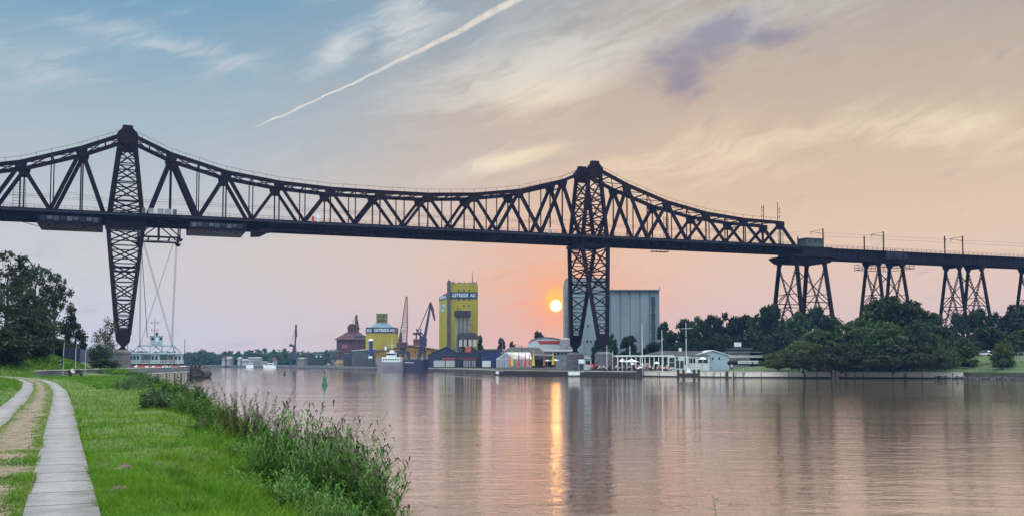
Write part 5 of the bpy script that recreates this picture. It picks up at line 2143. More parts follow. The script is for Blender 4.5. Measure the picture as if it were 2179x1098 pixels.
# small harbour gantries and huts left of the granary
for k, (a, b, yt, yb, Y, lab, mm) in enumerate(((649, 667, 750.5, 757, 735, 'blue hopper house on stilts left of the granary', BLUEC), (671, 690, 754, 762, 706, 'dark blue loading hut on thin legs between the hopper and the granary', NAVY),
                                               (704, 722, 747, 757, 668, 'grey conveyor house on legs below the granary corner', DGREY), (716, 730, 766, 772, 662, 'pale yellow hopper frame on the quay', mat('pale yellow frame', (.36, .33, .14), .6, var=.2, scale=.5)), (735, 748, 752, 765, 645, 'blue jib base hut before the granary', BLUEC))):
    s = Site('loading_hopper', lab, 'hopper', (a + b) / 2, Y, group='loading hoppers on the harbour quay')
    s.part(s.box(MB(), a, b, yb, yt, -2, 2), 'hopper_house', mm)
    o = MB()
    for px in np.linspace(a + 1, b - 1, 4):
        for d_ in (-1.8, 1.8):
            o.bar((s.x(px), d_, -.5), (s.x(px), d_, s.z(yb)), .4)
    o.bar((s.x(a), -1.8, s.z((yb + 781) / 2)), (s.x(b), -1.8, s.z((yb + 781) / 2)), .3)
    s.part(o, 'leg_frame', mm if k == 3 else DGREY)
    s.part(s.box(MB(), a - .6, b + .6, yt - .02, yt - 1.2, -2.2, 2.2), 'roof', GREY)
    if k == 1:
        s.windows(s.t, [(758, [675, 684])], 3, 3, -2.05, WHITE)
s = Site('conveyor_bridge', 'thin dark conveyor gallery crossing from the granary to the round silo', 'conveyor', 770, 650)
s.part(MB().bar((s.x(752), 0, s.z(716)), (s.x(793), 0, s.z(717)), 1.6, 1.2), 'gallery', DGREY)
o = MB()
o.bar((s.x(757), 0, -.5), (s.x(757), 0, s.z(716)), .7)
o.bar((s.x(791), 0, -.5), (s.x(791), 0, s.z(717)), .5)
o.bar((s.x(784), 0, s.z(717)), (s.x(791), 0, s.z(707)), .4)
s.part(o, 'support', DGREY)


# ------------------------------------------------------------------ ships, boats, buoys
def hull(L, B_, H, bow=.22, sheer=.25, n=14):
    """hull along x, bow at +x, waterline z=0"""
    o = MB()
    V, k = [], []
    for i in range(n + 1):
        t = i / n
        x = -L / 2 + L * t
        wt = 1 - max(0, (t - (1 - bow)) / bow) ** 2.2
        ws = 1 - .25 * max(0, (.12 - t) / .12)
        hb = B_ / 2 * wt * ws
        h = H * (1 + sheer * max(0, (t - .65) / .35) ** 2 + .08 * max(0, (.15 - t) / .15))
        ov = (x + (L * .035 if t == 1 else 0))
        for sg in (-1, 1):
            V += [(x, sg * hb * .8, -.8), (ov, sg * (hb + .02), h)]
    for i in range(n):
        a, b = i * 4, (i + 1) * 4
        o_ = [(a, b, b + 1, a + 1), (a + 3, b + 3, b + 2, a + 2), (a + 1, b + 1, b + 3, a + 3), (a + 2, b + 2, b, a)]
        k += o_
    k += [(0, 1, 3, 2), (n * 4, n * 4 + 2, n * 4 + 3, n * 4 + 1)]
    return o.add(V, k)


HULLG = mat('grey violet hull paint', (.15, .155, .20), .45, base2=(.11, .11, .15), scale=.3)
HULLN = mat('navy hull paint', (.014, .018, .06), .4, var=.3, scale=.4)
p = gnd(836, 789.2, 0)
sh = thing('cargo_ship', 'grey hulled cargo ship with white aft superstructure moored at the quay', 'ship', (p.x, p.y, 0), R(178), 'ships at the harbour quay')
k = p.y / F
L = 64 * k
hull(L, 6.5, 4.3, .2, .2).build('hull', HULLG, sh)
o = MB()
o.box(-L * .26, L * .34, -2.6, 2.6, 4.2, 6.6)
sup = o.build('superstructure', WHITE, sh)
for x in np.linspace(-L * .2, L * .28, 7):
    MB().box(x - .3, x + .3, 2.58, 2.66, 5.1, 5.8).build('porthole', GLASS, sup)
MB().box(-L * .1, L * .2, -2.1, 2.1, 6.6, 8.7).build('wheelhouse', WHITE, sh)
o = MB()
for x in np.linspace(-L * .08, L * .18, 6):
    o.box(x - .38, x + .38, 2.08, 2.16, 7.5, 8.3)
o.build('bridge_windows', GLASS, sh)
MB().box(-L * .04, L * .1, -1.2, 1.2, 8.7, 9.8).build('top_house', WHITE, sh)
o = MB()
o.tube((.5, 0, 9.8), (.5, 0, 16), .12, .06)
o.bar((-1.2, 0, 12), (2.2, 0, 12), .12)
o.tube((3.5, 0, 9.8), (3.5, 0, 11.6), .5, .5, n=8)
o.build('mast', WHITE, sh)
p = gnd(884, 789.6, 0)
sh = thing('cargo_ship', 'dark navy hull of a moored coaster with raised bow below the luffing crane', 'ship', (p.x, p.y, 0), R(4), 'ships at the harbour quay')
k = p.y / F
L = 52 * k
hull(L, 6.5, 5.0, .34, .16).build('hull', HULLN, sh)
o = MB()
for x in np.linspace(-L * .42, -L * .1, 8):
    o.box(x, x + .35, -3.32, -3.25, 3.9, 4.2)
o.build('name_lettering', WHITE, sh)
o = MB()
o.box(-L * .4, L * .2, -2.4, 2.4, 4.95, 5.6)
o.build('hatch_covers', DGREY, sh)
o = MB()
o.bar((L * .3, 0, 5), (L * .3, 0, 8), .2)
for x in np.linspace(L * .1, L * .45, 7):
    o.bar((x, -2.0, 5.3), (x, -2.0, 6.4), .1)
o.bar((L * .1, -2.0, 6.4), (L * .45, -2.0, 6.6), .1)
o.build('bow_rail', GREY, sh)
for px, py, lp, lab in ((574, 781.8, 26, 'small white passenger launch moored below the distant village'), (532, 781.0, 16, 'tiny white motor boat left of the white launch')):
    p = gnd(px, py, 0)
    k = p.y / F
    L = lp * k
    b_ = thing('motor_boat', lab, 'boat', (p.x, p.y, 0), R(184), 'white boats at the distant quay')
    hull(L, 3.2, 1.7, .3, .3).build('hull', WHITE, b_)
    c_ = MB().box(-L * .3, L * .2, -1.2, 1.2, 1.6, 3.8).build('cabin', WHITE, b_)
    MB().box(-L * .27, L * .17, 1.18, 1.26, 2.5, 3.3).build('window_band', GLASS, c_)
    MB().tube((0, 0, 3.8), (0, 0, 7), .08, .05).build('mast', WHITE, b_)

GREENB = mat('green buoy paint', (.012, .12, .055), .45, base2=(.01, .08, .04), scale=2)
BLACKB = mat('dark buoy paint', (.012, .03, .022), .5, var=.3, scale=2)
for px, yb, yt, mm, lab in ((690.5, 820.5, 788, GREENB, 'green conical channel buoy with small cone topmark, nearer and larger'), (605.5, 797.5, 785, BLACKB, 'small dark conical channel buoy farther out on the water')):
    p = gnd(px, yb, 0)
    h = at(px, yt, p.y).z
    t = thing('channel_buoy', lab, 'buoy', (p.x, p.y, 0), 0, 'conical buoys in the canal')
    t.rotation_euler.x = R(2)
    MB().lathe([(.16 * h, -.5), (.19 * h, 0), (.20 * h, .05 * h), (.155 * h, .17 * h), (.10 * h, .33 * h), (.07 * h, .40 * h)], 18).build('float_body', mm, t, smooth=True)
    MB().lathe([(.15 * h, .401 * h), (.125 * h, .48 * h), (.06 * h, .64 * h), (.035 * h, .70 * h)], 16).build('upper_cone', mm, t, smooth=True)
    MB().tube((0, 0, .7 * h), (0, 0, .88 * h), .016 * h, .016 * h).build('staff', mm, t)
    MB().lathe([(.055 * h, .86 * h), (.055 * h, .93 * h), (.02 * h, h)], 12).build('topmark', mm, t)


# ------------------------------------------------------------------ distant wood and village
r = np.random.default_rng(21)
VV_, FF_ = [], []
nbase = 0
ridge_x = [-250, 60, 150, 250, 330, 400, 433, 452, 466, 478, 490, 500, 520, 537, 552, 565, 590, 607, 625, 645, 660, 672, 690, 720, 800, 900]
ridge_y = [742, 741, 736, 742, 748, 747.5, 742.5, 747, 751.5, 744, 748, 748.5, 746, 739.5, 743, 742, 741.5, 741, 744, 747, 745, 749, 745, 744, 746, 748]
for row, (Y0, drop) in enumerate(((1150, 0), (1085, 5), (1030, 11))):
    px = -240.0
    while px < (900 if row == 0 else 700):
        yt = float(np.interp(px, ridge_x, ridge_y)) + drop + r.uniform(-1.5, 2.5)
        p = at(px, yt, Y0 + r.uniform(-20, 20))
        h = max(5, p.z - 1.6)
        w = r.uniform(9, 17)
        P, _ = crown_points(r, h, w, 420, base=.0, nb=14, lump=.34)
        P = P + np.array([p.x, p.y, 1.6])
        v, f = leaves(P, 1.5, r)
        VV_.append(v)
        FF_.append(f + nbase)
        nbase += len(v)
        px += w * F / Y0 * .62
tag(npmesh('woods', np.concatenate(VV_), np.concatenate(FF_), TREEM['mid']), 'wooded low hills behind the harbour water at the left', 'wood', kind='stuff')
HW_ = [mat('cream render', (.24, .24, .22), .8, var=.15, scale=.5), mat('white render', (.33, .37, .40), .8, var=.1, scale=.5), mat('grey brick house', (.22, .20, .2), .8, var=.2, scale=.5)]
for px, w_, yt, ye, yb, k, lab in ((476, 7, 758, 763, 770, 0, 'small cream house leftmost at the distant shore'), (487, 9, 758, 763, 773, 2, 'grey house with dark roof right of the leftmost cream one'), (509, 6, 759, 763.5, 772, 1, 'tall narrow white house standing alone at the distant shore'),
                                   (521, 13, 763, 767, 775, 1, 'low white house with pale roof right of the tall white one'), (541, 26, 759, 762, 769, 2, 'long grey building with a row of white windows above the shore'), (560, 14, 768, 770, 777, 1, 'flat white boat house beside the launches'),
                                   (583, 6, 760, 764, 772, 0, 'narrow cream house right of the long grey building'), (640, 20, 760, 763, 774, 2, 'low grey shed right of the distant crane')):
    s = Site('house', lab, 'house', px, 935 if px < 600 else 765, group='houses at the distant shore')
    a, b = px - w_ / 2, px + w_ / 2
    wl = s.part(s.box(MB(), a, b, None, ye, 0, 9), 'wall', HW_[k])
    o = MB()
    z0_, z1_ = s.z(ye), s.z(yt)
    o.hexa([(s.x(a) - .4, -.5, z0_), (s.x(b) + .4, -.5, z0_), (s.x(b) + .4, 9.5, z0_), (s.x(a) - .4, 9.5, z0_), (s.x(a) - .4, 4.3, z1_), (s.x(b) + .4, 4.3, z1_), (s.x(b) + .4, 4.7, z1_), (s.x(a) - .4, 4.7, z1_)])
    s.part(o, 'roof', RED_ROOF if k == 0 else GREY)
    n = max(2, int(w_ / 3.3))
    s.windows(wl, [((ye + min(yb, ye + 6)) / 2 + .5, list(np.linspace(a + 1.4, b - 1.4, n)))], 1.3, 2.2, -.05, WHITE if w_ > 20 else GLASS)


# ------------------------------------------------------------------ restaurant by the quay
s = Site('restaurant', 'white glazed canal side restaurant with dark hipped roof and pale blue gable wing', 'restaurant', 1430, 304)
CREAMW = mat('cream white joinery', (.52, .59, .60), .5, var=.12, scale=1)
INTERIOR = mat('dark interior', (.03, .022, .02), .8, base2=(.09, .03, .02), scale=1.2)
o = s.box(MB(), 1312, 1432, None, 758.5, 2.2, 8)
s.part(o, 'pavilion', INTERIOR)
s.part(s.box(MB(), 1310, 1434, 758.48, 755.2, -.6, 8.5), 'flat_roof', CREAMW)
for k, px in enumerate(np.linspace(1314, 1430, 13)):
    s.part(MB().box(s.x(px) - .14, s.x(px) + .14, -.35, -.1, -.5, s.z(758.6)), 'column', CREAMW)
for k in range(12):
    a = 1314 + 116 / 12 * k
    s.part(s.box(MB(), a + 1.2, a + 8.6, 784, 761, 2.1, 2.18), 'glass_panel', GLASS)
wg = s.part(s.box(MB(), 1420, 1464, None, 757.5, -.9, 8.5), 'glazed_wing', CREAMW)
for a, b, y0, y1 in ((1423, 1434, 770, 760), (1423, 1434, 782, 771.5), (1436.5, 1442, 764, 759), (1437, 1444, 783, 766), (1446, 1453, 783, 767), (1455.5, 1460, 775, 760)):
    s.part(s.box(MB(), a, b, y0, y1, -.98, -.85), 'window', GLASS, wg)
ex = s.part(s.box(MB(), 1462, 1510, None, 757.5, .5, 8), 'veranda', CREAMW)
for a in (1463.5, 1469, 1475, 1486, 1497):
    s.part(s.box(MB(), a, a + (4.6 if a < 1480 else 9.5), 771.5, 761.5, .4, .55), 'window', GLASS, ex)
o = MB()
o.hexa([(s.x(1374), .2, s.z(755.2) + .02), (s.x(1512), .2, s.z(757.5) + .02), (s.x(1512), 12, s.z(757) + .02), (s.x(1374), 12, s.z(755.2) + .02), (s.x(1412), 6, s.z(745.5)), (s.x(1500), 6, s.z(746)), (s.x(1500), 7, s.z(746)), (s.x(1412), 6.6, s.z(745.5))])
s.part(o, 'hipped_roof', ROOF)
gp = MB()
gp.prism([(s.x(1480), -.5), (s.x(1554.5), -.5), (s.x(1554.5), s.z(756.5)), (s.x(1520), s.z(746)), (s.x(1480), s.z(756.5))], 2.0, 14)
gw = s.part(gp, 'gable_wing', PALEB)
o = MB()
for (x0, h0, x1, h1) in ((s.x(1478), s.z(757), s.x(1520), s.z(746)), (s.x(1520), s.z(746), s.x(1556.5), s.z(757))):
    o.hexa([(x0, 1.6, h0 + .05), (x1, 1.6, h1 + .05), (x1, 14.4, h1 + .05), (x0, 14.4, h0 + .05), (x0, 1.6, h0 + .3), (x1, 1.6, h1 + .3), (x1, 14.4, h1 + .3), (x0, 14.4, h0 + .3)])
s.part(o, 'gable_roof', CREAMW)
for px in (1519, 1533):
    s.part(s.box(MB(), px - 1.7, px + 1.7, 764.5, 759.5, 1.92, 2.1), 'window', GLASS, gw)
s.part(MB().tube((s.x(1454), 6, s.z(747)), (s.x(1454), 6, s.z(739)), .5, .4, n=10), 'roof_vent', WHITE)


def parasol(px, ytop, yrim, ybot, wpx, Y, label, m, group='parasols on the restaurant terrace', sag=False):
    p = at(px, ybot, Y)
    t = thing('parasol', label, 'parasol', (p.x, Y, p.z), 0, group)
    zt, zr = at(px, ytop, Y).z - p.z, at(px, yrim, Y).z - p.z
    r_ = wpx / 2 * Y / F
    MB().lathe([(r_, zr), (r_ * .98, zr + .05), (r_ * .5, zr + (zt - zr) * .5), (.08, zt)], 8).build('canopy', m, t)
    MB().tube((0, 0, 0), (0, 0, zt - .05), .05).build('pole', STEELP, t)
    MB().lathe([(.4, 0), (.38, .12), (.1, .16)], 10).build('base', CONC, t)


parasol(1325, 762, 769, 787, 23, 292, 'striped grey pavilion parasol left of the big white one', mat('grey white canvas', (.62, .64, .64), .7, base2=(.2, .24, .26), scale=2.2, stretch=(1, .1, .1), lo=.45, hi=.55, detail=0))
parasol(1344, 763, 769.5, 787, 33, 290, 'largest white parasol on the terrace', WHITE)
parasol(1346, 771, 774.5, 787, 13, 288, 'small white and dark parasol under the largest one', WHITE)
parasol(1367, 771, 776, 787, 6, 288, 'narrow closed white parasol beside the mooring posts', WHITE)
parasol(1378, 771.5, 774.5, 787, 10, 289, 'small reddish parasol on the middle of the terrace', mat('salmon canvas', (.5, .18, .13), .7, var=.2, scale=1))
parasol(1397.5, 768.5, 773, 787, 14, 289, 'white parasol with dark underside right on the terrace', WHITE)
parasol(1495, 758.5, 764, 777, 20, 300, 'white garden parasol before the veranda', WHITE, 'parasols on the lawn')
parasol(1165, 764.5, 767.5, 781, 16, 345, 'white parasol beside the orange spike flag left of the second tower', WHITE, 'parasols at the beach bar')
parasol(1181, 763, 767, 781, 20, 350, 'larger white parasol behind the last yellow spike flag', WHITE, 'parasols at the beach bar')
parasol(1259, 772.5, 778, 786, 14, 318, 'red parasol between the two tower piers', REDP, 'parasols at the beach bar')

# the crowd on the terrace: nobody can count it
r = np.random.default_rng(31)
MV, MF, MM = [], [], []
base = 0
for k in range(150):
    me = (STAND if r.random() < .4 else SEAT)[int(r.integers(1, 5))]
    n = len(me.vertices)
    co = np.empty(n * 3, dtype=np.float32)
    me.vertices.foreach_get('co', co)
    co = co.reshape(-1, 3)
    a = r.uniform(0, 6.28)
    px = r.uniform(1262, 1436)
    e = far_edge(px)
    p = (e.x + r.uniform(-1, 1), e.y + r.uniform(2.0, 13))
    R_ = np.array([[math.cos(a), -math.sin(a), 0], [math.sin(a), math.cos(a), 0], [0, 0, 1]])
    co = co @ R_.T + np.array([p[0], p[1], LZ])
    MV.append(co)
    MF += [tuple(i + base for i in q.vertices) for q in me.polygons]
    mi = {'dark trousers': 0, 'white shirt': 1, 'navy jacket': 2, 'red top': 3, 'grey coat': 4, 'skin': 5, 'hair': 6}
    MM += [mi[me.materials[q.material_index].name] for q in me.polygons]
    base += n
me = bpy.data.meshes.new('crowd')
me.from_pydata(np.concatenate(MV).tolist(), [], MF)
for q in CLOTH + [SKIN, HAIR]:
    me.materials.append(q)
me.polygons.foreach_set('material_index', MM)
o = bpy.data.objects.new('crowd', me)
COL.objects.link(o)
tag(o, 'crowd of guests sitting and standing on the restaurant terrace', 'crowd', kind='stuff')
for k, (px, dd, lab) in enumerate(((1508, 14, 'person in white shirt standing on the lawn left of the gable wall'), (1528, 18, 'person in red top standing on the lawn under the gable windows'), (1536, 19, 'person in navy jacket standing on the lawn right of the gable windows'), (1545, 20, 'person in grey coat standing at the right corner of the gable'))):
    e = far_edge(px)
    x, y = e.x + .62 * dd, e.y + .78 * dd
    person(STAND[(1, 3, 2, 4)[k]], (x, y, lawn_z(x, y)), k * 1.3, lab, 'people on the restaurant lawn')

# party tent, spike flags, signs
s = Site('party_tent', 'white marquee tent with clear gable left of the coloured spike flags', 'tent', 1092, 352)
TENT = mat('white tent canvas', (.70, .74, .78), .55, var=.1, scale=1)
hall = MB().prism([(s.x(1057), s.z(781)), (s.x(1093), s.z(781)), (s.x(1093), s.z(763)), (s.x(1077), s.z(749.5)), (s.x(1057), s.z(763))], .6, .7)
s.part(hall, 'clear_gable', mat('clear tent foil', (.30, .34, .42), .3, base2=(.20, .22, .30), scale=1.2, stretch=(3, 1, .2)))
o = MB()
o.hexa([(s.x(1056), .5, s.z(763)), (s.x(1077), .5, s.z(749)), (s.x(1128), 3.5, s.z(749)), (s.x(1056) + 7, 14, s.z(763)), (s.x(1056), .5, s.z(763.8)), (s.x(1077), .5, s.z(749.8)), (s.x(1128), 3.5, s.z(749.8)), (s.x(1056) + 7, 14, s.z(763.8))])
o.hexa([(s.x(1077), .5, s.z(749)), (s.x(1094), .5, s.z(763.5)), (s.x(1132), 1.5, s.z(763.5)), (s.x(1128), 3.5, s.z(749)), (s.x(1077), .6, s.z(749.9)), (s.x(1094), .6, s.z(764.2)), (s.x(1132), 1.6, s.z(764.2)), (s.x(1128), 3.6, s.z(749.9))])
s.part(o, 'roof_canvas', TENT)
o = MB()
for px in (1057, 1066, 1077, 1085, 1093):
    s.box(o, px - .4, px + .4, 781, 763 if px != 1077 else 750, .45, .6)
s.box(o, 1057, 1093, 763.8, 763, .4, .6)
for px in (1104, 1116, 1130):
    s.box(o, px - .4, px + .4, 781, 764, 1.2, 1.4)
s.part(o, 'frame', WHITE)
o = MB().hexa([(s.x(1093.5), .9, s.z(781)), (s.x(1131), 1.9, s.z(781)), (s.x(1131), 2.0, s.z(781)), (s.x(1093.5), 1.0, s.z(781)), (s.x(1093.5), .9, s.z(764.3)), (s.x(1131), 1.9, s.z(764.3)), (s.x(1131), 2.0, s.z(764.3)), (s.x(1093.5), 1.0, s.z(764.3))])
s.part(o, 'side_canvas', mat('translucent side canvas', (.45, .50, .56), .5, base2=(.2, .22, .27), scale=.8, stretch=(1, 1, .3)))
s = Site('open_shelter', 'low dark open shelter with slanted roof behind the spike flags', 'shelter', 1160, 362)
o = MB().hexa([(s.x(1128), 0, s.z(762)), (s.x(1184), 0, s.z(766)), (s.x(1184), 6, s.z(765)), (s.x(1128), 6, s.z(757)), (s.x(1128), 0, s.z(756)), (s.x(1178), 0, s.z(757)), (s.x(1176), 6, s.z(752)), (s.x(1128), 6, s.z(752))])
s.part(o, 'roof', mat('slate violet roof', (.06, .055, .09), .7, var=.3, scale=.6))
o = MB()
for px in (1130, 1147, 1164, 1182):
    o.bar((s.x(px), .3, -.3), (s.x(px), .3, s.z(762)), .2)
s.part(o, 'post', DGREY)
s.part(s.box(MB(), 1130, 1182, 781, 764, 4, 4.3), 'rear_wall', mat('dark rear wall', (.03, .028, .04), .8, var=.3, scale=1))
ORANGE = mat('orange flag cloth', (.62, .13, .02), .7, var=.15, scale=1)
YELF = mat('yellow flag cloth', (.62, .52, .015), .7, var=.12, scale=1)
REDF = mat('red flag cloth', (.55, .05, .03), .7, var=.15, scale=1)
RUST = mat('rust orange flag cloth', (.36, .10, .03), .7, var=.2, scale=1)
for px, yt, yb, w, mm, Y, lab in ((1085.5, 752, 779.5, 5.5, ORANGE, 330, 'orange spike flag leftmost, touching the first yellow one'), (1089.5, 744, 779, 6, YELF, 334, 'yellow spike flag directly right of the leftmost orange one'), (1104, 742, 779, 6.5, REDF, 334, 'red orange spike flag left of the thin black lamp post'),
                                  (1117.5, 744, 780, 6.5, REDF, 330, 'red spike flag right of the thin black lamp post'), (1126.5, 751, 778, 5.5, RUST, 336, 'rust coloured shorter spike flag'), (1135, 743, 778.5, 7, YELF, 333, 'yellow spike flag in the middle of the row'),
                                  (1157.8, 744, 779, 6, RUST, 333, 'tall rust orange spike flag standing alone between two yellow ones'), (1177, 742, 776.5, 6.5, YELF, 338, 'yellow spike flag rightmost, nearest the second tower')):
    p = at(px, yb, Y)
    t = thing('spike_flag', lab, 'flag', (p.x, Y, p.z), 0, 'coloured spike flags at the beach bar')
    h = at(px, yt, Y).z - p.z
    rr_ = w / 2 * Y / F
    MB().lathe([(rr_ * .8, .1), (rr_, .35), (rr_ * .62, h * .4), (rr_ * .25, h * .72), (.04, h)], 7).build('flag_cloth', mm, t)
    MB().tube((0, 0, -.4), (0, 0, h + .25), .05, .03).build('pole', DGREY, t)
for px, yt, yb, Y, m_, rr_, lab in ((1110.5, 736, 782, 340, DGREY, .10, 'tall black lamp post among the spike flags'), (1100, 733, 770, 380, DGREY, .08, 'thin lamp post with small arm behind the white tent'), (1243, 728, 778, 316, DGREY, .10, 'dark green grey mast between the two tower piers'),
                              (1069, 726, 760, 420, STEELP, .09, 'pale thin mast above the white tent')):
    p = at(px, yb, Y)
    t = thing('lamp_post', lab, 'lamp post', (p.x, Y, p.z), 0, 'lamp posts at the far quay')
    h = at(px, yt, Y).z - p.z
    MB().tube((0, 0, -.3), (0, 0, h), rr_, rr_ * .7).build('pole', m_, t)
    MB().box(-1.1, .1, -.12, .12, h - .02, h + .12).build('lamp_head', m_, t)
s = Site('notice_sign', 'white notice sign on two posts between the tower piers', 'sign', 1237, 314)
s.part(s.box(MB(), 1231, 1243, 773, 764, -.1, 0), 'sign_board', mat('pale sign board', (.52, .62, .68), .5, base2=(.40, .50, .58), scale=2.2, stretch=(.2, 1, 1), lo=.48, hi=.52))
for px in (1232, 1242):
    s.part(MB().bar((s.x(px), .08, -.2), (s.x(px), .08, s.z(764)), .14), 'sign_post', STEELP)
s = Site('kiosk', 'small white beach kiosk with slanted roof behind the notice sign', 'kiosk', 1250, 330)
s.part(s.box(MB(), 1244, 1258, None, 764, 0, 3), 'booth', WHITE)
s.part(MB().hexa([(s.x(1243), -.4, s.z(764)), (s.x(1259), -.4, s.z(764)), (s.x(1257), 3.4, s.z(758)), (s.x(1243), 3.4, s.z(756)), (s.x(1243), -.4, s.z(763)), (s.x(1259), -.4, s.z(763)), (s.x(1257), 3.4, s.z(757)), (s.x(1243), 3.4, s.z(755))]), 'roof', GREY)
s.part(s.box(MB(), 1246, 1256, 775, 767, -.06, 0), 'counter_window', GLASS)

for px, yt, yb, Y, yard, lab in ((1366.8, 691, 784, 292, 0, 'tall white flagpole left of the three on the terrace'), (1409.2, 704, 787, 288, 0, 'white flagpole in the middle of the terrace'), (1460.5, 687, 775, 296, 1, 'white signal mast with crossed yard before the restaurant'),
                                 (1291.6, 736, 783, 308, 0, 'short white flagpole on the left front of the near stone pier'), (1304, 748, 783, 308, 0, 'short white flagpole on the right front of the near stone pier'), (1340.5, 737, 757, 312, 0, 'shortest white pole above the pavilion roof')):
    p = at(px, yb, Y)
    t = thing('flagpole', lab, 'flagpole', (p.x, Y, p.z), 0, 'white flagpoles by the restaurant')
    h = at(px, yt, Y).z - p.z
    MB().tube((0, 0, -.5), (0, 0, h), .12, .06, n=8).build('pole', WHITE, t)
    MB().lathe([(.02, h), (.1, h + .08), (.1, h + .16), (.02, h + .24)], 8).build('finial', WHITE, t)
    if yard:
        zy = at(px, 698.5, Y).z - p.z
        MB().bar((-1.4, 0, zy - .05), (1.9, 0, zy + .1), .1).build('yard', WHITE, t)
        MB().lathe([(.3, at(px, 718, Y).z - p.z), (.3, at(px, 718, Y).z - p.z + .3)], 8).build('lantern', GLASS, t)

# hut with white board, banner
s = Site('club_hut', 'grey flat roofed hut with a square white board on its roof', 'hut', 1577, 330)
s.part(s.box(MB(), 1559, 1595, None, 744, 0, 8), 'wall', mat('grey hut render', (.18, .18, .18), .8, var=.3, scale=.6))
s.part(s.box(MB(), 1555, 1600, 743.98, 739.5, -1.2, 8.6), 'flat_roof', DGREY)
s.part(s.box(MB(), 1563, 1578, 737, 728, .4, .55), 'white_board', WHITE)
for px in (1565, 1576):
    s.part(MB().bar((s.x(px), .7, s.z(740)), (s.x(px), .7, s.z(730)), .18), 'board_post', STEELP)
s.part(s.box(MB(), 1540, 1640, 760.5, 755.5, -1.8, -1.6), 'terrace_parapet', CONCL)
s.part(s.box(MB(), 1536, 1640, 749, 748, -1.4, -1.3), 'hand_rail', STEELP)
s = Site('banner', 'long white banner with dark lettering on posts at the lawn edge', 'banner', 1592, 296)
s.part(s.box(MB(), 1570, 1614, 773, 767, -.06, 0), 'banner_cloth', WHITE)
o = MB()
rr = np.random.default_rng(4)
x = 1572.5
while x < 1611:                      # row of letter strokes, too small to read in the photograph
    w_ = rr.uniform(.9, 1.8)
    s.box(o, x, x + w_, 771.3, 768.7, -.09, -.065)
    x += w_ + rr.uniform(.5, 1.0)
s.part(o, 'banner_lettering', mat('banner ink', (.12, .15, .2), .6))
for px in (1570, 1592, 1614):
    s.part(MB().bar((s.x(px), .1, -.3), (s.x(px), .1, s.z(767)), .12), 'banner_post', DGREY)
s = Site('deck_chairs', 'dark hedge strip with white loungers left of the banner', 'hedge', 1562, 300)
rr = np.random.default_rng(8)
P = np.stack([rr.uniform(s.x(1550), s.x(1622), 1600), rr.uniform(.6, 1.8, 1600), rr.uniform(s.z(776), s.z(768), 1600)], 1)
v, f = leaves(P, .22, rr)
h_ = npmesh('hedge_foliage', v, f, TREEM['dark'])
h_.parent = s.t
s.t.name = 'hedge'
s.t['label'] = 'low dark clipped hedge behind the white banner'

# parked cars under the right bank trees
CARP = [mat('white car paint', (.72, .74, .76), .25, spec=.6), mat('yellow car paint', (.6, .42, .03), .3, spec=.6), mat('silver car paint', (.4, .42, .44), .3, spec=.6)]
TYRE = mat('tyre rubber', (.015, .015, .016), .8)


def car_px(px, py, Y, m_, label, rz=0.0):
    p = at(px, py, Y)
    t = thing('parked_car', label, 'car', (p.x, p.y, p.z - .7), rz, 'cars parked on the right bank')
    prof = [(-2.1, .35), (2.1, .35), (2.15, .75), (1.3, .92), (.65, 1.42), (-1.0, 1.45), (-1.75, .98), (-2.15, .9)]
    MB().prism(prof, -.85, .85).build('body', m_, t)
    o = MB()
    o.prism([(.6, 1.36), (1.15, .96), (-1.55, .98), (-.95, 1.39)], -.87, .87)
    o.build('side_window', GLASS, t)
    for x in (-1.35, 1.35):
        for y in (-.8, .8):
            MB().tube((x, y - .1, .33), (x, y + .1, .33), .33, n=14).build('wheel', TYRE, t)


for px, py, Y, k, lab in ((2018, 745, 272, 2, 'silver car half hidden behind the small front bush'), (2030, 747, 270, 0, 'white car left of the small dark tree on the bank'), (2050, 748, 266, 0, 'white car just behind the small dark tree trunk'), (2096, 752, 262, 0, 'white car in the gap right of the small dark tree'), (2137, 752, 262, 1, 'yellow car under the rightmost round bush')):
    car_px(px, py, Y, CARP[k], lab, .1 * px)
s = Site('guard_fence', 'grey tubular barrier fence at the right picture edge', 'fence', 2168, 255, z0=4.3)
o = MB()
for z in (.3, 1.1, 2.2):
    o.bar((s.x(2153), 0, z), (s.x(2230), 0, z), .1)
s.part(o, 'rail', STEELP)
for px in np.arange(2154, 2231, 12):
    s.part(MB().bar((s.x(px), 0, -1), (s.x(px), 0, 2.25), .14), 'fence_post', STEELP)
s = Site('garden_house', 'small house with pale roof among the bushes at the right edge', 'house', 2158, 330, z0=6)
s.part(s.box(MB(), 2148, 2172, 722, 713, 0, 6), 'wall', CREAMW)
s.part(MB().prism([(s.x(2146), s.z(713)), (s.x(2174), s.z(713)), (s.x(2160), s.z(706.5))], -.6, 6.6), 'roof', mat('pale roof sheets', (.5, .55, .56), .6, var=.2, scale=1))

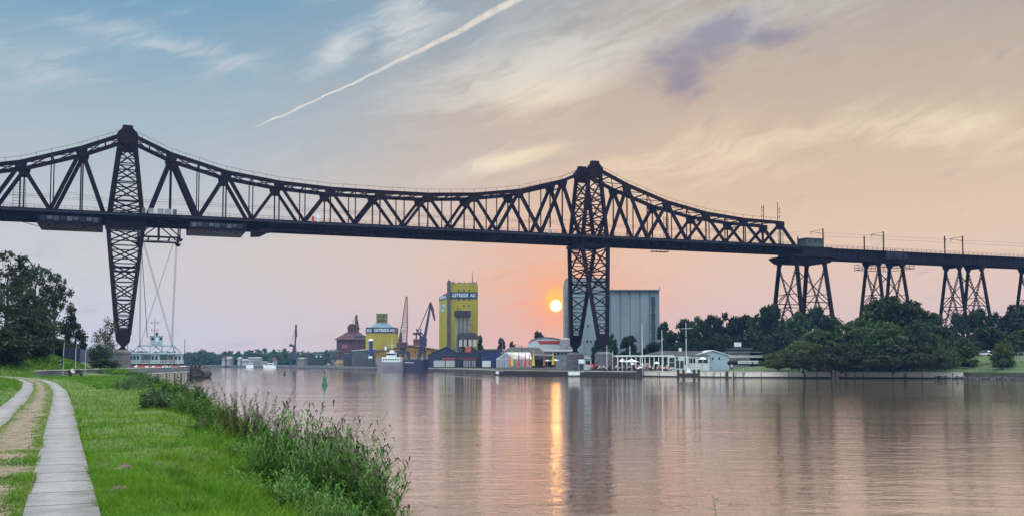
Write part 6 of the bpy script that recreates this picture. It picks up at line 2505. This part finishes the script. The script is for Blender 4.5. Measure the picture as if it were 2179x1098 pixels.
# ------------------------------------------------------------------ trees of the far bank
farb = [tree_proto('dark', 41, 7000, .30, base=.1, nb=60, lump=.17), tree_proto('mid', 42, 7500, .30, base=.06, nb=64, lump=.17), tree_proto('dark', 43, 6500, .32, base=.06, nb=54, lump=.19), tree_proto('olive', 44, 6500, .32, base=.04, nb=54, lump=.19), tree_proto('pine', 45, 6500, .40, base=.05, nb=40, lump=.22)]
for k_, (a_, sd_) in enumerate((('dark', 51), ('mid', 52), ('dark', 53), ('olive', 54))):
    farb_wide[farb[k_]] = tree_proto(a_, sd_, 9000, .27, h=7.0, w=11.0, base=.05, nb=80, lump=.13)
G2 = 'trees behind the restaurant and the first viaduct pier'
for px, yt, Y, wp, k, lab in (
        (1412, 684, 400, 40, 0, 'dark tree at the right edge of the grey silo'), (1428, 703, 395, 44, 2, 'lower dark tree in the dip right of the silo'), (1462, 678, 392, 70, 0, 'round topped dark tree above the white restaurant roof'), (1490, 671, 386, 60, 1, 'bushy tree above the right half of the restaurant roof'),
        (1513, 669, 380, 56, 0, 'dark tree left of the pointed one behind the gable'), (1546, 665, 374, 52, 4, 'pointed dark tree with narrow tip behind the gable'), (1582, 670, 366, 86, 0, 'broad dark tree above the grey hut'), (1618, 652, 352, 74, 1, 'high tree left of the first viaduct pier'),
        (1644, 646, 345, 70, 0, 'highest dark tree touching the first viaduct pier at left'), (1690, 662, 340, 86, 1, 'tree standing between the legs of the first viaduct pier'), (1735, 652, 345, 70, 0, 'dark tree behind the right legs of the first viaduct pier'), (1768, 668, 338, 60, 2, 'dark tree right of the first viaduct pier'),
        (1480, 722, 352, 90, 2, 'low dark tree mass behind the hipped roof'), (1538, 712, 350, 100, 0, 'dark understorey tree behind the gable wing'), (1600, 708, 342, 110, 2, 'dark understorey tree behind the grey hut'), (1660, 705, 330, 100, 0, 'dark understorey tree at the feet of the first viaduct pier')):
    tree_px('broadleaf_tree', farb[k], px, yt, Y, wp, lab, LZ, G2, rz=px * .7)
G3 = 'trees of the big clump on the right bank'
for px, yt, Y, wp, k, lab in (
        (1880, 630, 276, 130, 0, 'tallest tree of the big right clump, its tip under the second viaduct pier'), (1838, 660, 274, 110, 1, 'left shoulder tree of the big right clump'), (1935, 640, 278, 120, 0, 'right neighbour of the tallest tree in the big clump'), (1972, 662, 272, 100, 2, 'right shoulder tree of the big clump'),
        (1795, 688, 270, 100, 1, 'medium green tree at the left flank of the big clump'), (1868, 684, 262, 140, 1, 'wide mid green tree at the front of the big clump'), (1945, 690, 262, 120, 2, 'wide dark tree at the front right of the big clump'), (1740, 702, 268, 90, 3, 'olive tree left of the big clump before the viaduct legs'),
        (1708, 726, 262, 110, 3, 'olive green bushy tree low at the left of the big clump'), (1790, 728, 258, 130, 2, 'dark low tree at the foot of the big clump'), (1900, 732, 256, 150, 0, 'dark low tree at the front foot of the big clump'), (1992, 712, 262, 90, 1, 'dark green tree ending the big clump at right')):
    p = at(px, yt, Y)
    tree_px('broadleaf_tree', farb[k], px, yt, Y, wp, lab, 2.2, G3, rz=px * .9)
G4 = 'trees right of the big clump'
for px, yt, Y, wp, k, lab in (
        (2038, 664, 330, 60, 0, 'dark tree behind the left legs of the third viaduct pier'), (2078, 656, 335, 70, 0, 'dark tree behind the middle of the third viaduct pier'), (2118, 664, 330, 60, 2, 'dark tree at the right foot of the third viaduct pier'), (2152, 647, 325, 70, 4, 'tall dark tree near the right picture edge'), (2190, 640, 325, 80, 0, 'tall dark tree cut by the right picture edge'),
        (2103, 694, 285, 86, 2, 'dome shaped dark tree below the third viaduct pier'), (2055, 714, 262, 54, 1, 'small dark tree standing before the parked white cars'), (2170, 700, 290, 90, 1, 'green bush mass at the right picture edge'), (2132, 730, 252, 56, 3, 'rounded olive bush beside the fence at right'), (2240, 690, 270, 110, 1, 'green tree just outside the right picture edge')):
    tree_px('broadleaf_tree', farb[k], px, yt, Y, wp, lab, 2.6 if yt > 690 else LZ, G4, rz=px * .4)
G5 = 'bushes along the right bank'
for px, yt, Y, wp, k, lab in ((1656, 748, 270, 90, 3, 'olive low bush right of the white banner'), (1700, 752, 258, 90, 2, 'dark low bush above the quay right of the banner'), (2012, 742, 252, 70, 1, 'low green bush before the silver car'), (1850, 755, 252, 150, 2, 'wide dark low bush under the big clump'), (1960, 752, 250, 110, 0, 'dark low bush at the right foot of the big clump'), (1755, 752, 254, 90, 0, 'dark low bush at the left foot of the big clump')):
    tree_px('shrub', farb[k], px, yt, Y, wp, lab, 2.4, G5, rz=px * .3, cat='bush')
G6 = 'single trees round the silos'
for px, yt, Y, wp, k, lab in ((1338, 713, 328, 52, 0, 'round dark tree in front of the ribbed silo'), (1391, 726, 330, 56, 2, 'dark tree before the right corner of the ribbed silo'), (1300, 708, 334, 30, 1, 'slim tree behind the near stone pier of the second tower'), (1270, 722, 334, 26, 0, 'small tree between the two stone piers'),
                              (1067, 718, 520, 24, 0, 'round tree behind the blue hall'), (1090, 726, 520, 18, 2, 'small tree right of the round tree behind the blue hall'), (1145, 704, 520, 36, 0, 'round crowned tree behind the red and white hall'), (1022, 712, 540, 14, 2, 'small dark tree at the right side of the yellow grain tower')):
    tree_px('broadleaf_tree', farb[k], px, yt, Y, wp, lab, LZ, G6, rz=px * .8)


# ------------------------------------------------------------------ near plants: stems with leaves
def plant(name, label, x, y, r, n, h, spread, lean, leaf_len, leaf_w, per, m, z0=None, cat='plant', group=None, tip=0.0, tipm=None, lift=(.1, .9), droop=.25, stem_r=.006, start=.15, bend=.35):
    own = z0 is not None
    z0 = gz(x, y) if z0 is None else z0
    t = thing(name, label, cat, (x, y, z0 - .05), 0, group)
    SV, SF, LV, LF = [], [], [], []
    TV, TF = [], []
    for i in range(n):
        a, rad = r.uniform(0, 2 * math.pi), spread * math.sqrt(r.uniform(0, 1))
        b = np.array([rad * math.cos(a), rad * math.sin(a), 0.0])
        b[2] = 0.0 if own else gz(x + b[0], y + b[1]) - z0
        hh = h * r.uniform(.6, 1.05) * (1 - .35 * (rad / max(.01, spread)) ** 2)
        dirv = np.array([math.cos(a) * lean * r.uniform(.3, 1.2) + r.normal() * .10, math.sin(a) * lean * r.uniform(.3, 1.2) + r.normal() * .10, 1.0])
        curve = np.array([r.normal() * bend, r.normal() * bend, -.12 * abs(r.normal())])
        pt = lambda s_: b + dirv * hh * s_ + curve * hh * .35 * s_ * s_
        K = 5
        ps = [pt(k / K) for k in range(K + 1)]
        for k in range(K):
            r0, r1 = stem_r * (1 - .75 * k / K), stem_r * (1 - .75 * (k + 1) / K)
            o_ = len(SV)
            for p_, rr_ in ((ps[k], r0), (ps[k + 1], r1)):
                for q_ in range(3):
                    SV.append(p_ + rr_ * np.array([math.cos(q_ * 2.094), math.sin(q_ * 2.094), 0]))
            SF += [(o_ + q_, o_ + (q_ + 1) % 3, o_ + 3 + (q_ + 1) % 3, o_ + 3 + q_) for q_ in range(3)]
        for j in range(per):
            s_ = start + (1 - start) * (j + r.uniform(0, 1)) / per
            p_ = pt(s_)
            az_ = r.uniform(0, 2 * math.pi)
            up = r.uniform(*lift)
            d = np.array([math.cos(az_), math.sin(az_), up])
            d /= np.linalg.norm(d)
            L_ = leaf_len * r.uniform(.6, 1.2) * (1 - .45 * s_)
            sd = np.cross(d, [0, 0, 1.0])
            sd /= max(1e-6, np.linalg.norm(sd))
            m1 = p_ + d * L_ * .5
            e_ = p_ + d * L_ + np.array([0, 0, -droop * L_])
            tgt = (TV, TF) if (tipm and s_ > tip) else (LV, LF)
            o_ = len(tgt[0])
            tgt[0].extend([p_, m1 - sd * leaf_w * .5, e_, m1 + sd * leaf_w * .5])
            tgt[1].append((o_, o_ + 1, o_ + 2, o_ + 3))
    bpy.data.objects.remove(t)
    VA, FA, MI = [], [], []
    o_ = 0
    for k, (V_, F_) in enumerate(((SV, SF), (LV, LF), (TV, TF))):
        if V_:
            VA.append(np.array(V_))
            FA.append(np.array(F_) + o_)
            MI += [k] * len(F_)
            o_ += len(V_)
    ob = npmesh(name, np.concatenate(VA), np.concatenate(FA), STEMM, loc=(x, y, z0 - .05))
    ob.data.materials.append(m)
    ob.data.materials.append(tipm or m)
    ob.data.polygons.foreach_set('material_index', MI)
    ob.data.update()
    return tag(ob, label, cat, group)


STEMM = mat('plant stems', (.045, .065, .02), .8, var=.4, scale=6)
LG = leafmat('reed leaves', (.050, .150, .022, 1), (.10, .22, .045, 1), .35, 1.2)
LD = leafmat('dark weed leaves', (.028, .085, .018, 1), (.060, .145, .030, 1), .3, 1.5)
LB = leafmat('brown feathery shoots', (.040, .048, .016, 1), (.070, .066, .028, 1), .3, 2)
LY = leafmat('fresh weed leaves', (.065, .18, .018, 1), (.12, .25, .030, 1), .4, 1.5)
LK = leafmat('dark reed heads', (.020, .022, .012, 1), (.040, .036, .020, 1), .2, 2)
LS = leafmat('silvery green leaves', (.07, .13, .06, 1), (.11, .18, .09, 1), .3, 1.5)


def pxp(px, py, z=1.6):
    p = gnd(px, py, z)
    return p.x, p.y


r = np.random.default_rng(77)
GB = 'weeds and reeds along the near shore'
# far end: rounded bushes and weeds before the jetty
for px, py, n, h, sp, m_, ll, lw, per, lab in (
        (238, 803, 80, 1.35, 2.6, LY, .6, .16, 12, 'bright green rounded weed bush before the jetty wall'), (296, 812, 70, 1.0, 1.6, LD, .5, .14, 12, 'dark green weed clump right of the bright bush'), (268, 806, 60, 1.05, 2.2, LY, .5, .15, 11, 'light green weed clump between the bright bush and the dark clump'),
        (310, 838, 70, 1.35, 1.2, LD, .32, .09, 16, 'dark leafy weed clump at the waterline near the jetty'), (285, 850, 60, 1.3, 1.4, LS, .3, .08, 14, 'silvery weed clump at the edge of the meadow')):
    x, y = pxp(px, py, 1.5)
    plant('weed_clump', lab, x, y, r, n, h, sp, .25, ll, lw, per, m_, group=GB, stem_r=.012)
# willowherb bush
for px, py, n, h, sp, m_, per, lab in ((392, 905, 90, 1.35, 1.1, LD, 34, 'tall dark leafy willowherb bush standing against the water'), (366, 915, 80, .95, 1.2, LS, 26, 'silver green herb clump at the foot of the willowherb'), (426, 925, 50, 1.2, .9, LG, 26, 'thinner leafy herb right of the willowherb'), (455, 945, 26, 1.0, .7, LB, 26, 'brownish sparse herb at the right of the willowherb'),
                                       (346, 890, 60, .95, 1.0, LD, 26, 'dark herb clump left of the willowherb')):
    x, y = pxp(px, py, 1.3)
    plant('weed_clump', lab, x, y, r, n, h, sp, .22, .24, .085, per, m_, group=GB, stem_r=.008)
# feathery brown shoots
for px, py, n, h, sp, lab in ((500, 985, 22, 2.0, .45, 'brown feathery shoots leftmost of the see-through pair'), (545, 1000, 44, 2.2, .55, 'dense brown feathery shoots with the tallest plumes'), (592, 1000, 20, 1.95, .5, 'few leaning brown feathery shoots left of the reed clump')):
    x, y = pxp(px, py, 1.0)
    plant('feathery_shrub', lab, x, y, r, n, h, sp, .28, .17, .030, 100, LB, group=GB, droop=.1, stem_r=.008, bend=.25)
for px, py, n, h, sp, m_, lab in ((520, 1010, 70, .5, 1.0, LY, 'low bright herbs under the left feathery shoots'), (575, 1030, 70, .5, .9, LG, 'low green herbs under the right feathery shoots'), (480, 975, 60, .5, 1.0, LD, 'low dark herbs between the willowherb and the feathery shoots')):
    x, y = pxp(px, py, 1.3)
    plant('weed_clump', lab, x, y, r, n, h, sp, .3, .20, .045, 18, m_, group=GB, stem_r=.005)
# reed clump and herbs
for px, py, n, h, sp, m_, ll, lw, per, tip, lab in (
        (685, 1075, 320, 2.35, .95, LG, .62, .036, 18, .93, 'largest dense reed clump with dark drooping seed heads'), (730, 1110, 280, 2.15, .75, LG, .60, .036, 18, .90, 'dark reed clump at the right side of the largest one'), (640, 1085, 200, 1.6, .85, LG, .45, .034, 16, 2, 'green herb clump left of the largest reed clump'),
        (595, 1115, 130, .65, .95, LY, .26, .036, 18, 2, 'low bright herbs below the reed clump'), (690, 1165, 190, .95, .75, LG, .28, .03, 20, 2, 'low reed leaves at the bottom of the picture'), (735, 1200, 130, .85, .6, LD, .26, .026, 20, 2, 'low dark reeds at the bottom right of the meadow')):
    x, y = pxp(px, py, 1.2)
    plant('reed_clump', lab, x, y, r, n, h, sp, .22, ll, lw, per, m_, group=GB, tip=tip, tipm=LK if tip < 1 else None, lift=(.5, 2.0), droop=.4, stem_r=.005)
for px, py, n, h, sp, lab in ((785, 1130, 40, 1.2, .35, 'brown seeded reeds leaning over the water, upper group'), (810, 1190, 36, .9, .4, 'brown seeded reeds at the bottom edge by the water'), (765, 1180, 36, .9, .4, 'brown seeded reeds between the dark clump and the water')):
    x, y = pxp(px, py, .7)
    plant('reed_clump', lab, x, y, r, n, h, sp, .35, .18, .024, 40, LB, group=GB, droop=.5, stem_r=.004, bend=.5)
x, y = pxp(362, 905, 1.3)
plant('weed_clump', 'single tall dark stalk rising from the willowherb before the jetty', x, y, r, 3, 2.35, .12, .08, .2, .07, 40, LD, group=GB, stem_r=.012)
x, y = pxp(1545, 1290, .3)
t = plant('twig', 'single dark leafy twig sticking up at the bottom edge of the water', x, y, r, 3, 2.25, .12, .10, .13, .045, 18, LD, z0=.0, group=None, start=.72, stem_r=.008)
# molehills
for px, py, s_, lab in ((264, 1008, .17, 'grey earth molehill in the meadow, largest of the four'), (252, 1056, .15, 'flat brown molehill near the bottom of the meadow'), (226, 995, .10, 'small brown molehill left of the grey one'), (338, 991, .11, 'small pale molehill right of the grey one')):
    p = gnd(px, py, 2.1)
    z0 = gz(p.x, p.y)
    o = MB()
    rr = np.random.default_rng(px)
    n1, n2 = 12, 6
    vv, ff = [], []
    for i in range(n2 + 1):
        for j in range(n1):
            a = 2 * math.pi * j / n1
            rad = s_ * (1.25 * (1 - i / n2)) * rr.uniform(.8, 1.2)
            vv.append((rad * math.cos(a), rad * .8 * math.sin(a), s_ * .75 * math.sin(i / n2 * math.pi / 2) * rr.uniform(.8, 1.2) - .03))
    for i in range(n2):
        for j in range(n1):
            ff.append((i * n1 + j, i * n1 + (j + 1) % n1, (i + 1) * n1 + (j + 1) % n1, (i + 1) * n1 + j))
    o.add(vv, ff)
    t = o.build('molehill', mat('dug earth', (.13, .11, .085), .95, base2=(.07, .055, .045), scale=9, bump=.02), loc=(p.x, p.y, z0))
    tag(t, lab, 'molehill', 'molehills in the meadow')


# ------------------------------------------------------------------ grass blades
def grass():
    r = np.random.default_rng(123)
    N = 380000
    # spread in the canal frame with density falling off with distance
    Y = 9.0 / (1 - r.uniform(0, 1, N) * (1 - 9.0 / 135.0))
    lat = r.uniform(-1.25, 1.0, N)
    X = Y * (-.45 + lat * .42) - 1.0
    u, v = xy2uv(X, Y)
    e = shore(v) - u
    keep = (e > .15) & (u > -22)
    # distance to path
    d_lat = np.full(N, 99.0)
    best = np.full(N, 1e9)
    for k in range(0, len(pl), 2):
        if pl[k, 1] > 140:
            break
        dx, dy = X - pl[k, 0], Y - pl[k, 1]
        d2 = dx * dx + dy * dy
        w_ = d2 < best
        best = np.where(w_, d2, best)
        d_lat = np.where(w_, dx * nl[k, 0] + dy * nl[k, 1], d_lat)
    near = best < 36
    j = .05 * r.normal(size=N)
    rag = .10 * r.uniform(0, 1, N) ** 2.5 * (vnoise(X * 2.2, Y * 2.2, 17) + .3)
    on_slab = near & ((np.abs(d_lat) < HW - rag) | (np.abs(d_lat - 2.0) < HW - rag))
    on_track = near & (d_lat > HW) & (d_lat < 2.0 - HW)
    tr = np.abs((d_lat - 1.05) / .55)
    patch = vnoise(X * 1.1, Y * 1.1, 8)
    p_track = np.clip(smoothstep(tr * 1.0 + (patch - .5) * 1.7, .25, .85), 0, 1) * .9
    keep &= ~on_slab
    keep &= ~(on_track & (r.uniform(0, 1, N) > p_track))
    keep &= ~((vnoise(X * .9, Y * .9, 4) < .12) & (r.uniform(0, 1, N) < .7))
    X, Y, u, v, e, on_track = X[keep], Y[keep], u[keep], v[keep], e[keep], on_track[keep]
    n = len(X)
    z = bank_z(u, v) - .02
    wild = smoothstep(e, 5.0, 2.2) * smoothstep(vnoise(X * .6, Y * .6, 11), .2, .8)
    h = (.055 + .05 * vnoise(X * .8, Y * .8, 6)) * r.uniform(.55, 1.4, n) * (1 + 3.6 * wild)
    h *= np.where(on_track, .55, 1.0)
    tuft = smoothstep(vnoise(X * 1.7, Y * 1.7, 21), .55, .9) * np.where(on_track, .3, 1.0)
    h *= (1 + Y / 90) * (1 + 1.1 * tuft)
    z = z + np.where(on_track, .05, 0)
    w = (.0045 + .00042 * Y) * r.uniform(.7, 1.3, n) * (1 + .5 * wild)
    a = r.uniform(0, 2 * np.pi, n)
    ta = r.uniform(0, 2 * np.pi, n)
    tilt = r.uniform(.1, .75, n)
    D = np.stack([np.cos(ta) * tilt, np.sin(ta) * tilt, np.ones(n)], 1)
    D /= np.linalg.norm(D, axis=1, keepdims=True)
    S = np.stack([np.cos(a), np.sin(a), np.zeros(n)], 1)
    B_ = np.stack([X, Y, z], 1)
    M_ = B_ + D * (h * .55)[:, None]
    T_ = B_ + D * h[:, None] + np.stack([np.cos(ta), np.sin(ta), -.35 * np.ones(n)], 1) * (h * .3)[:, None]
    s1 = S * (w / 2)[:, None]
    V = np.stack([B_ - s1, B_ + s1, M_ + s1 * .8, T_, M_ - s1 * .8], 1).reshape(-1, 3)
    k = np.arange(n)[:, None] * 5
    Fq = np.concatenate([k + np.array([0, 1, 2, 4]), k + np.array([4, 2, 3, 3])[None, :]], 1)
    quads = k + np.array([[0, 1, 2, 4]])
    tris = k + np.array([[4, 2, 3]])
    me = bpy.data.meshes.new('grass')
    me.vertices.add(len(V))
    me.vertices.foreach_set('co', V.astype(np.float32).ravel())
    loops = np.concatenate([quads.ravel(), tris.ravel()]).astype(np.int32)
    starts = np.concatenate([np.arange(n) * 4, n * 4 + np.arange(n) * 3]).astype(np.int32)
    me.loops.add(len(loops))
    me.loops.foreach_set('vertex_index', loops)
    me.polygons.add(2 * n)
    me.polygons.foreach_set('loop_start', starts)
    me.materials.append(GRASSM)
    me.update(calc_edges=True)
    o = bpy.data.objects.new('grass', me)
    COL.objects.link(o)
    tag(o, 'short bright green meadow grass on the near bank', 'grass', kind='stuff')


GRASSM = leafmat('grass blades', (.060, .180, .006, 1), (.125, .255, .012, 1), .42, .5, .5, dark=(.022, .080, .008, 1), dry=(.18, .18, .04, 1))
grass()
# distant meadow tufts on the slope
r = np.random.default_rng(55)
N = 85000
u = r.uniform(-46, 3, N)
v = 78 + 125 * r.uniform(0, 1, N) ** .9
X, Y = uv2xy(u, v)
e = shore(v) - u
w_ = (e > .3) & ~((v > 150) & (X > JA.x - 4 + (Y - JA.y) * (JB.x - JA.x) / (JB.y - JA.y) + 3) & (Y > 137))
best = np.full(N, 1e9)
for k in range(0, len(pl), 2):
    best = np.minimum(best, (X - pl[k, 0]) ** 2 + (Y - pl[k, 1]) ** 2)
w_ &= best > 6.2
X, Y, u, v = X[w_], Y[w_], u[w_], v[w_]
z = bank_z(u, v)
hill = smoothstep(z, 2.4, 4)
P = np.stack([X, Y, z + r.uniform(.02, .12, len(X)) * (1 + 3 * hill)], 1)
V, Fq = leaves(P, .16, r, up=1.2)
V2 = V.reshape(-1, 4, 3)
c_ = V2.mean(1, keepdims=True)
V2 = c_ + (V2 - c_) * (1 + 1.3 * hill)[:, None, None]
tag(npmesh('tall_grass', V2.reshape(-1, 3), Fq, leafmat('rough meadow', (.060, .16, .012, 1), (.12, .24, .022, 1), .4, .25)), 'rough green grass on the slope and far part of the near meadow', 'grass', kind='stuff')

# ------------------------------------------------------------------ haze
hz = MB().box(-1520, 1520, -270, 1620, -4, 78).build('haze', None)
hm = bpy.data.materials.new('evening haze')
hm.use_nodes = True
g = NT(hm.node_tree)
g.n.remove(g.n['Principled BSDF'])
pv = g.node('ShaderNodeVolumePrincipled')
pv.inputs['Color'].default_value = (.20, .45, 1.0, 1)
pv.inputs['Density'].default_value = .00012
pv.inputs['Anisotropy'].default_value = 0.0
g.l.new(pv.outputs[0], g.n['Material Output'].inputs['Volume'])
hz.data.materials.clear()
hz.data.materials.append(hm)
tag(hz, kind='stuff')
